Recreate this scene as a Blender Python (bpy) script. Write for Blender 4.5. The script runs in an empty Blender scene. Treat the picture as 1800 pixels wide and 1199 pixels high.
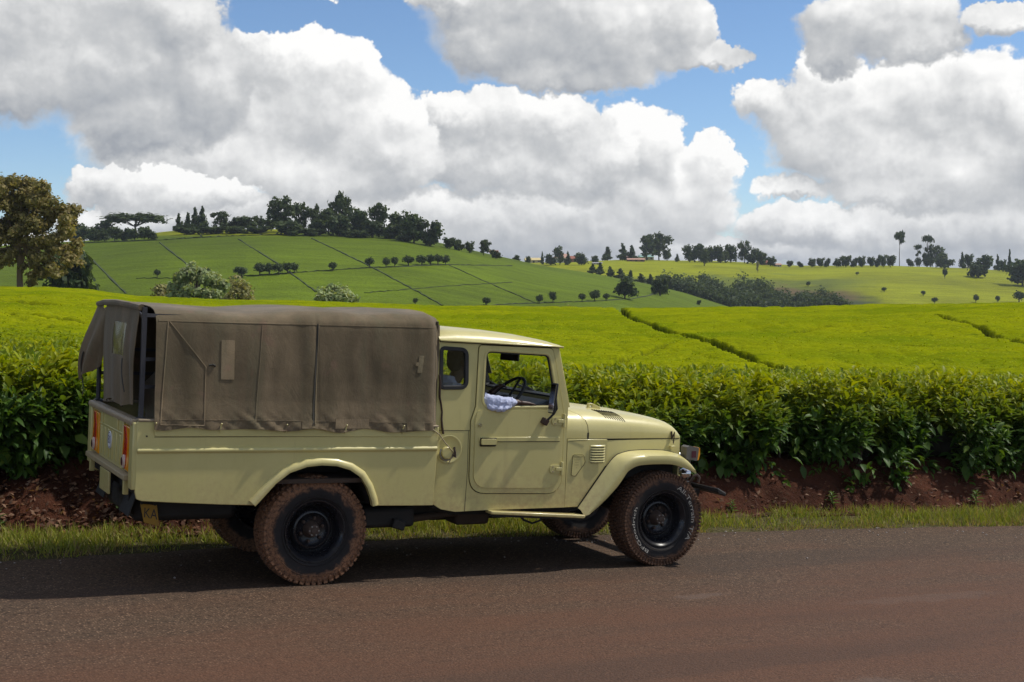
import bpy, bmesh, math, random
import numpy as np
from mathutils import Vector, Matrix, noise

scene = bpy.context.scene
COL = scene.collection
R_ = math.radians
random.seed(7)
rng = np.random.default_rng(11)

# ------------------------------------------------------------------ camera
EYE = Vector((1.395, -9.463, 2.215))
FPX = 2365.7                       # focal length in pixels of the 1800 px wide photograph
TILT = 0.0494                      # camera tilted down a little
cam_data = bpy.data.cameras.new('camera')
cam = bpy.data.objects.new('camera', cam_data)
COL.objects.link(cam)
cam.location = EYE
cam.rotation_euler = (math.pi/2 - TILT, 0, 0)
cam_data.sensor_width = 36.0
cam_data.lens = 36.0*FPX/1800.0
cam_data.clip_start = 0.1
cam_data.clip_end = 20000.0
scene.camera = cam

# ------------------------------------------------------------------ sun
SUN_AZ, SUN_EL = R_(18.5), R_(54.0)        # azimuth from +X towards +Y
SUN_DIR = Vector((math.cos(SUN_AZ)*math.cos(SUN_EL), math.sin(SUN_AZ)*math.cos(SUN_EL), math.sin(SUN_EL)))
sun_data = bpy.data.lights.new('sun', 'SUN')
sun_data.energy = 2.75
sun_data.angle = R_(2.0)
sun_data.color = (1.0, 0.95, 0.86)
sun = bpy.data.objects.new('sun', sun_data)
COL.objects.link(sun)
sun.rotation_euler = SUN_DIR.to_track_quat('Z', 'Y').to_euler()
sun.location = (30, 20, 60)

scene.view_settings.view_transform = 'Standard'
scene.view_settings.look = 'None'
scene.view_settings.gamma = 1.0
scene.view_settings.exposure = 0.45
try:
    scene.cycles.use_denoising = True
    scene.cycles.denoiser = 'OPENIMAGEDENOISE'
except Exception:
    pass
scene.cycles.max_bounces = 6
scene.cycles.diffuse_bounces = 2
scene.cycles.transparent_max_bounces = 12
scene.cycles.sample_clamp_indirect = 6.0
scene.cycles.sample_clamp_direct = 12.0

# ------------------------------------------------------------------ node helpers
class NT:
    def __init__(self, tree):
        self.t = tree
    def n(self, kind, **kw):
        nd = self.t.nodes.new(kind)
        for k, v in kw.items():
            setattr(nd, k, v)
        return nd
    def put(self, nd, i, val):
        if val is None:
            return
        s = nd.inputs[i]
        if hasattr(val, 'is_linked') or isinstance(val, bpy.types.NodeSocket):
            self.t.links.new(val, s)
        else:
            try:
                s.default_value = val
            except Exception:
                if isinstance(val, (int, float)):
                    s.default_value = (val,)*len(s.default_value)
                else:
                    s.default_value = tuple(val) + (1.0,)
    def m(self, op, a, b=None, c=None, clamp=False):
        nd = self.n('ShaderNodeMath', operation=op, use_clamp=clamp)
        self.put(nd, 0, a); self.put(nd, 1, b); self.put(nd, 2, c)
        return nd.outputs[0]
    def v(self, op, a, b=None):
        nd = self.n('ShaderNodeVectorMath', operation=op)
        self.put(nd, 0, a); self.put(nd, 1, b)
        return nd.outputs['Value'] if op in ('DOT_PRODUCT', 'LENGTH', 'DISTANCE') else nd.outputs[0]
    def vscale(self, a, s):
        nd = self.n('ShaderNodeVectorMath', operation='SCALE')
        self.put(nd, 0, a); self.put(nd, 'Scale', s)
        return nd.outputs[0]
    def comb(self, x, y, z):
        nd = self.n('ShaderNodeCombineXYZ')
        self.put(nd, 0, x); self.put(nd, 1, y); self.put(nd, 2, z)
        return nd.outputs[0]
    def sep(self, a):
        nd = self.n('ShaderNodeSeparateXYZ'); self.put(nd, 0, a)
        return nd.outputs
    def noise(self, vec, scale, detail=4, rough=0.5, color=False, dim='3D', lac=2.0, dist=0.0):
        nd = self.n('ShaderNodeTexNoise', noise_dimensions=dim)
        self.put(nd, 'Vector', vec); self.put(nd, 'Scale', scale); self.put(nd, 'Detail', detail)
        self.put(nd, 'Roughness', rough); self.put(nd, 'Lacunarity', lac); self.put(nd, 'Distortion', dist)
        return nd.outputs['Color'] if color else nd.outputs[0]
    def voro(self, vec, scale, feature='F1', out='Distance'):
        nd = self.n('ShaderNodeTexVoronoi', feature=feature)
        self.put(nd, 'Vector', vec); self.put(nd, 'Scale', scale)
        return nd.outputs[out]
    def smooth(self, x, lo, hi, a=0.0, b=1.0):
        nd = self.n('ShaderNodeMapRange', interpolation_type='SMOOTHSTEP')
        self.put(nd, 0, x); self.put(nd, 1, lo); self.put(nd, 2, hi); self.put(nd, 3, a); self.put(nd, 4, b)
        return nd.outputs[0]
    def lin(self, x, lo, hi, a=0.0, b=1.0):
        nd = self.n('ShaderNodeMapRange')
        self.put(nd, 0, x); self.put(nd, 1, lo); self.put(nd, 2, hi); self.put(nd, 3, a); self.put(nd, 4, b)
        return nd.outputs[0]
    def mix(self, fac, a, b, blend='MIX'):
        nd = self.n('ShaderNodeMix', data_type='RGBA', blend_type=blend)
        self.put(nd, 0, fac); self.put(nd, 6, a); self.put(nd, 7, b)
        return nd.outputs[2]
    def coord(self, which='Object'):
        return self.n('ShaderNodeTexCoord').outputs[which]
    def attr(self, name, out='Color'):
        return self.n('ShaderNodeAttribute', attribute_name=name).outputs[out]
    def bump(self, h, strength=0.3, dist=0.01, normal=None):
        nd = self.n('ShaderNodeBump')
        self.put(nd, 'Height', h); self.put(nd, 'Strength', strength); self.put(nd, 'Distance', dist)
        if normal is not None: self.put(nd, 'Normal', normal)
        return nd.outputs[0]

MATS = {}
def new_mat(name):
    m = bpy.data.materials.new(name); m.use_nodes = True
    m.node_tree.nodes.clear()
    t = NT(m.node_tree)
    out = t.n('ShaderNodeOutputMaterial')
    MATS[name] = m
    return m, t, out
def principled(t, out, base, rough=0.5, metal=0.0, normal=None, spec=0.5, coat=0.0, trans=0.0, sheen=0.0):
    b = t.n('ShaderNodeBsdfPrincipled')
    t.put(b, 'Base Color', base if not isinstance(base, tuple) else base + (1.0,))
    t.put(b, 'Roughness', rough); t.put(b, 'Metallic', metal)
    t.put(b, 'Specular IOR Level', spec); t.put(b, 'Coat Weight', coat); t.put(b, 'Coat Roughness', 0.16); t.put(b, 'Transmission Weight', trans)
    t.put(b, 'Sheen Weight', sheen)
    if normal is not None: t.put(b, 'Normal', normal)
    t.t.links.new(b.outputs[0], out.inputs[0])
    return b
def simple(name, col, rough=0.5, metal=0.0, var=0.15, scale=12.0, bump=0.0, spec=0.5, coat=0.0):
    """A surface with fine noise in colour and gloss."""
    m, t, out = new_mat(name)
    co = t.coord()
    nz = t.noise(co, scale, 5, 0.6)
    lo = tuple(c*(1-var) for c in col); hi = tuple(min(1, c*(1+var)) for c in col)
    base = t.mix(nz, lo, hi)
    rg = t.lin(nz, 0.3, 0.7, max(0.02, rough-0.08), min(1, rough+0.08))
    nm = t.bump(t.noise(co, scale*4, 4, 0.6), bump, 0.005) if bump else None
    principled(t, out, base, rg, metal, nm, spec, coat)
    return m

# ------------------------------------------------------------------ world: physical sky and fair-weather cumulus
SKY_K, CLOUD_K = 0.086, 0.77
CLOUD_FINE, CLOUD_BROAD = 0.85, 0.58
def build_world():
    w = bpy.data.worlds.new('World'); scene.world = w; w.use_nodes = True
    w.node_tree.nodes.clear()
    t = NT(w.node_tree)
    out = t.n('ShaderNodeOutputWorld')
    sky = t.n('ShaderNodeTexSky', sky_type='NISHITA')
    sky.sun_disc = False
    sky.sun_elevation = SUN_EL
    sky.sun_rotation = math.pi/2 - SUN_AZ
    sky.altitude = 2000.0
    sky.air_density = 1.0; sky.dust_density = 0.0; sky.ozone_density = 4.0
    bg_sky = t.n('ShaderNodeBackground'); t.put(bg_sky, 1, SKY_K)
    # cumulus bodies from the farthest to the nearest; masses (u, v, ru, rv) measured in pixels of the photograph, then turned into
    # azimuth and elevation; each body is (brightness, step towards the light, masses)
    bodies = [
        (0.50, 26, [(120,450,420,50),(520,440,420,62),(900,440,330,58),(1230,450,170,34),(1420,450,120,30),(1600,440,260,54),(1850,440,220,60)]),
        (0.56, 30, [(1480,400,170,40),(1700,385,200,56),(330,385,210,46),(900,400,240,60),(700,390,250,60)]),
        (0.72, 30, [(1100,250,80,60),(1145,265,58,60),(1060,340,130,80),(1120,330,110,70),(1190,370,100,66),(1250,295,42,42),(1225,330,62,60),(990,360,110,60)]),
        (0.62, 34, [(790,205,58,36),(860,220,110,52),(960,225,110,55),(900,275,170,70),(800,280,110,60),(1010,290,110,60)]),
        (0.68, 34, [(440,115,45,46),(500,130,60,50),(560,120,70,48),(612,140,48,55),(560,190,130,85),(690,215,62,50),(650,255,110,70),(460,200,140,90),(400,265,230,72),(700,285,70,60),(560,300,190,60)]),
        (0.66, 22, [(170,312,58,32),(250,325,90,36),(330,345,120,34)]),
        (0.46, 44, [(40,30,290,90),(200,110,230,90),(330,40,62,60),(60,140,190,62),(250,200,150,66),(370,150,70,90),(-120,80,200,120)]),
        (0.44, 40, [(930,40,175,95),(1060,70,150,80),(850,70,75,75),(800,5,80,36),(1180,60,62,66),(1215,108,92,26),(1000,130,160,38)]),
        (0.70, 30, [(1330,182,44,40),(1385,200,78,58),(1430,150,44,56),(1420,250,80,70),(1500,200,90,80),(1600,200,130,80),(1720,190,110,82),(1560,270,160,70),(1700,280,150,76),(1390,335,66,24),(1600,320,180,40),(1850,240,140,120)]),
        (0.48, 36, [(1540,45,112,66),(1600,80,80,44),(1480,90,55,40),(1755,42,66,28)]),
        (0.6, 14, [(540,2,44,10)])]
    D = t.coord('Generated')
    dx, dy, dz = t.sep(D)
    az = t.m('ARCTAN2', dx, dy)
    el = t.m('ARCTAN2', dz, t.m('SQRT', t.m('ADD', t.m('MULTIPLY', dx, dx), t.m('MULTIPLY', dy, dy))))
    P = t.comb(az, el, 0.0)
    w1 = t.v('SUBTRACT', t.noise(P, 9.0, 1, 0.5, color=True), (0.5, 0.5, 0.5))
    w2 = t.v('SUBTRACT', t.noise(P, 36.0, 4, 0.66, color=True), (0.5, 0.5, 0.5))
    PW = t.v('ADD', P, t.v('ADD', t.vscale(w1, 0.030), t.vscale(w2, 0.034)))
    def relief_at(ou, ov):
        Q = t.v('ADD', P, (ou/FPX, ov/FPX, 0.0))
        b1 = t.m('ABSOLUTE', t.m('SUBTRACT', t.noise(Q, 21.0, 5, 0.56), 0.5))
        return t.m('MULTIPLY', b1, 1.25)
    r0 = relief_at(0, 0)
    fine = t.m('MULTIPLY', t.m('SUBTRACT', relief_at(11, 17), r0), CLOUD_FINE)
    soft = t.m('SUBTRACT', t.noise(t.comb(az, t.m('MULTIPLY', el, 1.7), 0.0), 13.0, 3, 0.55), 0.5)
    tone = t.m('ADD', fine, t.m('MULTIPLY', soft, 1.0))
    away = t.m('MAXIMUM', t.smooth(t.m('ABSOLUTE', az), 0.42, 0.56), t.smooth(el, 0.215, 0.30))
    here = t.m('SUBTRACT', 1.0, away)
    # away from the view the same kind of cloud goes on
    wild = t.m('SUBTRACT', t.m('MULTIPLY', t.m('SUBTRACT', t.noise(PW, 4.2, 2, 0.5), 0.49), 5.5), r0)
    cover = t.m('MULTIPLY', t.smooth(wild, -0.15, 0.35), away)
    lit = t.m('ADD', 0.60, tone)
    for kb, (bright, step, masses) in enumerate(bodies):
        g = bpy.data.node_groups.new('cloud_body', 'ShaderNodeTree')
        g.interface.new_socket('P', in_out='INPUT', socket_type='NodeSocketVector')
        g.interface.new_socket('H', in_out='OUTPUT', socket_type='NodeSocketFloat')
        q = NT(g)
        gi = q.n('NodeGroupInput'); go = q.n('NodeGroupOutput')
        acc = None
        for (u, v, ru, rv) in masses:
            a_ = math.atan((u-900)/FPX); e_ = math.atan((482.6-v)/FPX*math.cos(a_))
            d = q.v('MULTIPLY', q.v('SUBTRACT', gi.outputs[0], (a_, e_, 0)), (FPX/ru/1.16, FPX/rv/1.16, 0))
            h = q.v('DOT_PRODUCT', d, d)
            acc = h if acc is None else q.m('SMOOTH_MIN', acc, h, 0.35)
        g.links.new(q.m('SUBTRACT', 1.0, acc), go.inputs[0])
        def at(ou, ov):
            nd = t.n('ShaderNodeGroup', node_tree=g)
            t.t.links.new(t.v('ADD', PW, (ou/FPX, ov/FPX, 0.0)) if (ou or ov) else PW, nd.inputs[0])
            return nd.outputs[0]
        h = at(0, 0)
        grad = t.m('MULTIPLY', t.m('SUBTRACT', h, at(step*0.35, step)), CLOUD_BROAD)
        grad = t.m('MINIMUM', t.m('MAXIMUM', grad, -0.48), 0.40)
        hh = t.m('SUBTRACT', h, r0)
        edge = t.lin(grad, -0.3, 0.3, 0.55, 0.15)              # crisp crowns, soft bases
        cov = t.m('MULTIPLY', t.smooth(hh, -0.10, edge), here)
        lt = t.m('ADD', t.m('ADD', bright-0.05, grad), tone)
        nd = t.n('ShaderNodeMix', data_type='FLOAT')
        t.put(nd, 0, cov); t.put(nd, 2, lit); t.put(nd, 3, lt)
        lit = nd.outputs[0]
        cover = t.m('MAXIMUM', cover, cov)
    ramp = t.n('ShaderNodeValToRGB')
    e = ramp.color_ramp.elements
    e[0].position = 0.0; e[0].color = (0.31, 0.335, 0.375, 1)
    e[1].position = 1.0; e[1].color = (0.98, 0.975, 0.96, 1)
    x = ramp.color_ramp.elements.new(0.5); x.color = (0.57, 0.58, 0.59, 1)
    t.t.links.new(t.m('ADD', lit, 0.0, clamp=True), ramp.inputs[0])
    bg_cloud = t.n('ShaderNodeBackground'); t.put(bg_cloud, 0, ramp.outputs[0]); t.put(bg_cloud, 1, CLOUD_K)
    t.put(bg_sky, 0, t.mix(1.0, sky.outputs[0], (0.95, 0.99, 1.02), 'MULTIPLY'))
    below = t.smooth(el, -0.05, 0.0)
    mx = t.n('ShaderNodeMixShader')
    t.put(mx, 0, t.m('MULTIPLY', cover, below))
    t.t.links.new(bg_sky.outputs[0], mx.inputs[1]); t.t.links.new(bg_cloud.outputs[0], mx.inputs[2])
    t.t.links.new(mx.outputs[0], out.inputs[0])
build_world()
scene.world.cycles.sampling_method = 'MANUAL'
scene.world.cycles.sample_map_resolution = 256

# ------------------------------------------------------------------ mesh helpers
def set_props(o, label=None, cat=None, group=None, kind=None):
    if label: o['label'] = label
    if cat: o['category'] = cat
    if group: o['group'] = group
    if kind: o['kind'] = kind
    return o
def empty(name, loc=(0, 0, 0), matrix=None):
    o = bpy.data.objects.new(name, None); COL.objects.link(o)
    o.empty_display_size = 0.3
    if matrix is not None: o.matrix_world = matrix
    else: o.location = loc
    return o
def link_mesh(name, me, mat=None, parent=None, loc=None):
    o = bpy.data.objects.new(name, me); COL.objects.link(o)
    if mat is not None and not me.materials:
        for k in (mat if isinstance(mat, (list, tuple)) else [mat]):
            me.materials.append(MATS[k] if isinstance(k, str) else k)
    if parent is not None: o.parent = parent
    if loc is not None: o.location = loc
    return o
def np_mesh(name, V, F, col=None, smooth=False):
    """V (n,3), F (m,k) arrays of equal face size -> mesh, with an optional point colour layer."""
    me = bpy.data.meshes.new(name)
    V = np.ascontiguousarray(V, dtype=np.float32); F = np.ascontiguousarray(F, dtype=np.int32)
    k = F.shape[1]
    me.vertices.add(len(V)); me.vertices.foreach_set('co', V.ravel())
    me.loops.add(F.size); me.loops.foreach_set('vertex_index', F.ravel())
    me.polygons.add(len(F))
    me.polygons.foreach_set('loop_start', np.arange(0, F.size, k, dtype=np.int32))
    me.polygons.foreach_set('loop_total', np.full(len(F), k, dtype=np.int32))
    if smooth: me.polygons.foreach_set('use_smooth', np.ones(len(F), dtype=bool))
    me.update(calc_edges=True)
    if col is not None:
        at = me.attributes.new('tint', 'FLOAT_COLOR', 'POINT')
        c = np.ones((len(V), 4), dtype=np.float32); c[:, :3] = col
        at.data.foreach_set('color', c.ravel())
    return me

def rpoly(pts, rad, seg=5):
    """Polygon with rounded corners; rad is one radius or one for each corner."""
    n = len(pts); out = []
    for i in range(n):
        p = Vector(pts[i]); a = Vector(pts[i-1]); b = Vector(pts[(i+1) % n])
        r = rad if isinstance(rad, (int, float)) else rad[i]
        if r <= 1e-6:
            out.append(tuple(p)); continue
        u = (a-p); v = (b-p); lu, lv = u.length, v.length
        u.normalize(); v.normalize()
        ang = u.angle(v); d = min(r/math.tan(ang/2), lu*0.49, lv*0.49)
        p0 = p+u*d; p1 = p+v*d
        for k in range(seg+1):
            s = k/seg
            q = p0*(1-s)**2 + p*2*s*(1-s) + p1*s*s
            out.append(tuple(q))
    return out
def oval(cx, cz, rx, rz, n=24, a0=0.0):
    return [(cx+rx*math.cos(a0+2*math.pi*i/n), cz+rz*math.sin(a0+2*math.pi*i/n)) for i in range(n)]

class MB:
    """Collects shapes into one mesh."""
    def __init__(self):
        self.v = []; self.f = []
    def add(self, vs, fs):
        k = len(self.v)
        self.v += [tuple(p) for p in vs]
        self.f += [tuple(i+k for i in f) for f in fs]
        return self
    def box(self, x0, x1, y0, y1, z0, z1):
        return self.add([(x0,y0,z0),(x1,y0,z0),(x1,y1,z0),(x0,y1,z0),(x0,y0,z1),(x1,y0,z1),(x1,y1,z1),(x0,y1,z1)],
                        [(0,3,2,1),(4,5,6,7),(0,1,5,4),(1,2,6,5),(2,3,7,6),(3,0,4,7)])
    def obox(self, c, size, rot=(0, 0, 0)):
        from mathutils import Euler
        M = Euler(rot).to_matrix(); c = Vector(c); hx, hy, hz = (s/2 for s in size)
        vs = [c + M @ Vector(p) for p in [(-hx,-hy,-hz),(hx,-hy,-hz),(hx,hy,-hz),(-hx,hy,-hz),(-hx,-hy,hz),(hx,-hy,hz),(hx,hy,hz),(-hx,hy,hz)]]
        return self.add(vs, [(0,3,2,1),(4,5,6,7),(0,1,5,4),(1,2,6,5),(2,3,7,6),(3,0,4,7)])
    def bar(self, a, b, w, h, up=(0, 0, 1)):
        """A square bar from a to b."""
        a, b = Vector(a), Vector(b); d = (b-a).normalized()
        s = d.cross(Vector(up))
        if s.length < 1e-4: s = d.cross(Vector((0, 1, 0)))
        s.normalize(); u = s.cross(d)
        s *= w/2; u *= h/2
        vs = [a-s-u, a+s-u, a+s+u, a-s+u, b-s-u, b+s-u, b+s+u, b-s+u]
        return self.add(vs, [(0,3,2,1),(4,5,6,7),(0,1,5,4),(1,2,6,5),(2,3,7,6),(3,0,4,7)])
    def tube(self, pts, r, n=8, closed=False, flat=1.0):
        pts = [Vector(p) for p in pts]; N = len(pts)
        rs = r if isinstance(r, (list, tuple)) else [r]*N
        vs = []; prev = None
        for i, p in enumerate(pts):
            if closed: d = pts[(i+1) % N]-pts[i-1]
            else: d = pts[min(i+1, N-1)]-pts[max(i-1, 0)]
            if d.length < 1e-9: d = Vector((0, 0, 1))
            d.normalize()
            if prev is None:
                s = d.orthogonal().normalized()
            else:
                s = prev - d*prev.dot(d)
                s = s.normalized() if s.length > 1e-6 else d.orthogonal().normalized()
            prev = s; t = d.cross(s)
            for k in range(n):
                a = 2*math.pi*k/n
                vs.append(p + (s*math.cos(a) + t*math.sin(a)*flat)*rs[i])
        fs = []
        for i in range(N if closed else N-1):
            j = (i+1) % N
            for k in range(n):
                l = (k+1) % n
                fs.append((i*n+k, i*n+l, j*n+l, j*n+k))
        if not closed:
            fs.append(tuple(range(n-1, -1, -1))); fs.append(tuple((N-1)*n+k for k in range(n)))
        return self.add(vs, fs)
    def lathe(self, prof, c=(0, 0, 0), n=32, axis='y', closed=False, cap=False):
        """prof: (radius, height along the axis)."""
        c = Vector(c); vs = []
        for (r, h) in prof:
            for k in range(n):
                a = 2*math.pi*k/n; q = (r*math.cos(a), r*math.sin(a))
                p = {'y': (q[0], h, q[1]), 'x': (h, q[0], q[1]), 'z': (q[0], q[1], h)}[axis]
                vs.append(c+Vector(p))
        m = len(prof); fs = []
        for i in range(m if closed else m-1):
            j = (i+1) % m
            for k in range(n):
                l = (k+1) % n
                fs.append((i*n+k, j*n+k, j*n+l, i*n+l))
        if cap:
            fs.append(tuple(range(n))); fs.append(tuple((m-1)*n+k for k in range(n-1, -1, -1)))
        return self.add(vs, fs)
    def grid(self, rows, close_u=False, close_v=False):
        n = len(rows); m = len(rows[0]); vs = [p for r in rows for p in r]; fs = []
        for i in range(n if close_u else n-1):
            a = (i+1) % n
            for j in range(m if close_v else m-1):
                b = (j+1) % m
                fs.append((i*m+j, i*m+b, a*m+b, a*m+j))
        return self.add(vs, fs)
    def slab(self, rows, thick):
        """A grid sheet given thickness along its normals (both faces and the rim)."""
        n = len(rows); m = len(rows[0])
        P = np.array(rows, dtype=float)
        du = np.gradient(P, axis=0); dv = np.gradient(P, axis=1)
        N = np.cross(du, dv); N /= (np.linalg.norm(N, axis=2, keepdims=True)+1e-12)
        Q = P + N*thick
        k = len(self.v)
        self.v += [tuple(p) for p in P.reshape(-1, 3)] + [tuple(p) for p in Q.reshape(-1, 3)]
        o = n*m; idx = lambda i, j: k+i*m+j
        for i in range(n-1):
            for j in range(m-1):
                self.f.append((idx(i,j), idx(i+1,j), idx(i+1,j+1), idx(i,j+1)))
                self.f.append((o+idx(i,j), o+idx(i,j+1), o+idx(i+1,j+1), o+idx(i+1,j)))
        for i in range(n-1):
            self.f.append((idx(i,0), o+idx(i,0), o+idx(i+1,0), idx(i+1,0)))
            self.f.append((idx(i,m-1), idx(i+1,m-1), o+idx(i+1,m-1), o+idx(i,m-1)))
        for j in range(m-1):
            self.f.append((idx(0,j), idx(0,j+1), o+idx(0,j+1), o+idx(0,j)))
            self.f.append((idx(n-1,j), o+idx(n-1,j), o+idx(n-1,j+1), idx(n-1,j+1)))
        return self
    def plate(self, outer, holes=(), a=0.0, b=0.02, plane='xz', warp=None):
        """Flat outline with holes given thickness from a to b along the third axis."""
        bm = bmesh.new(); loops = []
        for lp in [outer] + list(holes):
            vs = [bm.verts.new((p[0], p[1], 0)) for p in lp]
            es = [bm.edges.new((vs[i], vs[(i+1) % len(vs)])) for i in range(len(vs))]
            loops.append((vs, es))
        bmesh.ops.triangle_fill(bm, edges=[e for l in loops for e in l[1]], use_beauty=True, use_dissolve=False)
        bm.verts.index_update()
        pts = [(v.co.x, v.co.y) for v in bm.verts]
        tris = [[v.index for v in f.verts] for f in bm.faces]
        rings = [[v.index for v in l[0]] for l in loops]
        bm.free()
        n = len(pts)
        def put(p, h):
            r = {'xz': (p[0], h, p[1]), 'yz': (h, p[0], p[1]), 'xy': (p[0], p[1], h)}[plane]
            return warp(r) if warp else r
        vs = [put(p, a) for p in pts] + [put(p, b) for p in pts]
        fs = []
        for tr in tris:
            fs.append(tuple(tr)); fs.append(tuple(n+i for i in reversed(tr)))
        for rg in rings:
            for i in range(len(rg)):
                j = (i+1) % len(rg)
                fs.append((rg[i], rg[j], n+rg[j], n+rg[i]))
        return self.add(vs, fs)
    def ring(self, outer, inner, a, b):
        """Band between two outlines of equal length in x and z, from y = a to y = b."""
        rows = [[(o[0], a, o[1]), (i[0], a, i[1]), (i[0], b, i[1]), (o[0], b, o[1])] for o, i in zip(outer, inner)]
        return self.grid(rows, True, True)
    def mirrored(self, width=1.63):
        o = MB(); o.v = [(x, width-y, z) for x, y, z in self.v]; o.f = [tuple(reversed(f)) for f in self.f]
        return o
    def mesh(self, name, smooth=35.0, merge=0.0):
        me = bpy.data.meshes.new(name)
        bm = bmesh.new()
        bv = [bm.verts.new(p) for p in self.v]
        for f in self.f:
            try: bm.faces.new([bv[i] for i in f])
            except ValueError: pass
        if merge: bmesh.ops.remove_doubles(bm, verts=bm.verts, dist=merge)
        bmesh.ops.recalc_face_normals(bm, faces=bm.faces)
        bm.to_mesh(me); bm.free()
        if smooth:
            me.polygons.foreach_set('use_smooth', np.ones(len(me.polygons), dtype=bool))
            me.set_sharp_from_angle(angle=R_(smooth))
        return me
    def build(self, name, mat, parent=None, smooth=35.0, bevel=0.0, seg=2, merge=0.0, label=None):
        me = self.mesh(name, smooth, merge)
        o = link_mesh(name, me, mat, parent)
        if bevel:
            b = o.modifiers.new('bevel', 'BEVEL'); b.width = bevel; b.segments = seg
            b.limit_method = 'ANGLE'; b.angle_limit = R_(40); b.harden_normals = False
        if label: o['label'] = label
        return o
def text_mesh(txt, size=1.0):
    """Letters of the built-in font as flat polygons, lying in x and y, centred."""
    cu = bpy.data.curves.new('letters', 'FONT'); cu.body = txt; cu.size = size
    cu.align_x = 'CENTER'; cu.align_y = 'CENTER'; cu.resolution_u = 3
    o = bpy.data.objects.new('letters', cu); COL.objects.link(o)
    dg = bpy.context.evaluated_depsgraph_get(); dg.update()
    me = o.evaluated_get(dg).to_mesh()
    vs = [tuple(v.co) for v in me.vertices]; fs = [tuple(p.vertices) for p in me.polygons]
    o.evaluated_get(dg).to_mesh_clear()
    bpy.data.objects.remove(o); bpy.data.curves.remove(cu)
    return vs, fs
def sstep(a, b, x):
    t = min(1.0, max(0.0, (x-a)/(b-a))); return t*t*(3-2*t)
# ------------------------------------------------------------------ lie of the land
TH = 0.4776                                   # heading of the road
CT, ST = math.cos(TH), math.sin(TH)
GRADE = 0.0529                                # the road runs downhill
def vhash(ix, iy, seed):
    h = (ix.astype(np.int64)*374761393 + iy.astype(np.int64)*668265263 + seed*974634777) & 0x7fffffff
    h = ((h ^ (h >> 13))*1274126177) & 0x7fffffff
    return ((h ^ (h >> 16)) & 0xffff)/65535.0
def vnoise(x, y, seed=0):
    x = np.asarray(x, float); y = np.asarray(y, float)
    ix, iy = np.floor(x), np.floor(y); fx, fy = x-ix, y-iy
    fx = fx*fx*(3-2*fx); fy = fy*fy*(3-2*fy)
    a = vhash(ix, iy, seed); b = vhash(ix+1, iy, seed); c = vhash(ix, iy+1, seed); d = vhash(ix+1, iy+1, seed)
    return (a*(1-fx)+b*fx)*(1-fy) + (c*(1-fx)+d*fx)*fy
def fbm(x, y, oct=4, seed=0):
    s = 0.0; a = 0.5; tot = 0.0
    for k in range(oct):
        s = s + a*vnoise(x*2**k, y*2**k, seed+k); tot += a; a *= 0.5
    return s/tot
def worley(x, y, seed=0, jit=0.8):
    x = np.asarray(x, float); y = np.asarray(y, float)
    ix, iy = np.floor(x), np.floor(y); f1 = np.full(x.shape, 9.0); f2 = np.full(x.shape, 9.0)
    for dx in (-1, 0, 1):
        for dy in (-1, 0, 1):
            cx = ix+dx+0.5+jit*(vhash(ix+dx, iy+dy, seed)-0.5); cy = iy+dy+0.5+jit*(vhash(ix+dx, iy+dy, seed+9)-0.5)
            d = np.hypot(x-cx, y-cy)
            f2 = np.where(d < f1, f1, np.minimum(f2, d)); f1 = np.minimum(f1, d)
    return f1, f2
def smooth01(a, b, x):
    t = np.clip((x-a)/(b-a), 0, 1); return t*t*(3-2*t)
def to_st(X, Y):
    return X*CT+Y*ST, -X*ST+Y*CT
def to_xy(s, t):
    return s*CT-t*ST, s*ST+t*CT
def road_z(s):
    return -GRADE*np.clip(s, -40, 60)
def road_edge(s):                              # far edge of the tarmac
    base = np.interp(s, [-40, -8, -2, -1.2, 0, 1.4, 3, 4.5, 6.2, 8.3, 14, 40], [-1.5, 1.15, 1.44, 1.53, 1.66, 1.68, 1.55, 1.40, 1.28, 1.05, 0.45, -3])
    return base + 0.10*(fbm(s*1.6, s*0+3.3, 3, 5)-0.5) + 0.05*(vnoise(s*7, s*0, 8)-0.5)
def bank_toe(s):
    return road_edge(s) + np.interp(s, [-6, -2, -0.5, 3, 6, 10], [0.95, 0.9, 0.42, 0.6, 0.62, 0.62]) + 0.14*(fbm(s*0.9, s*0+1.7, 3, 31)-0.5)
def view_ud(X, Y):
    dx, dy = X-EYE.x, Y-EYE.y
    ang = np.clip(np.arctan2(dx, dy), -0.6, 0.6)
    return 900+FPX*np.tan(ang), np.hypot(dx, dy)*np.cos(ang)
CREST_U = [-400, 0, 90, 160, 240, 400, 600, 780, 1000, 1300, 1500, 1700, 1800, 2200]
CREST_V = [500, 503, 504, 510, 520, 527.5, 533, 539, 542, 543, 540, 534, 532, 528]
def crest(u):
    D = np.interp(u, [0, 300, 700, 1300, 1800], [104, 96, 82, 72, 76])
    v = np.interp(u, CREST_U, CREST_V)
    return D, EYE.z-(v-482.6)/FPX*D
# furrows between the blocks of tea: pixels of the photograph dropped onto the plucked surface, half-width, depth
FURROW_PX = [([(1076, 546), (1110, 555), (1150, 567), (1200, 583), (1250, 600), (1290, 612), (1330, 626), (1365, 640), (1398, 654)], 0.17, 0.8),
             ([(1064, 644), (1074, 634), (1100, 622), (1140, 608), (1192, 596)], 0.14, 0.5), ([(1640, 556), (1700, 568), (1750, 582), (1800, 600)], 0.16, 0.45),
             ([(1640, 654), (1700, 644), (1760, 638), (1810, 634)], 0.13, 0.5), ([(1590, 597), (1660, 604), (1740, 608), (1810, 612)], 0.13, 0.4),
             ([(1370, 580), (1410, 576), (1460, 571)], 0.14, 0.35), ([(0, 549), (60, 553), (130, 560)], 0.22, 0.35), ([(900, 600), (960, 594), (1010, 592)], 0.12, 0.3),
             ([(0, 527), (40, 528), (80, 531)], 0.4, 0.35)]
FURROWS = []
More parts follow.
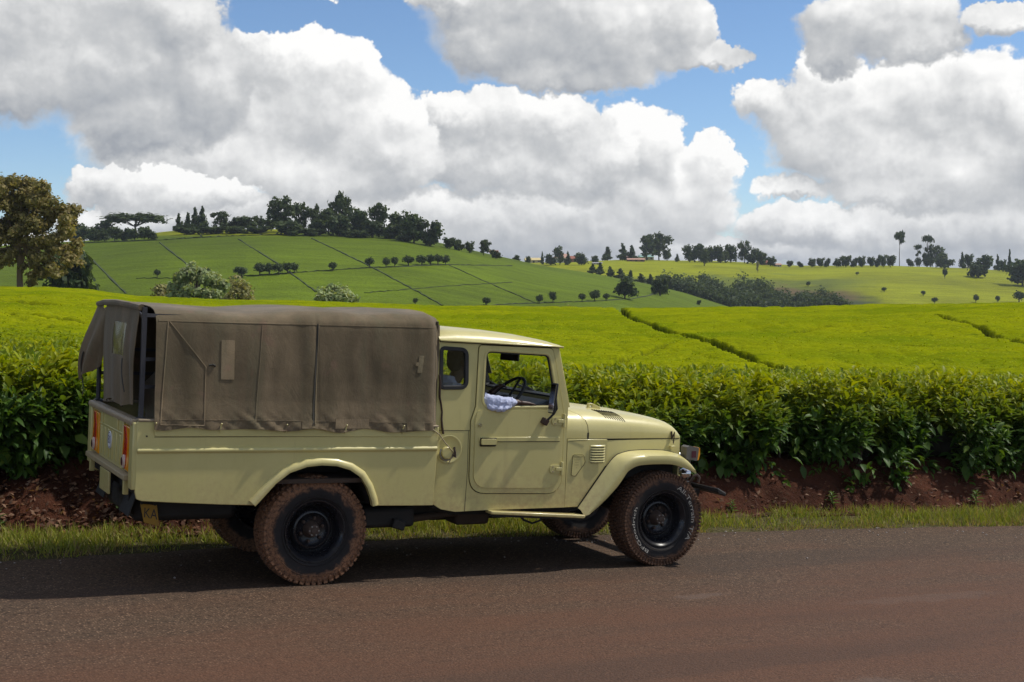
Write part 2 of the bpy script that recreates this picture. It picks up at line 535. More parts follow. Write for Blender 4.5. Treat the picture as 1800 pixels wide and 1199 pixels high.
def seg_dist(X, Y, line):
    d = np.full(np.shape(X), 1e9)
    for (a, b) in zip(line[:-1], line[1:]):
        ax, ay = a; bx, by = b; L = (bx-ax)**2+(by-ay)**2
        t = np.clip(((X-ax)*(bx-ax)+(Y-ay)*(by-ay))/L, 0, 1)
        d = np.minimum(d, np.hypot(X-ax-t*(bx-ax), Y-ay-t*(by-ay)))
    return d
def furrow_drop(X, Y):
    z = 0.0
    wob = 0.10*(fbm(np.asarray(X)*1.1, np.asarray(Y)*0.6, 3, 77)-0.5)
    for line, w, depth in FURROWS:
        z = np.maximum(z, depth*(1-smooth01(w*0.45, w*1.25, seg_dist(X, Y, line)+wob)))
    return z
def table(X, Y):
    """Height of the plucked tea surface."""
    s, t = to_st(X, Y); u, D = view_ud(X, Y)
    near = road_z(s)+1.30
    Dc, zc = crest(u)
    z18 = np.interp(u, [0, 900, 1800], [1.34, 0.95, 0.74])
    f = z18+(zc-z18)*np.clip((D-18)/(Dc-18), 0, 1.0)
    over = np.maximum(D-Dc, 0)
    f = f - 0.004*over - 0.0011*over*over
    dip = np.interp(u, [0, 400, 900, 1800], [0.30, 0.40, 0.62, 0.80])*smooth01(13, 24, D)*(1-smooth01(27, 64, D))
    w = smooth01(3.6, 13, t)
    return near*(1-w)+f*w-dip*w
def on_table(u, v):
    D = np.arange(14.0, 105.0, 0.25); X, Y = EYE.x+(u-900)/FPX*D, EYE.y+D
    vv = 482.6+FPX*(EYE.z-table(X, Y))/D
    # from the far side inwards: the last depth at which the surface is still above the sight line
    ok = np.nonzero(vv >= v)[0]
    d = D[ok[-1]] if len(ok) else 14.0
    return (EYE.x+(u-900)/FPX*d, EYE.y+d)
for px, w_, dep_ in FURROW_PX:
    FURROWS.append(([on_table(*p) for p in px], w_, dep_))
SKY1_U = [-400, 0, 150, 300, 400, 480, 600, 700, 780, 870, 950, 1050, 1130, 1200, 1290, 1380]
SKY1_V = [455, 432, 424, 409, 406, 405, 411, 416, 431, 451, 468, 482, 497, 513, 541, 575]
SKY2_U = [-400, 700, 950, 1100, 1250, 1400, 1550, 1700, 1800, 2200]
SKY2_V = [472, 468, 462, 457, 459, 467, 466, 471, 478, 480]
def hills(X, Y):
    u, D = view_ud(X, Y)
    D1, D2 = 480.0, 760.0
    z1 = EYE.z+(482.6-np.interp(u, SKY1_U, SKY1_V))/FPX*D1
    q = np.clip((D-215)/(D1-215), 0, 1)
    left = -13+(z1+13)*(q*(2-q))
    left = np.where(D > D1, z1-(D-D1)**2*0.0006, left)
    z2 = EYE.z+(482.6-np.interp(u, SKY2_U, SKY2_V))/FPX*D2
    q = np.clip((D-472)/(D2-472), 0, 1)
    right = -15+(z2+15)*(q*(2-q))
    right = np.where(D > D2, z2-(D-D2)**2*0.0002, right)
    hills.left = left > right
    lump = 1.4*(fbm(X/70, Y/70, 3, 3)-0.5)*smooth01(230, 300, D)
    return np.maximum(np.maximum(left, right)+lump, -16)
def ground_z(X, Y):
    X = np.asarray(X, float); Y = np.asarray(Y, float)
    s, t = to_st(X, Y); u, D = view_ud(X, Y)
    rz = road_z(s); e = road_edge(s); toe = bank_toe(s)
    z = rz-0.08
    z = np.where(t > e-0.25, rz-0.012+0.05*smooth01(0, 0.5, t-e)+0.03*(fbm(X*3, Y*3, 3, 2)-0.5), z)
    rise = np.maximum(table(X, Y)-0.78-rz, 0.25)
    bank = smooth01(0, 0.85, t-toe)
    z = np.where(t > toe, rz+0.04+rise*bank+0.05*(fbm(X*4, Y*4, 3, 12)-0.5), z)
    z = np.where(t < -5.2, rz-0.02+0.35*smooth01(-5.2, -7.5, t)+0.05*(fbm(X*2, Y*2, 3, 4)-0.5), z)
    Dc, zc = crest(u)
    z = np.where((t > 6) & (D > Dc-6), np.maximum(table(X, Y)-0.62, -16), z)
    z = np.where(D > Dc+30, np.maximum(z, hills(X, Y)), z)
    return z
def gz(x, y):
    return float(ground_z(np.array([x]), np.array([y]))[0])
def at_depth(u, D):
    return EYE.x+(u-900)/FPX*D, EYE.y+D
def on_hill(u, v, Dmax=480.0, Dmin=180.0):
    """World point of the hillside seen at a pixel of the photograph; Dmax where the sky is hit."""
    D = np.arange(Dmin, Dmax, 1.0)
    X, Y = EYE.x+(u-900)/FPX*D, EYE.y+D
    z = ground_z(X, Y)
    vv = 482.6+FPX*(EYE.z-z)/D
    ok = np.nonzero(vv <= v)[0]
    d = D[ok[0]] if len(ok) else Dmax
    x, y = at_depth(u, d)
    return Vector((x, y, gz(x, y))), d

# ------------------------------------------------------------------ materials of the land
def leaf_mat(name, trans=0.35, rough=0.42, gain=1.0, spec=0.35):
    m, t, out = new_mat(name)
    c = t.attr('tint')
    if gain != 1.0: c = t.mix(1.0, c, (gain,)*3, 'MULTIPLY')
    b = t.n('ShaderNodeBsdfPrincipled')
    t.put(b, 'Base Color', c); t.put(b, 'Roughness', rough); t.put(b, 'Specular IOR Level', spec)
    tr = t.n('ShaderNodeBsdfTranslucent')
    t.put(tr, 0, t.mix(1.0, c, (1.25, 1.2, 0.45), 'MULTIPLY'))
    mx = t.n('ShaderNodeMixShader'); t.put(mx, 0, trans)
    t.t.links.new(b.outputs[0], mx.inputs[1]); t.t.links.new(tr.outputs[0], mx.inputs[2])
    t.t.links.new(mx.outputs[0], out.inputs[0])
    return m
leaf_mat('tea_leaf', 0.38, 0.5, gain=1.35, spec=0.22)
leaf_mat('tea_flush', 0.30, 0.7, gain=1.25, spec=0.04)
leaf_mat('tree_leaf', 0.35, 0.6, gain=1.25, spec=0.12)
leaf_mat('grass_blade', 0.35, 0.6, spec=0.15)
def land_material():
    m, t, out = new_mat('land')
    tint = t.attr('tint')
    P = t.n('ShaderNodeNewGeometry').outputs['Position']
    big = t.noise(P, 0.02, 4, 0.55)
    mid = t.noise(t.v('MULTIPLY', P, (0.25, 0.9, 0.9)), 0.25, 5, 0.65)
    fine = t.noise(P, 1.1, 5, 0.7)
    k = t.m('ADD', t.m('MULTIPLY', t.m('SUBTRACT', big, 0.5), 0.9), t.m('MULTIPLY', t.m('SUBTRACT', mid, 0.5), 1.1))
    k = t.m('ADD', k, t.m('MULTIPLY', t.m('SUBTRACT', fine, 0.5), 0.9))
    k = t.m('ADD', k, 1.0)
    base = t.vscale(tint, k)
    nm = t.bump(t.m('ADD', fine, t.m('MULTIPLY', mid, 2.0)), 0.8, 0.5)
    principled(t, out, base, 0.85, 0, nm, 0.1)
land_material()
def soil_material():
    m, t, out = new_mat('red_soil')
    P = t.n('ShaderNodeNewGeometry').outputs['Position']
    a = t.noise(P, 1.6, 5, 0.6); b = t.noise(P, 22, 5, 0.7)
    c = t.mix(t.smooth(a, 0.35, 0.65), (0.040, 0.015, 0.009), (0.092, 0.034, 0.019))
    c = t.mix(t.smooth(b, 0.52, 0.75), c, (0.060, 0.036, 0.022))
    nm = t.bump(t.m('ADD', t.m('MULTIPLY', a, 1.5), b), 0.9, 0.05)
    principled(t, out, c, 0.95, 0, nm, 0.1)
soil_material()
def road_material():
    m, t, out = new_mat('tarmac')
    P = t.coord()                                  # object space: x along the road, y across
    x, y, z = t.sep(P)
    st = t.comb(t.m('MULTIPLY', x, 0.16), y, 0.0)
    streak = t.noise(st, 1.5, 5, 0.6)
    patch = t.noise(P, 0.7, 4, 0.6)
    grain = t.noise(P, 210, 2, 0.7)
    chips = t.voro(P, 62.0, 'F1')
    stones = t.voro(P, 62.0, 'F1', 'Color')
    sv = t.sep(stones)[0]
    tar = t.mix(t.smooth(chips, 0.12, 0.62), (0.088, 0.068, 0.052), (0.046, 0.035, 0.027))
    tar = t.mix(t.smooth(grain, 0.35, 0.75), tar, (0.125, 0.092, 0.066))
    tar = t.mix(t.m('MULTIPLY', t.smooth(sv, 0.62, 1.0), t.smooth(chips, 0.55, 0.2)), tar, (0.270, 0.205, 0.155))
    tar = t.mix(t.m('MULTIPLY', t.smooth(sv, 0.35, 0.0), 0.75), tar, (0.020, 0.015, 0.012))
    dust = t.mix(t.smooth(grain, 0.3, 0.7), (0.140, 0.074, 0.047), (0.085, 0.043, 0.028))
    near = t.smooth(y, 0.15, -1.9)                 # red dust lies on the near wheel tracks
    k = t.m('ADD', t.m('MULTIPLY', streak, 0.9), t.m('MULTIPLY', patch, 0.5))
    k = t.m('ADD', k, t.m('MULTIPLY', near, 0.36))
    k = t.smooth(k, 0.62, 1.15)
    c = t.mix(t.m('MULTIPLY', k, t.lin(sv, 0, 1, 0.55, 0.85)), tar, dust)
    band = t.smooth(t.noise(t.comb(t.m('MULTIPLY', x, 0.07), t.m('MULTIPLY', y, 0.8), 5.0), 1.7, 3, 0.5), 0.52, 0.66)
    c = t.mix(t.m('MULTIPLY', band, 0.35), c, (0.045, 0.036, 0.031))
    # bald, polished spots
    def spot(cx, cy, rx, ry):
        d = t.v('MULTIPLY', t.v('SUBTRACT', t.v('ADD', P, t.vscale(t.v('SUBTRACT', t.noise(P, 5, 3, 0.6, color=True), (0.5,)*3), 0.28)), (cx, cy, 0)), (1/rx, 1/ry, 0))
        return t.smooth(t.v('DOT_PRODUCT', d, d), 1.0, 0.35)
    bald = t.m('MAXIMUM', spot(2.62, -1.02, 0.28, 0.09), spot(2.1, -3.35, 0.42, 0.22))
    bald = t.m('MAXIMUM', bald, t.m('MULTIPLY', spot(4.3, -1.55, 0.9, 0.12), 0.5))
    c = t.mix(t.m('MULTIPLY', bald, 0.5), c, (0.130, 0.105, 0.096))
    c = t.mix(1.0, c, (1.06, 0.90, 0.77), 'MULTIPLY')
    h = t.m('ADD', t.m('MULTIPLY', chips, -1.4), grain)
    nm = t.bump(h, 0.75, 0.006)
    principled(t, out, c, t.lin(grain, 0.3, 0.7, 0.72, 0.9), 0, nm, 0.25)
road_material()

# ------------------------------------------------------------------ ground: one sheet out to the horizon
def build_ground():
    a_in = np.radians(np.linspace(-25, 25, 300))
    a_out = np.radians(np.concatenate([np.linspace(25, 335, 80)[1:-1]]))
    ang = np.concatenate([a_in, a_out])
    rad = np.concatenate([[0.5], np.geomspace(3.5, 60, 110), np.geomspace(61, 900, 230)[0:], np.geomspace(930, 9000, 26)])
    A, Rr = np.meshgrid(ang, rad)
    X = EYE.x+np.sin(A)*Rr; Y = EYE.y+np.cos(A)*Rr
    Z = ground_z(X, Y)
    Z = np.where(Rr > 1500, np.minimum(Z, -30), Z)
    s, t = to_st(X, Y); u, D = view_ud(X, Y)
    v = 482.6+FPX*(EYE.z-Z)/np.maximum(D, 1)
    col = np.zeros(X.shape+(3,))
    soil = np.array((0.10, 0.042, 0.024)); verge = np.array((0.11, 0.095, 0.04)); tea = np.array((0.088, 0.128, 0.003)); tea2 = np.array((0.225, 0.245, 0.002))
    scrub = np.array((0.034, 0.046, 0.018)); red = np.array((0.120, 0.070, 0.042)); dull = np.array((0.110, 0.135, 0.018))
    col[:] = soil
    e = road_edge(s)
    col[(t > e-0.3) & (t < bank_toe(s))] = verge*0.7
    col[t < -5.2] = verge
    col[t > bank_toe(s)+1.6] = tea2*0.8
    far = D > 105
    n1 = fbm(X/60, Y/60, 4, 21)[..., None]; n2 = fbm(X/18, Y/18, 3, 41)[..., None]
    hillc = tea*(0.8+0.5*n1)  # darker tea green carries the cloud shade over the left hill
    rh = (u[..., None] > 880) & (D[..., None] > 500)
    c2 = tea2*(0.75+0.5*n1)
    # rough grazing, a ploughed red strip and scrub low on the right-hand hill
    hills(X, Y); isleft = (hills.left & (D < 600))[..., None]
    n3 = fbm(X/7, Y/7, 3, 44)[..., None]
    vv = v[..., None]+(n2-0.5)*26+(n3-0.5)*12; uu = u[..., None]+(n1-0.5)*120+(n3-0.5)*40
    wgt = smooth01(484, 497, vv)*smooth01(1010, 1080, uu)*(1-smooth01(1430, 1560, uu))
    c2 = c2*(1-wgt)+dull*(0.8+0.5*n2)*wgt
    lo = 496+(uu-1180)*0.10
    wgt = smooth01(lo-3, lo+5, vv)*smooth01(1090, 1150, uu)*(1-smooth01(1500, 1640, uu))
    c2 = c2*(1-wgt)+scrub*(0.8+0.6*n3)*wgt
    mid = 511+(uu-1390)*0.13
    wgt = (1-smooth01(4, 11, np.abs(vv-mid)))*smooth01(1330, 1370, uu)*(1-smooth01(1470, 1540, uu))*0.8
    c2 = c2*(1-wgt)+red*(0.7+0.6*n3)*wgt
    # blocks of tea plucked at different times
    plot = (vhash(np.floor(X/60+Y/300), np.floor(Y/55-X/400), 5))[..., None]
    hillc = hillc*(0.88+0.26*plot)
    top = smooth01(417, 411, v[..., None])*(u[..., None] > 250)*(u[..., None] < 520)  # sunlit strip along the hilltop, put into the ground colour
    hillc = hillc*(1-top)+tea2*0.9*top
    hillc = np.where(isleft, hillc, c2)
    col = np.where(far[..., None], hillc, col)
    n, m = X.shape
    V = np.stack([X, Y, Z], -1).reshape(-1, 3)
    I = np.arange(n*m).reshape(n, m)
    J = np.roll(I, -1, axis=1)
    F = np.stack([I[:-1], J[:-1], J[1:], I[1:]], -1).reshape(-1, 4)
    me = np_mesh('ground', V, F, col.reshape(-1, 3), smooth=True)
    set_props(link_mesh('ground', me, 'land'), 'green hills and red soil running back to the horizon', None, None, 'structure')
build_ground()

ROAD_M = Matrix.Rotation(TH, 4, 'Z') @ Matrix.Rotation(math.atan(GRADE), 4, 'Y')
def build_road():
    S = np.concatenate([np.linspace(-40, -6, 30), np.linspace(-5.9, 11, 260), np.linspace(11.2, 60, 40)])
    rows = []
    for s in S:
        e = float(road_edge(np.array([s]))[0])
        x0 = s/math.cos(math.atan(GRADE))
        prof = [(e+0.05, -0.07), (e, -0.012), (e-0.06, -0.002)] + [(y, 0.0) for y in np.linspace(e-0.3, -5.0, 14)] + [(-5.3, -0.09)]
        rows.append([(x0, y, z) for y, z in prof])
    mb = MB().grid(rows)
    o = mb.build('road', 'tarmac', None, smooth=50)
    o.matrix_world = ROAD_M
    set_props(o, 'worn brown tarmac road dusted with red earth', None, None, 'structure')
build_road()
def build_bank():
    S = np.linspace(-7, 14, 340); T = np.linspace(0, 1, 40)
    rows = []
    s2, k = np.meshgrid(S, T, indexing='ij')
    toe = bank_toe(s2)
    t2 = toe-0.12+k*1.9
    X, Y = to_xy(s2, t2)
    tb = table(X, Y)
    rz = road_z(s2)
    rise = np.maximum(tb-0.80-rz, 0.25)
    q = np.clip((t2-toe)/0.62, 0, 1)
    z = rz+0.045+rise*(q**0.8)*(1.0) + 0.16*(fbm(X*1.7, Y*1.7+5, 4, 61)-0.5)*smooth01(0, 0.2, t2-toe) + 0.09*(fbm(X*7, Y*7, 3, 63)-0.5)*smooth01(0, 0.2, t2-toe)
    X2 = X + 0.05*(fbm(X*6, z*9, 3, 91)-0.5); Y2 = Y+0.10*(fbm(X*5, z*8, 3, 95)-0.5)
    V = np.stack([X2, Y2, z], -1).reshape(-1, 3)
    n, m = X.shape; I = np.arange(n*m).reshape(n, m)
    F = np.stack([I[:-1, :-1], I[1:, :-1], I[1:, 1:], I[:-1, 1:]], -1).reshape(-1, 4)
    set_props(link_mesh('terrain_bank', np_mesh('terrain_bank', V, F, None, True), 'red_soil'), 'crumbling red earth bank below the tea bushes', None, None, 'structure')
build_bank()
# ------------------------------------------------------------------ materials of the truck
def paint_material():
    m, t, out = new_mat('cream_paint')
    P = t.coord(); x, y, z = t.sep(P)
    a = t.noise(P, 2.2, 4, 0.6); b = t.noise(P, 26, 5, 0.65); spk = t.noise(P, 55, 3, 0.75)
    base = t.mix(t.smooth(a, 0.3, 0.7), (0.535, 0.472, 0.186), (0.590, 0.522, 0.218))
    base = t.mix(t.m('MULTIPLY', t.smooth(b, 0.5, 0.8), 0.25), base, (0.52, 0.445, 0.18))
    low = t.smooth(z, 0.95, 0.42)                       # road dust thrown up on the lower panels
    run = t.noise(t.v('MULTIPLY', P, (14.0, 14.0, 0.9)), 1.0, 4, 0.6)
    base = t.mix(t.m('MULTIPLY', t.smooth(run, 0.56, 0.74), 0.16), base, (0.30, 0.22, 0.10))
    dust = t.m('MULTIPLY', t.m('MULTIPLY', low, t.smooth(t.m('ADD', t.m('MULTIPLY', b, 0.5), t.m('MULTIPLY', a, 0.5)), 0.38, 0.66)), 0.55)
    base = t.mix(dust, base, (0.30, 0.165, 0.085))
    chip = t.m('MULTIPLY', t.smooth(spk, 0.70, 0.75), t.smooth(z, 1.10, 0.60))
    base = t.mix(chip, base, (0.09, 0.045, 0.025))
    nm = t.bump(t.noise(P, 3.1, 2, 0.5), 0.05, 0.04)
    principled(t, out, base, t.lin(b, 0.3, 0.7, 0.32, 0.44), 0, nm, 0.5, 0.35)
paint_material()
simple('white_paint', (0.62, 0.60, 0.50), 0.42, 0, 0.15, 10)
simple('seam_dark', (0.030, 0.026, 0.014), 0.85)
simple('rust_paint', (0.33, 0.26, 0.17), 0.6, 0, 0.45, 18, 0.2)
simple('ledge_paint', (0.34, 0.27, 0.15), 0.6, 0, 0.3, 14, 0.2)
simple('rubber', (0.016, 0.016, 0.017), 0.6, 0, 0.3, 20)
simple('chassis_black', (0.016, 0.014, 0.012), 0.75, 0, 0.5, 10, 0.3)
simple('muddy_metal', (0.055, 0.036, 0.024), 0.85, 0, 0.5, 16, 0.4)
simple('rim_black', (0.012, 0.012, 0.015), 0.28, 0, 0.4, 8)
simple('hub_rust', (0.075, 0.050, 0.038), 0.65, 0.3, 0.5, 30, 0.3)
simple('chrome', (0.62, 0.62, 0.64), 0.14, 1.0, 0.1, 12)
simple('steel', (0.32, 0.31, 0.30), 0.42, 0.8, 0.3, 25, 0.1)
simple('frame_iron', (0.045, 0.043, 0.050), 0.55, 0.2, 0.4, 22, 0.2)
simple('lamp_grey', (0.13, 0.12, 0.10), 0.45, 0, 0.2, 14)
simple('orange_lens', (0.90, 0.36, 0.02), 0.18, 0, 0.1, 40, 0.0, 0.5, 0.4)
simple('red_lens', (0.60, 0.028, 0.015), 0.18, 0, 0.15, 40, 0.0, 0.5, 0.4)
simple('reflector_rim', (0.62, 0.50, 0.42), 0.3, 0, 0.15, 20)
simple('reflector_glass', (0.10, 0.03, 0.045), 0.15, 0, 0.2, 20)
simple('sticker_white', (0.75, 0.76, 0.80), 0.5, 0, 0.06, 20)
simple('sticker_ink', (0.02, 0.025, 0.09), 0.5, 0, 0.1, 20)
simple('plate_yellow', (0.30, 0.165, 0.012), 0.6, 0, 0.35, 14)
simple('plate_black', (0.02, 0.02, 0.02), 0.6)
simple('letter_white', (0.45, 0.42, 0.36), 0.7, 0, 0.3, 60)
simple('vinyl_dark', (0.022, 0.021, 0.020), 0.55, 0, 0.3, 22, 0.15)
simple('dash_black', (0.020, 0.020, 0.021), 0.5, 0, 0.3, 25, 0.1)
simple('rope', (0.34, 0.28, 0.17), 0.9, 0, 0.3, 90, 0.4)
simple('webbing', (0.045, 0.042, 0.034), 0.9, 0, 0.3, 60, 0.4)
simple('leather_strap', (0.055, 0.030, 0.022), 0.7, 0, 0.4, 30, 0.2)
simple('blue_bag', (0.10, 0.12, 0.17), 0.8, 0, 0.3, 15, 0.2)
def tyre_material(name, mud):
    m, t, out = new_mat(name)
    P = t.coord(); x, y, z = t.sep(P)
    r = t.m('SQRT', t.m('ADD', t.m('MULTIPLY', x, x), t.m('MULTIPLY', z, z)))
    n = t.noise(P, 9, 5, 0.65); f = t.noise(P, 60, 4, 0.7)
    rr = t.m('ADD', r, t.m('MULTIPLY', t.m('SUBTRACT', n, 0.5), 0.16))
    k = t.m('MULTIPLY', t.smooth(rr, 0.285, 0.325), mud)
    k = t.m('MULTIPLY', k, t.smooth(f, 0.25, 0.60))
    rub = t.mix(n, (0.016, 0.015, 0.016), (0.034, 0.030, 0.029))
    c = t.mix(k, rub, t.mix(f, (0.190, 0.090, 0.046), (0.320, 0.165, 0.090)))
    film = t.m('MULTIPLY', t.smooth(n, 0.55, 0.8), 0.30*mud)
    c = t.mix(film, c, (0.16, 0.085, 0.05))
    principled(t, out, c, 0.85, 0, t.bump(f, 0.4, 0.006), 0.25)
tyre_material('tyre_muddy', 0.95)
tyre_material('tyre_dusty', 0.55)
def canvas_material(name, tone=1.0):
    m, t, out = new_mat(name)
    P = t.coord(); x, y, z = t.sep(P)
    big = t.noise(t.v('MULTIPLY', P, (1.0, 1.0, 0.45)), 2.3, 5, 0.65)
    st = t.noise(t.v('MULTIPLY', P, (7.0, 7.0, 0.7)), 1.6, 4, 0.6)
    f = t.noise(P, 40, 4, 0.7)
    a = tuple(c*tone for c in (0.094, 0.073, 0.043)); b = tuple(c*tone for c in (0.166, 0.124, 0.076)); g = tuple(c*tone for c in (0.102, 0.092, 0.055))
    c = t.mix(t.smooth(big, 0.3, 0.7), a, b)
    c = t.mix(t.m('MULTIPLY', t.smooth(st, 0.45, 0.7), 0.45), c, g)
    c = t.mix(t.m('MULTIPLY', t.smooth(f, 0.5, 0.8), 0.3), c, tuple(q*0.55 for q in a))
    stain = t.smooth(t.noise(P, 5.5, 3, 0.6), 0.60, 0.72)
    c = t.mix(t.m('MULTIPLY', stain, 0.45), c, (0.16*tone, 0.098*tone, 0.068*tone))
    wv = t.n('ShaderNodeTexWave', wave_type='BANDS', bands_direction='Z'); t.put(wv, 'Vector', P); t.put(wv, 'Scale', 160.0); t.put(wv, 'Distortion', 1.0)
    cr = t.m('ABSOLUTE', t.m('SUBTRACT', t.noise(t.v('MULTIPLY', P, (1.0, 1.0, 0.6)), 4.5, 4, 0.6, dist=1.2), 0.5))
    cr2 = t.m('ABSOLUTE', t.m('SUBTRACT', t.noise(P, 13.0, 3, 0.6, dist=0.8), 0.5))
    n1 = t.bump(t.m('ADD', t.m('MULTIPLY', t.smooth(cr, 0.0, 0.10), 1.0), t.m('MULTIPLY', t.smooth(cr2, 0.0, 0.08), 0.35)), 0.10, 0.010)
    c = t.mix(t.m('MULTIPLY', t.m('MULTIPLY', t.smooth(cr, 0.030, 0.0), t.smooth(big, 0.45, 0.65)), 0.14), c, tuple(q*1.35 for q in b))      # wear along old creases
    nm = t.bump(t.m('ADD', t.m('MULTIPLY', wv.outputs['Fac'], 0.15), f), 0.35, 0.006, n1)
    principled(t, out, c, 0.92, 0, nm, 0.15, 0, 0, 0.15)
canvas_material('canvas', 1.18)
canvas_material('canvas_worn', 1.5)
canvas_material('canvas_patch', 2.1)
def glass_material(name, tint=(1, 1, 1), refl=1.0):
    m, t, out = new_mat(name)
    tr = t.n('ShaderNodeBsdfTransparent'); t.put(tr, 0, tint+(1.0,))
    gl = t.n('ShaderNodeBsdfGlossy'); t.put(gl, 'Roughness', 0.02)
    fr = t.n('ShaderNodeLayerWeight'); t.put(fr, 0, 0.5)
    sch = t.m('ADD', 0.04, t.m('MULTIPLY', 0.96, t.m('POWER', fr.outputs['Facing'], 5.0)))
    mx = t.n('ShaderNodeMixShader')
    t.put(mx, 0, t.m('MULTIPLY', sch, refl))
    t.t.links.new(tr.outputs[0], mx.inputs[1]); t.t.links.new(gl.outputs[0], mx.inputs[2]); t.t.links.new(mx.outputs[0], out.inputs[0])
glass_material('window_glass', (0.93, 0.95, 0.94), 1.0)
def film_material():
    m, t, out = new_mat('clear_plastic')
    P = t.coord()
    tr = t.n('ShaderNodeBsdfTransparent'); t.put(tr, 0, (0.85, 0.80, 0.62, 1))
    df = t.n('ShaderNodeBsdfDiffuse'); t.put(df, 0, (0.42, 0.38, 0.28, 1))
    gl = t.n('ShaderNodeBsdfGlossy'); t.put(gl, 'Roughness', 0.12)
    m1 = t.n('ShaderNodeMixShader'); t.put(m1, 0, t.smooth(t.noise(P, 6, 4, 0.6), 0.35, 0.7, 0.12, 0.6))
    t.t.links.new(tr.outputs[0], m1.inputs[1]); t.t.links.new(df.outputs[0], m1.inputs[2])
    m2 = t.n('ShaderNodeMixShader'); t.put(m2, 0, 0.10)
    t.t.links.new(m1.outputs[0], m2.inputs[1]); t.t.links.new(gl.outputs[0], m2.inputs[2])
    t.t.links.new(m2.outputs[0], out.inputs[0])
film_material()

# ------------------------------------------------------------------ the truck (x forward, y to the far side, z up from the road)
TRUCK_M = Matrix.Rotation(TH, 4, 'Z') @ Matrix.Rotation(0.0528, 4, 'Y')
truck = empty('pickup_truck', matrix=TRUCK_M)
set_props(truck, 'cream pickup truck with brown canvas canopy standing on the roadside', 'truck')
WID = 1.63
def both(name, mb, mat, parent=truck, **kw):
    return mb.build(name, mat, parent, **kw), mb.mirrored().build(name, mat, parent, **kw)

# --- cargo bed -----------------------------------------------------------------------------------
ARCH_IN = [(-0.475, 0.592), (-0.430, 0.640), (-0.335, 0.745), (-0.235, 0.820), (-0.110, 0.862), (0.0, 0.872), (0.11, 0.865), (0.215, 0.835), (0.300, 0.780), (0.355, 0.700), (0.392, 0.610), (0.402, 0.566)]
def bed_side():
    outer = [(-1.292, 1.172)] + [(-1.292, 0.70), (-1.280, 0.655), (-1.245, 0.640), (-1.0, 0.622), (-0.7, 0.603)] + ARCH_IN + [(0.65, 0.560), (0.885, 0.556), (0.905, 1.135), (0.3, 1.143), (-0.5, 1.160)]
    return MB().plate(outer, (), 0.0, 0.022)
bed = bed_side()
bed_o = bed.build('cargo_bed', 'cream_paint', truck, bevel=0.004)
far_side = bed.mirrored().build('side_panel', 'cream_paint', bed_o, bevel=0.004)
MB().box(-1.27, 0.88, 0.024, 1.606, 0.735, 0.765).build('floor', 'muddy_metal', bed_o)
MB().box(0.86, 0.885, 0.024, 1.606, 0.767, 1.13).build('bulkhead', 'cream_paint', bed_o)
# flared lip round the wheel arch
def arch_lip():
    rows = []
    n = len(ARCH_IN)
    for i, p in enumerate(ARCH_IN):
        a = Vector(ARCH_IN[max(i-1, 0)]); b = Vector(ARCH_IN[min(i+1, n-1)])
        d = (b-a).normalized(); nr = Vector((-d.y, d.x))
        w = 0.046
        q = Vector(p)
        rows.append([(q.x, 0.03, q.y), (q.x-nr.x*0.004, -0.026, q.y-nr.y*0.004), (q.x+nr.x*0.012, -0.030, q.y+nr.y*0.012), (q.x+nr.x*w*0.75, -0.024, q.y+nr.y*w*0.75),
                     (q.x+nr.x*w, -0.010, q.y+nr.y*w), (q.x+nr.x*(w+0.006), 0.002, q.y+nr.y*(w+0.006))])
    return MB().grid(rows)
lip = arch_lip()
lip.build('arch_lip', 'cream_paint', bed_o, smooth=60); lip.mirrored().build('arch_lip', 'cream_paint', bed_o, smooth=60)
# raised moulding along the side
def moulding():
    prof = [(0.002, 0.958), (-0.012, 0.966), (-0.016, 0.978), (-0.012, 0.990), (0.002, 0.997)]
    return MB().grid([[(x, y, z) for y, z in prof] for x in (-1.288, -0.6, 0.2, 0.893)])
mo = moulding()
mo.build('moulding', 'cream_paint', bed_o, smooth=60); mo.mirrored().build('moulding', 'cream_paint', bed_o, smooth=60)
# the pressed upper panel, its edge and the top rail
pr = MB().plate(rpoly([(-1.178, 1.075), (0.848, 1.066), (0.858, 1.128), (-1.182, 1.150)], 0.008, 2), (), -0.006, 0.004)
pr.build('pressed_panel', 'cream_paint', bed_o, bevel=0.003); pr.mirrored().build('pressed_panel', 'cream_paint', bed_o, bevel=0.003)
gp = MB().box(-1.178, 0.846, -0.0015, 0.004, 1.0675, 1.0715)
gp.build('panel_joint', 'seam_dark', bed_o); gp.mirrored().build('panel_joint', 'seam_dark', bed_o)
rl = MB().plate([(-1.286, 1.174), (0.900, 1.137), (0.900, 1.150), (-1.286, 1.190)], (), -0.008, 0.075)
rl.build('capping_rail', 'rust_paint', bed_o, bevel=0.004); rl.mirrored().build('capping_rail', 'rust_paint', bed_o, bevel=0.004)
HOOKS = [-1.178, -0.735, -0.272, 0.170, 0.611]
for hx in HOOKS:
    z0 = 1.132-0.018*(hx+1.2)/2
    for sgn in (0, 1):
        mb = MB().bar((hx, -0.012, z0-0.028), (hx, -0.016, z0+0.018), 0.009, 0.009).bar((hx, -0.014, z0+0.016), (hx+0.004, -0.030, z0+0.036), 0.007, 0.007)
        (mb.mirrored() if sgn else mb).build('tie_hook', 'cream_paint', bed_o)
MB().lathe([(0.0, 0.0), (0.006, 0.0), (0.006, -0.003), (0.0, -0.003)], (-1.228, -0.001, 1.075), 10).build('drain_hole', 'seam_dark', bed_o)
# inner wheel housings under the floor
def housing():
    pts = [(x, z) for x, z in ARCH_IN]
    return MB().grid([[(x, 0.05, z+0.004), (x, 0.38, z+0.004)] for x, z in pts]).plate(pts, (), 0.375, 0.385)
hz_ = housing()
hz_.build('wheel_housing', 'chassis_black', bed_o); hz_.mirrored().build('wheel_housing', 'chassis_black', bed_o)

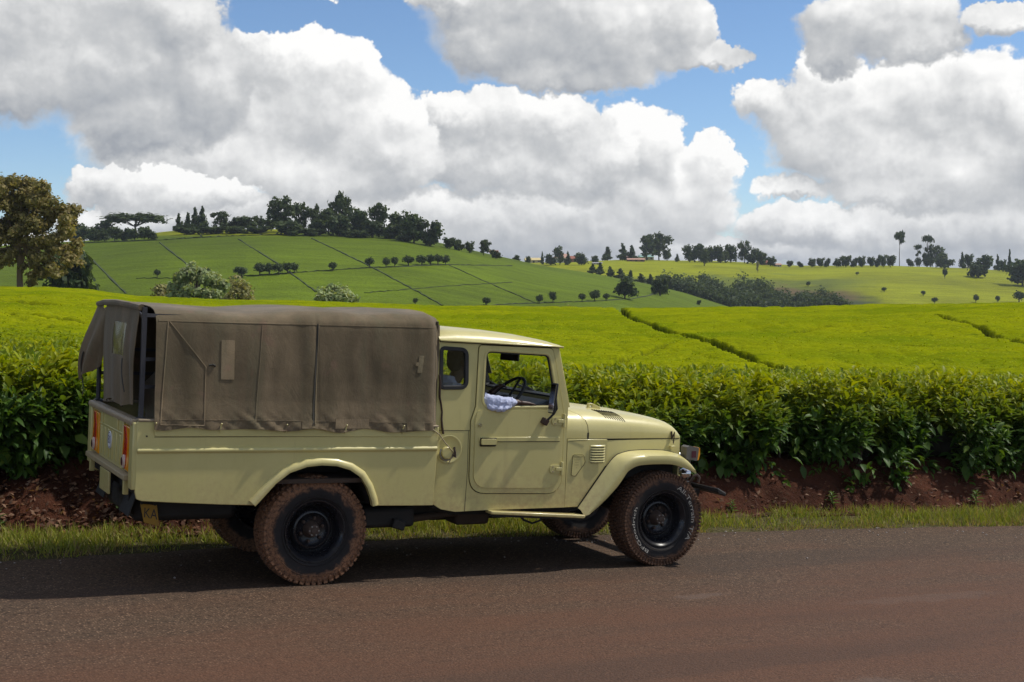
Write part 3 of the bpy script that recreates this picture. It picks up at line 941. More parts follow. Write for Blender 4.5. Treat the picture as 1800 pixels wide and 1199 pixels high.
# --- tail ---------------------------------------------------------------------------------------
tg = MB().box(-1.305, -1.270, 0.40, 1.22, 0.805, 1.135).build('tailgate', 'cream_paint', truck, bevel=0.006)
MB().plate([(-1.325, 1.142), (-1.255, 1.142), (-1.255, 1.182), (-1.318, 1.186), (-1.330, 1.170)], (), 0.035, 1.595).build('capping_rail', 'rust_paint', tg, bevel=0.006)
for y in np.linspace(0.47, 1.15, 6):
    MB().box(-1.3115, -1.303, y-0.022, y+0.022, 0.83, 1.035).build('pressed_rib', 'cream_paint', tg, bevel=0.004)
MB().box(-1.310, -1.303, 0.41, 1.21, 1.045, 1.056).build('pressed_line', 'cream_paint', tg, bevel=0.003)
for y in (0.55, 1.10):
    MB().box(-1.316, -1.303, y-0.02, y+0.02, 1.062, 1.132).build('latch', 'cream_paint', tg, bevel=0.003)
for s in (0, 1):
    mb = MB().box(-1.318, -1.262, 0.004, 0.115, 0.715, 1.165)
    (mb.mirrored() if s else mb).build('corner_post', 'cream_paint', tg, bevel=0.008)
    mb = MB().box(-1.290, -1.264, 0.117, 0.39, 0.80, 1.14)
    (mb.mirrored() if s else mb).build('lamp_panel', 'cream_paint', tg, bevel=0.004)
# 80 km/h disc
dk = MB().lathe([(0.0, -0.004), (0.060, -0.004), (0.064, 0.0), (0.0, 0.0)], (-1.3125, 0.80, 0.965), 28, 'x')
dk.build('speed_sticker', 'sticker_white', tg)
dr = MB()
for k in range(28):
    a0, a1 = 2*math.pi*k/28, 2*math.pi*(k+1)/28
    dr.add([(-1.3172, 0.80+r*math.cos(a), 0.965+r*math.sin(a)) for r, a in ((0.052, a0), (0.057, a0), (0.057, a1), (0.052, a1))], [(0, 1, 2, 3)])
vs, fs = text_mesh('80', 0.085)
dr.add([(-1.3172, 0.80-x, 0.965+y) for x, y, z in vs], fs)
dr.build('speed_number', 'sticker_ink', tg, smooth=0)
# banner-shaped tail lamps: orange and red, with a round reflector at the foot
def tail_lamp(y0, flip):
    f = -1 if flip else 1
    Y = lambda d: y0+f*d
    L = MB().plate([(Y(-0.11), 1.115), (Y(0.085), 1.125), (Y(0.12), 0.83), (Y(-0.13), 0.815)], (), -1.312, -1.292, 'yz')
    o = L.build('tail_light', 'orange_lens', truck, bevel=0.004)
    red = [(Y(0.01), 1.114), (Y(0.078), 1.118), (Y(0.035), 1.02), (Y(0.080), 0.90), (Y(0.105), 0.836), (Y(0.0), 0.826), (Y(-0.035), 0.93), (Y(-0.045), 1.02)]
    MB().plate(red, (), -1.316, -1.311, 'yz').build('red_stripe', 'red_lens', o, bevel=0.002)
    MB().lathe([(0.0, -0.014), (0.030, -0.014), (0.030, -0.008), (0.044, -0.008), (0.048, 0.0), (0.0, 0.0)], (-1.3165, Y(0.03), 0.875), 22, 'x').build('reflector_rim', 'reflector_rim', o)
    MB().lathe([(0.0, -0.017), (0.024, -0.0165), (0.030, -0.0145), (0.0, -0.0142)], (-1.3165, Y(0.03), 0.875), 20, 'x').build('reflector', 'reflector_glass', o)
tail_lamp(0.245, False); tail_lamp(1.355, False)
rb = MB().plate([(-1.345, 0.762), (-1.290, 0.764), (-1.290, 0.806), (-1.345, 0.798)], (), 0.117, 1.55).build('bumper', 'ledge_paint', truck, bevel=0.006)
for y in (0.20, 0.82, 1.44):
    MB().box(-1.330, -1.296, y-0.02, y+0.02, 0.66, 0.757).build('bracket', 'cream_paint', rb, bevel=0.003)
MB().box(-1.345, -1.330, 0.62, 0.95, 0.60, 0.757).build('hanging_plate', 'cream_paint', rb, bevel=0.003)
for y in (0.26, 1.14):
    mb = MB().slab([[(-1.20-0.02*k, yy, 0.72-0.055*k) for yy in np.linspace(y, y+0.30, 4)] for k in range(5)], 0.008)
    mb.build('mud_flap', 'rubber', truck)
MB().bar((-1.24, 0.05, 0.70), (-1.24, 1.58, 0.70), 0.06, 0.06).build('tail_beam', 'chassis_black', truck)
# yellow plate hung under the tail
np_ = MB().plate([(-1.20, 0.585), (-1.085, 0.572), (-1.065, 0.425), (-1.17, 0.455)], (), 0.245, 0.251).build('number_plate', 'plate_yellow', truck, bevel=0.002)
vs, fs = text_mesh('KA', 0.085)
MB().add([(-1.128+x*0.85, 0.2435, 0.512+y*1.15-x*0.18) for x, y, z in vs], fs).build('plate_number', 'plate_black', np_, smooth=0)
MB().bar((-1.19, 0.25, 0.58), (-1.19, 0.25, 0.72), 0.012, 0.012).bar((-1.10, 0.25, 0.57), (-1.10, 0.25, 0.72), 0.012, 0.012).build('plate_hanger', 'chassis_black', np_)

# --- canvas canopy -------------------------------------------------------------------------------
HOOP_Z = 1.948
def canopy_section(k):
    """Cross-section of the tilt: y, z for k running 0..1 from the near hem over the roof to the far hem."""
    pts = [(-0.020, 1.135), (-0.010, 1.20), (0.014, 1.32), (0.026, 1.45), (0.034, 1.65), (0.040, 1.80), (0.048, 1.862), (0.080, 1.898), (0.13, 1.922), (0.24, 1.938), (0.45, 1.948), (0.815, 1.952)]
    full = pts + [(WID-y, z) for y, z in reversed(pts[:-1])]
    d = [0.0]
    for a, b in zip(full[:-1], full[1:]): d.append(d[-1]+math.hypot(b[0]-a[0], b[1]-a[1]))
    q = k*d[-1]
    return float(np.interp(q, d, [p[0] for p in full])), float(np.interp(q, d, [p[1] for p in full]))
def canopy_sheet(x0, x1, inset=0.0):
    nx, nk = 170, 96
    ks = np.concatenate([np.linspace(0, 0.23, 44), np.linspace(0.236, 0.34, 16), np.linspace(0.36, 0.66, 12), np.linspace(0.68, 1.0, 24)])
    rows = []
    for i in range(nx):
        f = i/(nx-1); x = x0+(x1-x0)*f
        row = []
        for k in ks:
            y, z = canopy_section(float(k))
            hang = max(0.0, 1-(z-1.12)/0.75)
            near = 1 if y < WID/2 else -1
            # sag between hoops, fluttering hem, pulls at the tie hooks
            sag = 0.012*math.cos((x+0.08)*math.pi/0.52)*sstep(1.85, 1.95, z)
            if z > 1.9: sag += 0.010*noise.noise(Vector((x*2.2, y*1.5, 3.0)))
            if x > 0.30 and z > 1.9: sag += 0.018*math.exp(-((x-0.52)/0.14)**2)-0.006*sstep(0.6, 0.9, x)
            wr = 0.016*noise.noise(Vector((x*3.1, z*1.3, near*2.0))) + 0.007*noise.noise(Vector((x*9, z*3.5, near*5.0)))
            low = sstep(1.30, 1.13, z)
            wr += low*(0.014*noise.noise(Vector((x*16+z*22, z*5, 1.0)))+0.010*noise.noise(Vector((x*30-z*25, z*8, 4.0))))
            # loose rear edge and the fold at the seam
            wr += -0.006*math.exp(-((x+0.065-0.03*(1.9-z))/0.012)**2)*(1 if z < 1.9 else 0)
            wr += 0.010*math.exp(-((x+0.12)/0.05)**2)
            dz = -0.014*low*(0.5+0.5*math.cos((x-HOOKS[1])*2*math.pi/0.447)) if z < 1.2 else 0.0
            hem = 0.016*noise.noise(Vector((x*5.0, 0, 9.0)))*sstep(1.18, 1.125, z)
            tilt = -0.022*(x+1.18)/2.08*sstep(1.5, 1.13, z)
            xx = x + (0.030*(z-1.13)/0.8 if i > nx-2 else 0.0)
            y2 = y-near*(wr+0.010*math.sin(math.pi*min(1, max(0, (z-1.12)/0.78)))) + near*inset
            if i >= nx-7:                     # rounded front corner
                c = (i-(nx-7))/6.0
                y2 += near*0.045*c*c
                if z > 1.85: sag -= 0.030*c*c
            rise_ = (0.052*(x+1.18)/2.08-0.014)*sstep(1.5, 1.85, z)
            row.append((xx, y2, z+sag+dz+hem+tilt+rise_-inset))
        rows.append(row)
    return rows
can = MB().slab(canopy_sheet(-1.185, 0.885), 0.005).build('canopy', 'canvas', truck, smooth=60)
# front wall of the tilt
rows = []
for i in range(14):
    y = 0.07+(WID-0.14)*i/13
    rows.append([(0.893+0.012*noise.noise(Vector((y*4, k*0.9, 2))), y, 1.14+0.775*k/9) for k in range(10)])
MB().slab(rows, 0.005).build('canvas_wall', 'canvas', can, smooth=60)
def strip_on_side(pts, w, name, mat, t=0.004, off=0.012):
    """A flat ribbon laid on the near side of the tilt through (x, z) points."""
    rows = []
    P = []
    for (a, b) in zip(pts[:-1], pts[1:]):
        n = max(2, int(math.hypot(b[0]-a[0], b[1]-a[1])/0.03))
        P += [(a[0]+(b[0]-a[0])*k/n, a[1]+(b[1]-a[1])*k/n) for k in range(n)]
    P.append(pts[-1])
    for i, p in enumerate(P):
        a, b = P[max(i-1, 0)], P[min(i+1, len(P)-1)]
        d = Vector((b[0]-a[0], b[1]-a[1])).normalized(); nr = Vector((-d.y, d.x))*w/2
        r = []
        for s in (-1, -0.33, 0.33, 1):
            x, z = p[0]+nr.x*s, p[1]+nr.y*s
            r.append((x, side_y(x, z)-off, z))
        rows.append(r)
    return MB().slab(rows, -t).build(name, mat, can, smooth=60)
_bv = None
def side_y(x, z):
    """y of the near side of the canvas at x, z (looked up on the mesh)."""
    global _bv
    if _bv is None:
        from mathutils.bvhtree import BVHTree
        me = can.data
        _bv = BVHTree.FromPolygons([v.co[:] for v in me.vertices], [p.vertices[:] for p in me.polygons])
    h = _bv.ray_cast(Vector((x, -1, z)), Vector((0, 1, 0)))
    return h[0].y if h[0] is not None and h[0].y < 0.5 else 0.03
strip_on_side([(-1.105, 1.845), (-1.145, 1.155)], 0.006, 'piping', 'canvas_patch', 0.003, 0.004)
strip_on_side([(-1.145, 1.155), (-0.852, 1.150)], 0.006, 'piping', 'canvas_patch', 0.003, 0.004)
strip_on_side([(-1.095, 1.845), (-0.845, 1.545), (-0.852, 1.150)], 0.006, 'piping', 'canvas_patch', 0.003, 0.004)
strip_on_side([(-0.052, 1.865), (-0.062, 1.6), (-0.082, 1.16)], 0.010, 'zip', 'webbing', 0.003, 0.004)
strip_on_side([(-0.046, 1.865), (-0.052, 1.6), (-0.066, 1.16)], 0.006, 'zip_flap', 'canvas_patch', 0.003, 0.006)
strip_on_side([(-0.455, 1.845), (-0.495, 1.16)], 0.008, 'seam', 'canvas_worn', 0.002, 0.003)
strip_on_side([(-1.17, 1.850), (-0.3, 1.858), (0.86, 1.872)], 0.010, 'seam', 'canvas_worn', 0.002, 0.003)
strip_on_side([(-1.15, 1.190), (-0.3, 1.186), (0.85, 1.170)], 0.006, 'hem_stitching', 'canvas_worn', 0.002, 0.003)
strip_on_side([(0.876, 1.84), (0.880, 1.5), (0.872, 1.18)], 0.008, 'edge_binding', 'canvas_patch', 0.003, 0.003)
def patch(x0, x1, z0, z1, mat, skew=0.0, name='patch'):
    rows = [[(x0+(x1-x0)*i/6+skew*(k/5-0.5), side_y(x0+(x1-x0)*i/6, z0+(z1-z0)*k/5)-0.0015-0.001*math.sin(math.pi*i/6), z0+(z1-z0)*k/5) for k in range(6)] for i in range(7)]
    return MB().slab(rows, 0.0025).build(name, mat, can, smooth=60)
patch(-0.742, -0.650, 1.462, 1.732, 'canvas_patch', -0.004)
patch(0.722, 0.760, 1.535, 1.660, 'canvas_patch', 0.014)
patch(0.700, 0.722, 1.585, 1.612, 'canvas_patch')
patch(0.085, 0.345, 1.128, 1.196, 'canvas_worn')
patch(-0.165, -0.095, 1.130, 1.180, 'canvas_worn')
patch(0.64, 0.78, 1.115, 1.178, 'canvas_worn')
MB().tube([(-0.825, side_y(-0.825, 1.55)-0.003, 1.556), (-0.80, side_y(-.80, 1.55)-0.006, 1.562), (-0.78, side_y(-.78, 1.55)-0.003, 1.552)], 0.007, 6).build('tie_knot', 'webbing', can)
MB().tube([(-0.10, -0.012, 1.175), (-0.085, -0.014, 1.15), (-0.075, -0.006, 1.135)], 0.007, 6).build('zip_pull', 'steel', can)

# hoops and rear frame
fr = MB().bar((-1.262, 0.052, 1.185), (-1.262, 0.058, 1.935), 0.030, 0.030).build('canopy_frame', 'frame_iron', truck)
def post(y): return MB().bar((-1.262, y, 1.185), (-1.262, y, 1.93), 0.028, 0.028)
post(WID-0.052).build('post', 'frame_iron', fr)
for z in (1.880, 1.585, 1.400):
    MB().bar((-1.250, 0.062, z), (-1.17, 0.085, z), 0.018, 0.024).bar((-1.17, 0.085, z), (0.84, 0.10, z), 0.018, 0.024).build('canopy_rail', 'frame_iron', fr)
    MB().bar((-1.250, WID-0.09, z), (0.84, WID-0.10, z), 0.018, 0.024).build('canopy_rail', 'frame_iron', fr)
for x in (-1.262, -0.58, 0.12, 0.83):
    MB().tube([(x, 0.075 if x > -1.2 else 0.055, 1.2), (x, 0.085 if x > -1.2 else 0.058, 1.84), (x, 0.135, 1.875), (x, 0.24, 1.892), (x, WID/2, 1.900), (x, WID-0.24, 1.892), (x, WID-0.135, 1.875), (x, WID-0.085, 1.84), (x, WID-0.075, 1.2)], 0.013, 8).build('hoop', 'frame_iron', fr)
MB().box(-1.285, -1.235, 0.02, 0.10, 1.176, 1.196).build('foot_plate', 'frame_iron', fr)
MB().box(-1.285, -1.235, WID-0.10, WID-0.02, 1.176, 1.196).build('foot_plate', 'frame_iron', fr)
# rear curtain: hangs from the top bar, gathered at the near side, with a clear window
def curtain_x(y, z):
    f = (1.93-z)/0.72
    fold = 0.028*math.sin(y*21+1.0+f*1.2)*f*(0.35+0.65*sstep(0.75, 0.30, y)) + 0.02*noise.noise(Vector((y*3, z*3, 7)))*f
    return -1.287-0.022*math.sin(math.pi*min(1, f))+fold
WIN = (0.42, 0.86, 1.585, 1.815)
rows = []
for i in range(60):
    y = 0.085+(1.225-0.085)*i/59
    bot = 1.262-0.030*(y-0.1)+0.02*math.sin(y*9)
    rows.append([(curtain_x(y, 1.938-(1.938-bot)*k/29), y, 1.938-(1.938-bot)*k/29) for k in range(30)])
# cut the window out of the sheet by splitting it in four bands
def curtain_piece(y0, y1, z0, z1, ny, nz):
    rr = []
    for i in range(ny):
        y = y0+(y1-y0)*i/(ny-1)
        bot = (1.262-0.030*(y-0.1)+0.02*math.sin(y*9)) if z0 is None else z0
        rr.append([(curtain_x(y, z1-(z1-bot)*k/(nz-1)), y, z1-(z1-bot)*k/(nz-1)) for k in range(nz)])
    return rr
cm = MB()
cm.slab(curtain_piece(0.085, WIN[0], None, 1.938, 22, 30), 0.004)
cm.slab(curtain_piece(WIN[1], 1.225, None, 1.938, 22, 30), 0.004)
cm.slab(curtain_piece(WIN[0], WIN[1], WIN[3], 1.938, 18, 8), 0.004)
cm.slab(curtain_piece(WIN[0], WIN[1], None, WIN[2], 18, 20), 0.004)
cur = cm.build('canvas_curtain', 'canvas', truck, smooth=60)
MB().slab(curtain_piece(WIN[0]-0.01, WIN[1]+0.01, WIN[2]-0.01, WIN[3]+0.01, 16, 10), 0.002).build('clear_window', 'clear_plastic', cur, smooth=60)
# top edge roll and the loose corner blown out on the far side
MB().tube([(-1.285, 0.06, 1.930), (-1.295, 0.35, 1.942), (-1.295, 0.815, 1.950), (-1.295, 1.3, 1.942), (-1.285, 1.57, 1.925)], 0.022, 8).build('canvas_roll', 'canvas', cur)
rows = []
for i in range(22):
    f = i/21
    row = []
    for k in range(22):
        g = k/21
        y = 1.575-0.31*f*(1-0.35*g)
        z = 1.935-g*(0.60-0.17*f)-0.05*f
        out_ = 0.15*math.sin(math.pi*0.62*g)*(1-f)**0.6*(0.6+0.4*g)+0.02*math.sin(f*9+g*4)*g
        row.append((-1.285-out_, y, z))
    rows.append(row)
MB().slab(rows, 0.004).build('loose_flap', 'canvas', cur, smooth=60)
MB().slab([[(-1.395-0.012*math.sin(k*0.7), 1.535+w+0.02*math.sin(k*0.4), 1.56-0.042*k) for w in (-0.012, 0.012)] for k in range(9)], 0.004).build('strap', 'webbing', cur)
MB().slab([[(-1.345-0.008*math.sin(k*0.5), 0.33+w-0.014*k, 1.575-0.032*k) for w in (-0.013, 0.013)] for k in range(8)], 0.004).build('strap', 'webbing', cur)
# a canvas bundle seen inside through the gap
MB().slab([[(-1.12+0.02*math.sin(k*2+i), 0.12+0.12*i+0.03*math.sin(k*1.5), 1.58-0.10*k-0.05*i) for k in range(5)] for i in range(5)], 0.01).build('canvas_lining', 'canvas', cur, smooth=60)

# --- cab -----------------------------------------------------------------------------------------
CY = 0.068
def gap_line(pts, w, y, closed=False, d=0.012):
    """A dark shut line sunk into a panel face: thin strip just proud of y."""
    mb = MB(); P = list(pts)
    n = len(P); rows = []
    for i in range(n):
        a = Vector(P[i-1] if (closed or i > 0) else P[0]); b = Vector(P[(i+1) % n] if (closed or i < n-1) else P[-1])
        dd = (b-a).normalized(); nr = Vector((-dd.y, dd.x))*w/2
        rows.append([(P[i][0]-nr.x, y, P[i][1]-nr.y), (P[i][0]+nr.x, y, P[i][1]+nr.y)])
    return mb.slab(rows+([rows[0]] if closed else []), -0.003)
DOOR = rpoly([(1.236, 1.750), (1.868, 1.742), (1.905, 1.62), (1.998, 1.215), (2.003, 0.612), (1.206, 0.632), (1.196, 1.175), (1.232, 1.290)], [0.03, 0.035, 0.05, 0.02, 0.13, 0.14, 0.02, 0.03], 6)
def inset_poly(P, d):
    n = len(P); out = []
    for i in range(n):
        a, b = Vector(P[i-1]), Vector(P[(i+1) % n]); t_ = (b-a).normalized(); nr = Vector((-t_.y, t_.x))
        out.append((P[i][0]+nr.x*d, P[i][1]+nr.y*d))
    return out
DOOR_W = rpoly([(1.300, 1.706), (1.838, 1.690), (1.932, 1.300), (1.294, 1.290)], [0.045, 0.05, 0.035, 0.06], 6)
area = sum(DOOR[i-1][0]*DOOR[i][1]-DOOR[i][0]*DOOR[i-1][1] for i in range(len(DOOR)))
SG = 1 if area > 0 else -1
door_hole = inset_poly(DOOR, -0.007*SG)
QWIN = rpoly([(0.925, 1.722), (1.136, 1.714), (1.148, 1.428), (0.935, 1.424)], [0.03, 0.055, 0.055, 0.03], 6)
cab_outer = [(0.905, 1.775), (1.915, 1.757), (2.035, 1.292), (2.045, 0.50), (1.36, 0.498), (1.10, 0.492), (0.98, 0.515), (0.905, 0.56)]
cab_mb = MB().plate(cab_outer, [door_hole, QWIN], CY, CY+0.03)
cab = cab_mb.build('cab', 'cream_paint', truck, bevel=0.004)
cab_mb.mirrored().build('side_panel', 'cream_paint', cab, bevel=0.004)
MB().plate([(0.07, 0.55), (WID-0.07, 0.55), (WID-0.09, 1.78), (0.09, 1.78)], [rpoly([(0.28, 1.40), (WID-0.28, 1.40), (WID-0.30, 1.70), (0.30, 1.70)], 0.05)], 0.906, 0.925, 'yz').build('cab_wall', 'cream_paint', cab, bevel=0.003)
MB().box(0.93, 2.04, 0.10, WID-0.10, 0.52, 0.55).build('floor', 'vinyl_dark', cab)
# door reveal behind the shut line
MB().ring(inset_poly(DOOR, -0.012*SG), inset_poly(DOOR, 0.02*SG), CY+0.024, CY+0.034).build('door_reveal', 'seam_dark', cab)
def ring(P, w0, w1, y0, y1, sg):
    return MB().ring(inset_poly(P, -w0*sg), inset_poly(P, w1*sg), y0, y1)
qa = sum(QWIN[i-1][0]*QWIN[i][1]-QWIN[i][0]*QWIN[i-1][1] for i in range(len(QWIN))); QS = 1 if qa > 0 else -1
ring(QWIN, 0.014, 0.016, CY-0.010, CY+0.02, QS).build('window_seal', 'rubber', cab, bevel=0.004)
MB().plate(inset_poly(QWIN, 0.004*QS), (), CY+0.006, CY+0.010).build('quarter_window', 'window_glass', cab)
mb = ring(QWIN, 0.014, 0.016, CY-0.010, CY+0.02, QS); mb.mirrored().build('window_seal', 'rubber', cab)
MB().plate(inset_poly(QWIN, 0.004*QS), (), CY+0.006, CY+0.010).mirrored().build('quarter_window', 'window_glass', cab)
# body seams
gap_line([(0.91, 1.107), (1.19, 1.104)], 0.004, CY-0.0015).build('body_seam', 'seam_dark', cab)
gap_line([(1.180, 1.10), (1.186, 0.80), (1.178, 0.495)], 0.003, CY-0.0015).build('body_seam', 'seam_dark', cab)
# fuel filler recess
dish = MB()
dish.lathe([(0.108, -0.004), (0.100, -0.0065), (0.092, -0.002), (0.070, 0.004), (0.040, 0.0045), (0.0, 0.0045)], (1.020, CY-0.005, 0.965), 36)
dish.build('filler_dish', 'cream_paint', cab, smooth=60)
fc = MB().lathe([(0.0, -0.030), (0.040, -0.030), (0.046, -0.024), (0.046, 0.0), (0.0, 0.0)], (1.000, CY-0.003, 0.940), 26)
fc.build('filler_cap', 'cream_paint', cab, bevel=0.003)
MB().tube([(1.046*1.0+0.0*k, CY-0.02, 0.0) for k in range(1)]+[(1.000+0.056*math.cos(a), CY-0.022, 0.940+0.056*math.sin(a)) for a in np.linspace(2.6, 6.6, 16)][1:], 0.0055, 6).build('cap_ring', 'steel', cab) if False else MB().tube([(1.000+0.056*math.cos(a), CY-0.022, 0.940+0.056*math.sin(a)) for a in np.linspace(2.6, 6.4, 16)], 0.0055, 6).build('cap_ring', 'steel', cab)
MB().tube([(1.052, CY-0.03, 0.98), (1.060, CY-0.04, 0.945), (1.042, CY-0.035, 0.925), (1.068, CY-0.03, 0.905), (1.055, CY-0.03, 0.985)], 0.008, 6).build('padlock', 'hub_rust', cab)
MB().tube([(0.84, -0.008, 1.128), (0.905, -0.012, 1.085), (0.965, 0.010, 1.02), (1.048, CY-0.035, 0.945), (1.02, CY-0.02, 0.86)], 0.0045, 6).build('tie_cord', 'rope', cab)
# dark tonneau edge between cab and canopy
MB().slab([[(0.912+0.045*sstep(0, 1, k/8)+0.006*math.sin(k*1.7), 0.048+0.012*j-0.006*math.sin(k), 1.52-0.055*k) for j in range(3)] for k in range(9)], 0.008).build('strap', 'leather_strap', cab)

# roof: a pressed shell with a gutter
def roof_rows():
    rows = []
    for x, zt, zg in [(0.900, 1.845, 1.785), (0.93, 1.866, 1.778), (1.05, 1.874, 1.776), (1.25, 1.872, 1.774), (1.45, 1.860, 1.772), (1.62, 1.843, 1.769), (1.76, 1.822, 1.765), (1.86, 1.802, 1.762), (1.92, 1.785, 1.760), (1.955, 1.772, 1.757), (1.962, 1.760, 1.756)]:
        row = []
        h = zt-zg
        for y, f in [(CY-0.016, 0.0), (CY-0.012, 0.12), (CY+0.004, 0.36), (CY+0.035, 0.62), (CY+0.09, 0.82), (0.28, 0.93), (0.5, 0.985), (WID/2, 1.0)]:
            row.append((x, y, zg+h*f))
        row += [(x, WID-y, z) for x, y, z in reversed(row[:-1])]
        rows.append(row)
    return rows
roof = MB().slab(roof_rows(), -0.012).build('roof', 'cream_paint', truck, smooth=50)
gut = MB().plate([(0.905, 1.772), (1.958, 1.752), (1.958, 1.762), (0.905, 1.784)], (), CY-0.026, CY+0.006)
gut.build('gutter', 'cream_paint', roof, bevel=0.003); gut.mirrored().build('gutter', 'cream_paint', roof, bevel=0.003)
gs = MB().plate([(0.91, 1.764), (1.93, 1.746), (1.93, 1.7535), (0.91, 1.772)], (), CY-0.006, CY+0.004)
gs.build('gutter_joint', 'seam_dark', roof); gs.mirrored().build('gutter_joint', 'seam_dark', roof)

# doors
def make_door(far):
    M = (lambda mb: mb.mirrored()) if far else (lambda mb: mb)
    d = M(MB().plate(DOOR, [DOOR_W], CY-0.008, CY+0.022)).build('door', 'cream_paint', truck, bevel=0.005)
    # raised lower skin with rounded shoulders
    skin = rpoly([(1.245, 1.262), (1.945, 1.262), (1.972, 1.20), (1.975, 0.655), (1.235, 0.672), (1.228, 1.18)], [0.035, 0.03, 0.02, 0.12, 0.12, 0.02], 6)
    M(MB().plate(skin, (), CY-0.015, CY-0.007)).build('door_skin', 'cream_paint', d, bevel=0.007)
    wa = sum(DOOR_W[i-1][0]*DOOR_W[i][1]-DOOR_W[i][0]*DOOR_W[i-1][1] for i in range(len(DOOR_W))); ws = 1 if wa > 0 else -1
    M(MB().ring(inset_poly(DOOR_W, -0.020*ws), inset_poly(DOOR_W, -0.002*ws), CY-0.013, CY-0.006)).build('window_frame', 'cream_paint', d, bevel=0.004)
    M(MB().ring(inset_poly(DOOR_W, -0.001*ws), inset_poly(DOOR_W, 0.010*ws), CY+0.002, CY+0.014)).build('window_seal', 'rubber', d)
    M(MB().box(1.262, 1.962, CY-0.0205, CY-0.0145, 1.022, 1.056)).build('moulding', 'cream_paint', d, bevel=0.005)
    M(MB().box(1.42, 1.962, CY-0.0222, CY-0.0200, 1.020, 1.024)).build('moulding_shade', 'seam_dark', d)  # dark strip painting the shade line under the moulding
    # pull handle in a recess
    M(MB().plate(rpoly([(1.270, 0.985), (1.408, 0.985), (1.412, 1.052), (1.270, 1.052)], 0.012, 4), (), CY-0.0225, CY-0.020)).build('handle_recess', 'seam_dark', d)
    M(MB().plate(rpoly([(1.276, 1.000), (1.402, 1.000), (1.404, 1.044), (1.276, 1.044)], 0.01, 4), (), CY-0.040, CY-0.0228)).build('handle', 'cream_paint', d, bevel=0.005)
    M(MB().lathe([(0.0, -0.012), (0.013, -0.012), (0.016, -0.006), (0.016, 0.0), (0.0, 0.0)], (1.266, CY-0.0155, 1.148), 16)).build('lock', 'chrome', d)
    for hz in (1.180, 0.805):
        M(MB().plate(rpoly([(1.885, hz-0.032), (1.975, hz-0.032), (1.975, hz+0.032), (1.885, hz+0.032)], [0.03, 0.004, 0.004, 0.03], 5), (), CY-0.024, CY-0.0155)).build('hinge_pad', 'cream_paint', d, bevel=0.004)
        hg = MB().lathe([(0.0, -0.052), (0.012, -0.052), (0.012, 0.052), (0.0, 0.052)], (1.993, CY-0.022, hz+0.004), 12, 'z').bar((1.935, CY-0.028, hz), (1.993, CY-0.028, hz), 0.012, 0.026)
        M(hg).build('hinge', 'cream_paint', d, bevel=0.002)
        for q in (-0.018, 0.018):
            M(MB().lathe([(0.0, -0.005), (0.006, -0.005), (0.006, 0.0), (0.0, 0.0)], (1.912, CY-0.0245, hz+q), 8)).build('bolt', 'rust_paint', d)
    if far:
        M(MB().plate(inset_poly(DOOR_W, 0.004*ws), (), CY+0.006, CY+0.010)).build('window_glass', 'window_glass', d)
    return d
make_door(False); make_door(True)

# windscreen
WS0, WS1 = Vector((2.045, 0, 1.285)), Vector((1.925, 0, 1.752))
def ws_pt(y, k, off=0.0):
    p = WS0.lerp(WS1, k); n_ = Vector((WS1.z-WS0.z, 0, WS0.x-WS1.x)).normalized()
    return (p.x+n_.x*off, y, p.z+n_.z*off)
def ws_plate(outer, holes, a, b):
    return MB().plate(outer, holes, a, b, 'xy', warp=lambda r: ws_pt(r[0], r[1], r[2]))
wo = [(CY+0.004, 0.0), (WID-CY-0.004, 0.0), (WID-CY-0.010, 1.0), (CY+0.010, 1.0)]
wh = rpoly([(0.155, 0.16), (WID-0.155, 0.16), (WID-0.165, 0.90), (0.165, 0.90)], 0.06, 6)
wf = ws_plate(wo, [wh], -0.025, 0.012).build('windscreen_frame', 'cream_paint', truck, bevel=0.005)
wa = sum(wh[i-1][0]*wh[i][1]-wh[i][0]*wh[i-1][1] for i in range(len(wh))); wsg = 1 if wa > 0 else -1
ws_plate(inset_poly(wh, -0.014*wsg), [inset_poly(wh, 0.016*wsg)], -0.030, 0.018).build('windscreen_seal', 'rubber', wf)
ws_plate(inset_poly(wh, 0.006*wsg), (), -0.006, -0.002).build('windscreen', 'window_glass', wf)
# licence stickers inside the glass
ws_plate([(WID-0.27, 0.80), (WID-0.20, 0.80), (WID-0.20, 0.92), (WID-0.27, 0.92)], (), -0.012, -0.009).build('orange_sticker', 'orange_lens', wf)
ws_plate([(WID-0.30, 0.40), (WID-0.22, 0.40), (WID-0.22, 0.74), (WID-0.28, 0.74)], (), -0.012, -0.009).build('grey_sticker', 'lamp_grey', wf)
for y in (0.45, 1.15):
    w_ = MB().tube([ws_pt(y, 0.02, 0.03), ws_pt(y+0.10, 0.12, 0.03), ws_pt(y+0.40, 0.26, 0.022)], 0.006, 6).bar(ws_pt(y+0.18, 0.16, 0.022), ws_pt(y+0.50, 0.24, 0.022), 0.010, 0.016)
    w_.build('wiper', 'rubber', wf)
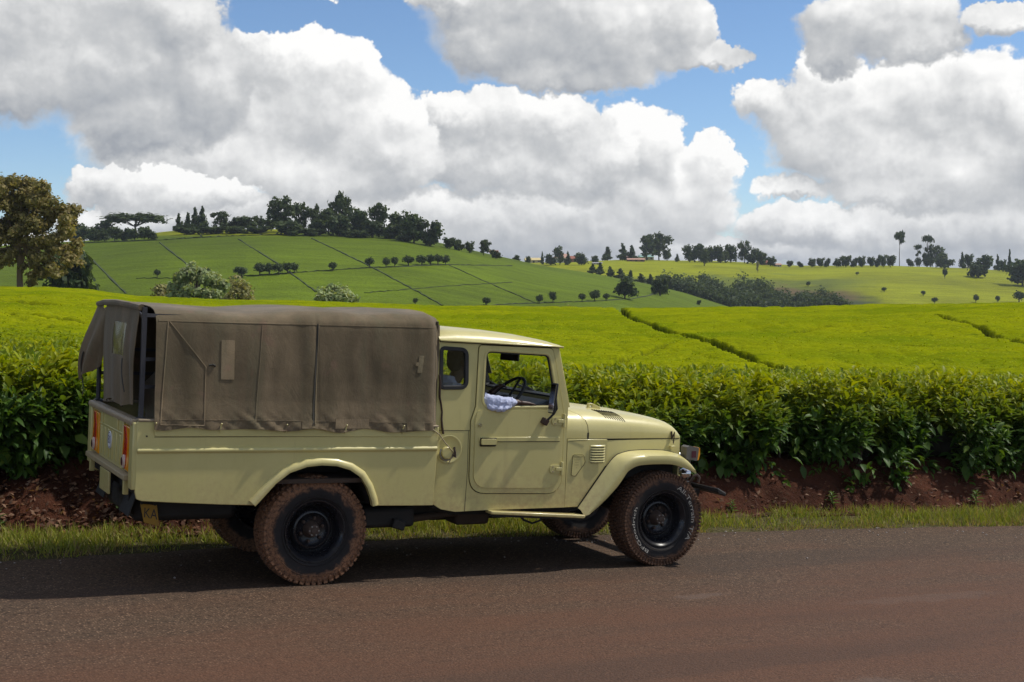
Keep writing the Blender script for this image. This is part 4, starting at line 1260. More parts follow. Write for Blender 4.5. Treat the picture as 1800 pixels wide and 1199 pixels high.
# interior
da = MB().plate([(1.78, 1.10), (2.03, 1.06), (2.03, 1.31), (1.90, 1.335), (1.80, 1.29)], (), 0.13, WID-0.13).build('dashboard', 'dash_black', truck, bevel=0.012)
MB().box(1.786, 1.80, 0.88, 0.93, 1.14, 1.27).build('dash_strap', 'leather_strap', da)
MB().box(1.785, 1.80, 0.98, 1.42, 1.13, 1.25).build('glove_box', 'vinyl_dark', da, bevel=0.006)
SWC = Vector((1.66, 0.43, 1.335)); sw_ax = Vector((-0.74, 0.0, 0.67)).normalized()
s1 = Vector((0, 1, 0)); s2 = sw_ax.cross(s1).normalized()
sw = MB().tube([SWC+(s1*math.cos(a)+s2*math.sin(a))*0.205 for a in np.linspace(0, 2*math.pi, 40, endpoint=False)], 0.0125, 8, True).build('steering_wheel', 'rubber', truck)
for a in (0.3, math.pi-0.3, 1.5*math.pi):
    MB().bar(SWC-sw_ax*0.03, SWC+(s1*math.cos(a)+s2*math.sin(a))*0.20, 0.022, 0.010, sw_ax).build('spoke', 'rubber', sw)
MB().tube([SWC, SWC-sw_ax*0.35], 0.022, 10).build('column', 'dash_black', sw)
MB().lathe([(0.0, 0.02), (0.035, 0.015), (0.045, -0.02), (0.0, -0.02)], SWC, 16, 'z').build('horn_boss', 'rubber', sw)
for y0, y1 in ((0.20, 0.68), (0.72, 1.42)):
    st = MB().plate(rpoly([(1.02, 0.78), (1.48, 0.80), (1.50, 0.90), (1.04, 0.90)], 0.04), (), y0, y1).build('seat', 'vinyl_dark', truck, bevel=0.02)
    MB().plate(rpoly([(0.98, 0.86), (1.10, 0.86), (1.03, 1.33), (0.95, 1.33)], 0.03), (), y0, y1).build('backrest', 'vinyl_dark', st, bevel=0.02)
    MB().box(1.04, 1.44, y0+0.03, y1-0.03, 0.552, 0.778).build('seat_base', 'vinyl_dark', st)
rm = MB().obox((1.865, 0.77, 1.640), (0.022, 0.20, 0.062), (0, 0.1, 0.35)).build('rear_view_mirror', 'rubber', truck, bevel=0.006)
MB().tube([(1.87, 0.77, 1.655), (1.90, 0.79, 1.72)], 0.008, 6).build('mirror_stalk', 'steel', rm)
MB().slab([[(1.76+0.10*k/5, y, 1.705-0.018*math.sin(math.pi*i/9)-0.010*k/5) for k in range(6)] for i, y in enumerate(np.linspace(0.22, 0.72, 10))], -0.012).build('sun_visor', 'leather_strap', truck, smooth=60)
# door mirror on a bracket
dm = MB().obox((1.83, -0.055, 1.365), (0.020, 0.07, 0.235), (0, 0.12, 0.25)).build('door_mirror', 'rubber', truck, bevel=0.01, seg=3)
MB().obox((1.818, -0.058, 1.365), (0.004, 0.056, 0.215), (0, 0.12, 0.25)).build('mirror_glass', 'chrome', dm)
MB().tube([(1.85, -0.03, 1.32), (1.875, -0.005, 1.25), (1.845, 0.0, 1.215), (1.825, 0.025, 1.185)], 0.009, 8).build('mirror_arm', 'rubber', dm)
MB().obox((1.815, 0.036, 1.178), (0.05, 0.05, 0.05), (0.3, 0.4, 0.2)).build('mirror_clamp', 'hub_rust', dm, bevel=0.008)
MB().tube([(1.88, 0.0, 1.36), (1.90, 0.01, 1.28), (1.875, 0.015, 1.235)], 0.011, 8).build('mirror_stay', 'rubber', dm)

# --- front end -----------------------------------------------------------------------------------
# cowl side: between door and fender
cs_out = [(2.0465, 1.036), (2.425, 1.030), (2.425, 0.835), (2.165, 0.500), (2.0465, 0.500)]
def cowl_warp(r):
    x, y, z = r
    return (x, y+0.06*max(0, x-2.10)*0.9, z)
cmb = MB().plate(cs_out, (), CY, CY+0.02, warp=cowl_warp)
cowl = cmb.build('cowl_side', 'cream_paint', truck, bevel=0.003)
cmb.mirrored().build('side_panel', 'cream_paint', cowl, bevel=0.003)
gap_line([(2.05, 1.018), (2.23, 1.030)], 0.003, CY-0.001).build('panel_joint', 'seam_dark', cowl)
for i in range(7):
    z = 0.981-0.0205*i
    x0, x1 = 2.262, 2.390
    yb = CY+0.014
    rows = []
    for x, k in [(x0-0.004, 0.0), (x0+0.012, 0.85), (2.31, 1.0), (2.345, 1.0), (x1-0.012, 0.85), (x1+0.004, 0.0)]:
        rows.append([(x, yb-0.010, z+0.007), (x, yb-0.012-0.009*k, z+0.001), (x, yb-0.012-0.010*k, z-0.006), (x, yb-0.009, z-0.008)])
    MB().grid(rows).build('louvre', 'cream_paint', cowl, smooth=60)
    MB().box(x0+0.006, x1-0.006, yb-0.0105, yb-0.006, z-0.0135, z-0.0085).build('louvre_slot', 'seam_dark', cowl)
emb = rpoly([(2.100, 0.915), (2.196, 0.915), (2.213, 0.850), (2.128, 0.742), (2.090, 0.752)], [0.015, 0.03, 0.03, 0.025, 0.02], 5)
ea = sum(emb[i-1][0]*emb[i][1]-emb[i][0]*emb[i-1][1] for i in range(len(emb))); es = 1 if ea > 0 else -1
MB().plate(emb, (), CY-0.004, CY+0.002, warp=cowl_warp).build('embossed_panel', 'cream_paint', cowl, bevel=0.002)
MB().ring(inset_poly(emb, -0.0012*es), inset_poly(emb, 0.0012*es), CY-0.0055, CY-0.003).build('panel_groove', 'seam_dark', cowl)
simple('faint_text', (0.27, 0.23, 0.09), 0.5, 0, 0.1, 30)
ft = MB()
for zz, txt, sz in [(0.895, 'MAXIMUM', 0.020), (0.872, 'FRONT', 0.015), (0.852, 'REAR', 0.014), (0.833, 'LOAD', 0.013), (0.812, 'kg', 0.013)]:
    vs, fs = text_mesh(txt, sz)
    ft.add([cowl_warp((2.146-(0.01 if zz < 0.88 else 0)+x*1.05, CY-0.0055, zz+y)) for x, y, z in vs], fs)
ft.build('load_text', 'faint_text', cowl, smooth=0)
# bonnet
def hood_rows(x_list, dz=0.0):
    rows = []
    for x in x_list:
        hw = float(np.interp(x, [2.04, 2.25, 2.6, 3.0, 3.15, 3.215], [0.742, 0.728, 0.690, 0.640, 0.615, 0.590]))
        zt = float(np.interp(x, [2.04, 2.25, 2.52, 2.83, 3.0, 3.10, 3.16, 3.20, 3.215], [1.288, 1.278, 1.258, 1.226, 1.198, 1.172, 1.140, 1.090, 1.045]))
        zs = float(np.interp(x, [2.04, 2.25, 3.0, 3.2, 3.215], [1.040, 1.038, 1.030, 1.026, 1.024]))
        h = zt-zs
        row = []
        for f, g in [(0.0, 0.0), (-0.002, 0.22), (0.004, 0.42), (0.022, 0.60), (0.065, 0.77), (0.13, 0.875), (0.22, 0.935), (0.34, 0.965), (0.50, 0.985), (0.742, 1.0)]:
            y = WID/2-hw+f*hw/0.742
            row.append((x, y, zs+h*g+dz))
        row += [(a, WID-b, c) for a, b, c in reversed(row[:-1])]
        rows.append(row)
    return rows
XR = [2.242, 2.242, 2.238, 2.224, 2.175, 2.115, 2.080, 2.066, 2.060, 2.058]      # the rear edge of the bonnet sweeps back over the cowl
def swept_rows(f_list, lo, hi):
    """Rows between two edge curves (x for each point of the section)."""
    rows = []
    for f in f_list:
        row = []
        for j in range(19):
            jj = min(j, 18-j)
            x = lo(jj)+(hi(jj)-lo(jj))*f
            row.append(hood_rows([x])[0][j])
        rows.append(row)
    return rows
xe = list(np.linspace(0, 0.78, 16))+[0.84, 0.90, 0.93, 0.955, 0.972, 0.986, 0.994, 1.0]
hood = MB().slab(swept_rows(xe, lambda j: XR[j], lambda j: 3.215), -0.010).build('bonnet', 'cream_paint', truck, smooth=50)
MB().slab(swept_rows(np.linspace(0, 1, 6), lambda j: 2.040, lambda j: XR[j]-0.007), -0.010).build('cowl_top', 'cream_paint', truck, smooth=50)
jr = [[(x, y, z-0.008) for x, y, z in r] for r in swept_rows([0, 1], lambda j: XR[j]-0.012, lambda j: XR[j]+0.006)]
MB().grid(jr).build('bonnet_joint', 'seam_dark', hood)
from mathutils.bvhtree import BVHTree
hood_bv = BVHTree.FromPolygons([v.co[:] for v in hood.data.vertices], [p.vertices[:] for p in hood.data.polygons])
def hood_pt(x, y, up=0.0):
    h = hood_bv.ray_cast(Vector((x, y, 2.0)), Vector((0, 0, -1)))
    return Vector((x, y, (h[0].z if h[0] is not None else 1.2)+up))
for side in (0, 1):
    for i in range(9):
        x = 2.385+0.0225*i
        pts = []
        for k in range(7):
            y = 0.295-0.145*k/6
            y = y if not side else WID-y
            pts.append(hood_pt(x+0.055*(k/6)**1.4, y, 0.0025))
        MB().tube(pts, 0.0026, 5).build('louvre', 'seam_dark', hood)
for x, y in ((2.47, 0.42), (2.47, 1.21), (2.13, 0.42), (2.13, 1.21)):
    p = hood_pt(x, y)
    hb = MB().plate([(p.x-0.055, p.z-0.005), (p.x+0.075, p.z-0.012), (p.x+0.06, p.z+0.012), (p.x-0.012, p.z+0.040), (p.x-0.05, p.z+0.040)], [oval(p.x-0.022, p.z+0.018, 0.014, 0.012, 10)], y-0.012, y+0.012)
    hb.build('windscreen_catch', 'cream_paint', hood, bevel=0.003)
# bonnet clip
MB().bar((3.10, 0.186, 1.085), (3.105, 0.184, 1.020), 0.014, 0.010).tube([(3.10, 0.176, 1.02), (3.108, 0.168, 1.06), (3.118, 0.170, 1.08), (3.12, 0.176, 1.03), (3.112, 0.170, 0.985)], 0.005, 6).build('bonnet_clip', 'hub_rust', hood)
MB().box(3.085, 3.135, 0.165, 0.190, 0.955, 0.966).build('clip_bracket', 'cream_paint', hood, bevel=0.003)
RA = [(2.158, 0.060, 0.495), (2.300, 0.070, 0.672), (2.429, 0.080, 0.833), (2.480, 0.090, 0.882), (2.533, 0.105, 0.910), (2.648, 0.130, 0.932), (2.803, 0.150, 0.938), (2.92, 0.162, 0.935), (3.016, 0.172, 0.929), (3.12, 0.182, 0.910), (3.194, 0.19, 0.884), (3.235, 0.19, 0.842)]
RB = [(2.198, 0.016, 0.437), (2.300, 0.014, 0.545), (2.430, 0.012, 0.700), (2.500, 0.012, 0.785), (2.560, 0.012, 0.850), (2.635, 0.012, 0.888), (2.747, 0.012, 0.902), (2.89, 0.012, 0.905), (3.00, 0.012, 0.900), (3.108, 0.016, 0.879), (3.19, 0.026, 0.835), (3.262, 0.05, 0.780)]
RC = [(2.245, 0.014, 0.446), (2.360, 0.014, 0.535), (2.482, 0.014, 0.650), (2.545, 0.014, 0.730), (2.590, 0.014, 0.785), (2.669, 0.014, 0.823), (2.770, 0.014, 0.834), (2.90, 0.014, 0.836), (3.008, 0.014, 0.831), (3.111, 0.018, 0.806), (3.19, 0.028, 0.778), (3.267, 0.052, 0.751)]
# engine side and nose
def apron_side():
    xs = np.linspace(2.425, 3.205, 8)
    rows = []
    for x in xs:
        y = float(np.interp(x, [2.25, 2.6, 3.0, 3.15, 3.215], [0.090, 0.128, 0.178, 0.203, 0.228]))
        zl = float(np.interp(x, [r[0] for r in RA], [r[2] for r in RA]))-0.012
        rows.append([(x, y, 1.022), (x, y-0.004, (1.022+zl)/2), (x, y-0.006, zl)])
    return MB().slab(rows, 0.012)
ap = apron_side(); apo = ap.build('apron', 'cream_paint', truck, smooth=40)
ap.mirrored().build('apron_panel', 'cream_paint', apo, smooth=40)
gap_line([(2.4195, 1.034), (2.4195, 0.835)], 0.007, 0.0855).build('panel_joint', 'seam_dark', apo)
MB().tube([(2.245, 0.0845, 1.0345), (2.40, 0.103, 1.0335), (2.60, 0.130, 1.031), (3.0, 0.180, 1.026), (3.20, 0.222, 1.0225)], 0.0038, 6).build('panel_joint', 'seam_dark', apo)
MB().box(2.10, 3.17, 0.245, WID-0.245, 0.70, 1.012).build('bay_blocker', 'chassis_black', apo)  # dark box added to block bright glimpses through the bonnet seam
gr = MB().plate([(0.215, 0.66), (WID-0.215, 0.66), (WID-0.225, 1.03), (0.225, 1.03)], [rpoly([(0.36, 0.70), (WID-0.36, 0.70), (WID-0.36, 0.97), (0.36, 0.97)], 0.05)], 3.196, 3.216, 'yz').build('grille', 'cream_paint', truck, bevel=0.004)
for z in np.linspace(0.73, 0.95, 8):
    MB().box(3.180, 3.196, 0.37, WID-0.37, z-0.005, z+0.005).build('bar', 'chassis_black', gr)
for y in (0.30, WID-0.30):
    hl = MB().lathe([(0.0, 0.035), (0.06, 0.028), (0.082, 0.012), (0.086, 0.0), (0.096, -0.004), (0.096, -0.02), (0.0, -0.02)], (3.230, y, 0.83), 26, 'x').build('headlamp', 'chrome', truck)
    MB().lathe([(0.0, 0.037), (0.062, 0.030), (0.080, 0.014)], (3.231, y, 0.83), 26, 'x').build('lens', 'sticker_white', hl)
# front fender: upper skin, ridge and lip
def fender_mb():
    rows = []
    for a, b, c in zip(RA, RB, RC):
        a, b, c = Vector(a), Vector(b), Vector(c)
        r = [tuple(a)]
        r.append(tuple(a.lerp(b, 0.45)+Vector((0, 0.0, 0.012))))
        r.append(tuple(a.lerp(b, 0.80)+Vector((0, 0.0, 0.006))))
        r.append(tuple(b)); r.append(tuple(b.lerp(c, 0.22)+Vector((0, -0.006, 0)))); r.append(tuple(b.lerp(c, 0.85)+Vector((0, -0.005, 0)))); r.append(tuple(c))
        r.append((c.x, c.y+0.012, c.z+0.004)); r.append((c.x+0.002, c.y+0.02, c.z+0.020))
        rows.append(r)
    # smooth along the profile
    P = np.array(rows); n = len(P); tt = np.linspace(0, n-1, 48); out = []
    for t_ in tt:
        i = int(min(n-2, math.floor(t_))); f = t_-i
        p0, p1, p2, p3 = P[max(i-1, 0)], P[i], P[i+1], P[min(i+2, n-1)]
        q = 0.5*((2*p1)+(-p0+p2)*f+(2*p0-5*p1+4*p2-p3)*f*f+(-p0+3*p1-3*p2+p3)*f**3)
        out.append([tuple(x) for x in q])
    return MB().grid(out)
fm = fender_mb()
fen = fm.build('fender', 'cream_paint', truck, smooth=45)
fen2 = fm.mirrored().build('fender', 'cream_paint', truck, smooth=45)
jm = MB().tube([(x, y-0.004, z+0.002) for x, y, z in RA[:11]], 0.0035, 5)
jm.build('fender_joint', 'seam_dark', fen); jm.mirrored().build('fender_joint', 'seam_dark', fen2)
def fender_liner():
    rows = [[(c[0]+0.003, 0.034, c[2]+0.022), (c[0]+0.003, 0.40, c[2]+0.040)] for c in RC]
    return MB().grid(rows).plate([(c[0], c[2]+0.03) for c in RC]+[(3.25, 0.60), (2.3, 0.42)], (), 0.398, 0.404)
fl = fender_liner(); fl.build('wheel_housing', 'chassis_black', fen); fl.mirrored().build('wheel_housing', 'chassis_black', fen2)
# the nose shelf in front of the wheel
# side indicator lamps standing on the fenders
for far in (0, 1):
    mb = MB().plate(rpoly([(3.172, 0.868), (3.285, 0.852), (3.297, 0.962), (3.200, 0.978), (3.176, 0.965)], 0.010, 3), (), 0.062, 0.150)
    lo = (mb.mirrored() if far else mb).build('indicator_lamp', 'lamp_grey', truck, bevel=0.008)
    mb = MB().plate(rpoly([(3.286, 0.856), (3.300, 0.858), (3.312, 0.905), (3.308, 0.955), (3.297, 0.966)], 0.006, 3), (), 0.066, 0.146)
    (mb.mirrored() if far else mb).build('orange_lens', 'orange_lens', lo, bevel=0.004)
    mb = MB().box(3.225, 3.268, 0.0585, 0.064, 0.880, 0.935)
    (mb.mirrored() if far else mb).build('lamp_window', 'reflector_glass', lo)
    mb = MB().bar((3.22, 0.10, 0.83), (3.22, 0.10, 0.87), 0.03, 0.03)
    (mb.mirrored() if far else mb).build('lamp_foot', 'lamp_grey', lo)
# bumper, tow hook and fog lamp
bu = MB().plate([(3.388, 0.610), (3.462, 0.578), (3.470, 0.588), (3.470, 0.600), (3.395, 0.640), (3.385, 0.63)], (), -0.105, 1.735).build('bumper', 'chassis_black', truck, bevel=0.006)
MB().plate([(3.387, 0.641), (3.472, 0.601), (3.474, 0.606), (3.389, 0.647)], (), -0.10, 1.73).build('bumper_plate', 'steel', bu)
MB().plate([(3.33, 0.45), (3.36, 0.45), (3.40, 0.600), (3.33, 0.605)], (), 0.16, 1.47).build('bumper_valance', 'chassis_black', bu)
for y in (0.30, 1.33):
    MB().bar((3.10, y, 0.585), (3.388, y, 0.605), 0.06, 0.09).build('bumper_bracket', 'chassis_black', bu)
MB().tube([(3.36, 0.26, 0.64), (3.385, 0.24, 0.70), (3.41, 0.23, 0.715), (3.435, 0.23, 0.69), (3.43, 0.235, 0.65)], 0.012, 8).build('tow_hook', 'hub_rust', bu)
fg = MB().lathe([(0.0, -0.05), (0.030, -0.045), (0.048, -0.01), (0.052, 0.01), (0.052, 0.03), (0.046, 0.034), (0.0, 0.036)], (3.29, 0.245, 0.725), 22, 'x').build('fog_lamp', 'chrome', truck)
MB().bar((3.24, 0.245, 0.70), (3.24, 0.245, 0.62), 0.03, 0.02).build('lamp_stalk', 'steel', fg)
# running boards
rbm = MB().plate([(1.372, 0.498), (2.190, 0.445), (2.205, 0.437), (2.190, 0.418), (1.372, 0.474)], (), 0.0, 0.105)
o1, o2 = both('running_board', rbm, 'cream_paint', bevel=0.006)
lm = MB().plate([(1.395, 0.452), (2.17, 0.405), (2.17, 0.415), (1.395, 0.470)], (), 0.03, 0.10)
lm.build('step_bracket', 'chassis_black', o1); lm.mirrored().build('step_bracket', 'chassis_black', o2)
# dark strip put in as the shade along the sill
MB().plate([(0.95, 0.53), (2.04, 0.515), (2.04, 0.54), (0.95, 0.56)], (), 0.11, 0.125).build('sill_shade', 'chassis_black', cab)

# --- chassis -------------------------------------------------------------------------------------
ch = MB()
for y in (0.42, 1.15):
    ch.bar((-1.25, y, 0.60), (-0.35, y, 0.60), 0.06, 0.12); ch.bar((-0.35, y, 0.60), (0.35, y, 0.50), 0.06, 0.12); ch.bar((0.35, y, 0.50), (2.2, y, 0.46), 0.06, 0.13); ch.bar((2.2, y, 0.46), (3.35, y, 0.60), 0.06, 0.12)
chs = ch.build('chassis', 'chassis_black', truck)
for x, z in ((-1.1, 0.60), (0.5, 0.48), (1.3, 0.46), (2.2, 0.47)):
    MB().bar((x, 0.42, z), (x, 1.15, z), 0.08, 0.08).build('crossmember', 'chassis_black', chs)
for y in (0.36, 1.21):
    for x0, x1 in ((-0.62, 0.62), (2.37, 3.45)):
        xc = (x0+x1)/2
        sp = MB()
        for k in range(5):
            r = 1-0.16*k
            sp.grid([[(xc+(x1-x0)/2*r*f, y+dy, 0.44-0.016*k+0.10*(abs(f)*r)**2+0.002) for dy in (-0.032, 0.032)] for f in np.linspace(-1, 1, 11)])
            sp.grid([[(xc+(x1-x0)/2*r*f, y+dy, 0.452-0.016*k+0.10*(abs(f)*r)**2-0.002) for dy in (-0.032, 0.032)] for f in np.linspace(-1, 1, 11)])
        sp.build('leaf_spring', 'muddy_metal', chs)
ax = MB().tube([(0, 0.22, 0.385), (0, 0.65, 0.385), (0, 1.41, 0.385)], 0.045, 12).build('axle', 'muddy_metal', chs)
MB().lathe([(0.0, -0.15), (0.07, -0.14), (0.13, -0.08), (0.15, 0.0), (0.13, 0.08), (0.07, 0.14), (0.0, 0.15)], (0, 0.815, 0.385), 18).build('differential', 'muddy_metal', chs)
MB().tube([(2.95, 0.22, 0.385), (2.95, 0.65, 0.385), (2.95, 1.41, 0.385)], 0.045, 12).build('axle', 'muddy_metal', chs)
MB().tube([(0.0, 0.815, 0.40), (1.5, 0.815, 0.46)], 0.035, 10).build('prop_shaft', 'muddy_metal', chs)
MB().obox((-0.86, 0.82, 0.545), (0.72, 0.98, 0.20)).build('spare_wheel_carrier', 'chassis_black', chs, bevel=0.04)
MB().obox((0.62, 0.34, 0.44), (0.42, 0.30, 0.15)).build('fuel_tank', 'chassis_black', chs, bevel=0.03)
gb = MB().obox((1.50, 0.80, 0.44), (0.75, 0.36, 0.22)).build('gearbox', 'chassis_black', chs, bevel=0.04)
MB().obox((1.42, 0.52, 0.385), (0.30, 0.22, 0.12)).build('transfer_case', 'muddy_metal', chs, bevel=0.03)
MB().obox((2.5, 0.80, 0.62), (0.70, 0.50, 0.40)).build('engine', 'chassis_black', chs, bevel=0.04)
MB().tube([(2.2, 0.55, 0.45), (1.6, 0.50, 0.40), (1.2, 0.42, 0.42), (0.75, 0.30, 0.40), (0.4, 0.36, 0.45), (-0.45, 0.55, 0.62), (-1.2, 0.60, 0.60)], 0.028, 10).build('exhaust_pipe', 'muddy_metal', chs)
MB().tube([(1.86, 0.5, 0.40), (1.92, 0.5, 0.335), (2.0, 0.5, 0.305), (2.07, 0.5, 0.325), (2.12, 0.5, 0.40)], 0.009, 8).build('hose', 'rubber', chs)
MB().obox((0.68, 0.16, 0.395), (0.10, 0.06, 0.07), (0, 0.3, 0)).build('step_hanger', 'chassis_black', chs, bevel=0.01)

# --- wheels --------------------------------------------------------------------------------------
def tyre_profile(R, w):
    return [(0.212, -w*0.36), (0.226, -w*0.43), (0.262, -w*0.50), (0.310, -w*0.515), (R-0.042, -w*0.485), (R-0.018, -w*0.44), (R-0.010, -w*0.36), (R-0.008, 0.0),
            (R-0.010, w*0.36), (R-0.018, w*0.44), (R-0.042, w*0.485), (0.310, w*0.515), (0.262, w*0.50), (0.226, w*0.43), (0.212, w*0.36)]
def make_wheel(x, y, R, w, near, tyre_mat, letters, zc, bold):
    """Wheel centred on its own origin, outer face towards -y."""
    wh = empty('wheel'); wh.parent = truck
    wh.location = (x, y, zc)
    if not near: wh.rotation_euler = (0, 0, math.pi)
    ty = MB().lathe(tyre_profile(R, w), (0, 0, 0), 72)
    # tread blocks, shoulder lugs
    nb = 52 if bold else 76
    for k in range(nb):
        a = 2*math.pi*k/nb
        for row, (yc, wd, ph, lenf) in enumerate([(-0.44*w, 0.17*w, 0.0, 0.62), (-0.19*w, 0.22*w, 0.5, 0.70), (0.0+0.06*w, 0.20*w, 0.1, 0.66), (0.26*w, 0.20*w, 0.6, 0.70), (0.44*w, 0.17*w, 0.3, 0.62)]):
            aa = a+2*math.pi/nb*ph; da = math.pi/nb*lenf
            r0, r1 = R-0.024, R+(0.002 if row in (0, 4) else 0.004)
            if row in (0, 4): r1 = R-0.002
            tw = 0.25*da if row in (1, 3) else 0
            vs = []
            for (ang, yy) in ((aa-da-tw, yc-wd/2), (aa+da-tw, yc-wd/2), (aa+da+tw, yc+wd/2), (aa-da+tw, yc+wd/2)):
                for r in (r0, r1-(0.006 if (row == 0 and yy < yc) or (row == 4 and yy > yc) else 0)):
                    vs.append((r*math.cos(ang), yy, r*math.sin(ang)))
            ty.add(vs, [(0,2,3,1),(2,4,5,3),(4,6,7,5),(6,0,1,7),(1,3,5,7)])
        # side biters on the outer shoulder
        for sgn in (-1, 1):
            aa = a+2*math.pi/nb*(0.0 if sgn < 0 else 0.3); da = math.pi/nb*0.55
            vs = []
            for ang in (aa-da, aa+da):
                for r, yy in ((R-0.052, sgn*w*0.486), (R-0.010, sgn*w*0.44), (R-0.006, sgn*w*0.475), (R-0.048, sgn*w*0.512)):
                    vs.append((r*math.cos(ang), yy, r*math.sin(ang)))
            ty.add(vs, [(0,1,2,3),(4,7,6,5),(2,1,5,6),(3,2,6,7),(0,3,7,4)])
    # moulded rings on the sidewall
    for rr in (0.246, 0.318):
        ty.lathe([(rr-0.003, -w*0.50), (rr, -w*0.525), (rr+0.003, -w*0.50)], (0, 0, 0), 60)
    ty.build('tyre', tyre_mat, wh, smooth=40)
    o = -w*0.5
    rim = MB().lathe([(0.200, w*0.42), (0.222, w*0.42), (0.205, w*0.36), (0.196, 0.0), (0.196, -w*0.25), (0.205, -w*0.33), (0.218, -w*0.40), (0.2255, -w*0.445), (0.224, -w*0.462), (0.216, -w*0.46), (0.206, -w*0.40), (0.190, -w*0.33),
                      (0.184, -w*0.22), (0.178, -w*0.05), (0.160, w*0.0), (0.146, -w*0.10), (0.136, -w*0.16), (0.124, -w*0.165), (0.116, -w*0.12), (0.100, -w*0.045), (0.060, -w*0.03), (0.0, -w*0.03)], (0, 0, 0), 56).build('rim', 'rim_black', wh, smooth=50)
    for k in range(6):
        a = 2*math.pi*k/6+0.3
        MB().lathe([(0.0, -0.024), (0.010, -0.024), (0.013, -0.016), (0.013, 0.0)], (0.084*math.cos(a), -w*0.045, 0.084*math.sin(a)), 6).build('wheel_nut', 'hub_rust', rim)
    hub = MB().lathe([(0.062, 0.0), (0.058, -w*0.10), (0.050, -w*0.14), (0.046, -w*0.30), (0.040, -w*0.335), (0.024, -w*0.34), (0.020, -w*0.37), (0.0, -w*0.375)], (0, 0, 0), 24).build('hub', 'hub_rust', wh, smooth=40)
    for k in range(6):
        a = 2*math.pi*k/6
        MB().lathe([(0.0, -0.008), (0.006, -0.008), (0.006, 0.0)], (0.034*math.cos(a), -w*0.337, 0.034*math.sin(a)), 6).build('hub_bolt', 'steel', hub)
    # raised white letters, running clockwise round the outer sidewall
    for txt, mid, size, rb, arc in letters:
        vs, fs = text_mesh(txt, size)
        squeeze = arc*rb/(max(v[0] for v in vs)-min(v[0] for v in vs))
        mb = MB(); out = []
        for (tx, tyy, tz) in vs:
            r = rb+tyy; a = mid-(tx*squeeze)/rb
            yo = float(np.interp(r, [0.262, 0.310, R-0.042], [-w*0.50, -w*0.515, -w*0.485]))-0.0022
            out.append((r*math.cos(a), yo, r*math.sin(a)))
        mb.add(out, fs)
        mb.build('lettering', 'letter_white', wh, smooth=0)
    return wh
RW = 0.386
LET = [('All-Terrain T/A', R_(14), 0.050, 0.288, R_(102)), ('BFGoodrich', R_(200), 0.038, 0.288, R_(84))]
make_wheel(0.0, 0.165, 0.391, 0.235, True, 'tyre_muddy', [], 0.384, True)
make_wheel(0.0, WID-0.165, 0.391, 0.235, False, 'tyre_muddy', [], 0.384, True)
make_wheel(2.965, 0.165, 0.382, 0.245, True, 'tyre_dusty', LET, 0.378, False)
make_wheel(2.965, WID-0.165, 0.382, 0.245, False, 'tyre_dusty', LET, 0.378, False)
# ------------------------------------------------------------------ the driver, seen through the open side window
simple('skin_dark', (0.060, 0.030, 0.020), 0.5, 0, 0.15, 30)
simple('hair_black', (0.010, 0.009, 0.009), 0.9, 0, 0.3, 60, 0.3)
simple('shirt_blue', (0.46, 0.50, 0.68), 0.85, 0, 0.10, 12, 0.15)
simple('trousers_dark', (0.045, 0.045, 0.055), 0.9, 0, 0.2, 30, 0.2)
driver = empty('person', matrix=TRUCK_M @ Matrix.Translation((1.22, 0.42, 0.90)))
set_props(driver, 'driver in a pale blue shirt resting one arm on the window sill', 'person')
DO = Vector((1.22, 0.42, 0.90))
def capsule(mb, pts, rs, n=14):
    """Tapered chain of round sections with domed ends."""
    P = [Vector(p)-DO for p in pts]
    first, last = P[0]-(P[1]-P[0]).normalized()*rs[0]*0.75, P[-1]+(P[-1]-P[-2]).normalized()*rs[-1]*0.75
    mb.tube([first]+P+[last], [rs[0]*0.45]+list(rs)+[rs[-1]*0.45], n)
def ball(mb, c, r, n=12):
    c = Vector(c)-DO
    prof = [(math.sin(a), -math.cos(a)) for a in np.linspace(0.02, math.pi-0.02, n)]
    k = len(mb.v)
    mb.lathe([(p, h) for p, h in prof], (0, 0, 0), 18, 'z', cap=True)
    for i in range(k, len(mb.v)):
        x, y, z = mb.v[i]; mb.v[i] = (c.x+x*r[0], c.y+y*r[1], c.z+z*r[2])
def fused(mb, name, mat, parent, voxel=0.008, smooth_it=4):
    o = mb.build(name, mat, parent, smooth=180)
    m = o.modifiers.new('fuse', 'REMESH'); m.mode = 'VOXEL'; m.voxel_size = voxel; m.use_smooth_shade = True
    s = o.modifiers.new('soften', 'SMOOTH'); s.factor = 0.5; s.iterations = smooth_it
    return o
H = Vector((1.250, 0.42, 1.600))
b = MB()
# head and neck
ball(b, H+Vector((0, 0, 0.035)), (0.098, 0.078, 0.105)); ball(b, H+Vector((0.025, 0, -0.045)), (0.072, 0.060, 0.075))
ball(b, H+Vector((0.098, 0, -0.012)), (0.018, 0.014, 0.022)); ball(b, H+Vector((0.080, 0, -0.055)), (0.022, 0.028, 0.014))
ball(b, H+Vector((0.085, 0, 0.030)), (0.016, 0.050, 0.012)); ball(b, H+Vector((0.060, 0, -0.095)), (0.030, 0.030, 0.022))
for s in (-1, 1):
    ball(b, H+Vector((-0.005, s*0.080, -0.005)), (0.024, 0.012, 0.034)); ball(b, H+Vector((0.086, s*0.030, 0.010)), (0.010, 0.013, 0.009))
capsule(b, [H+Vector((-0.005, 0, -0.07)), H+Vector((-0.05, 0, -0.15)), H+Vector((-0.09, 0, -0.22))], [0.056, 0.054, 0.060])
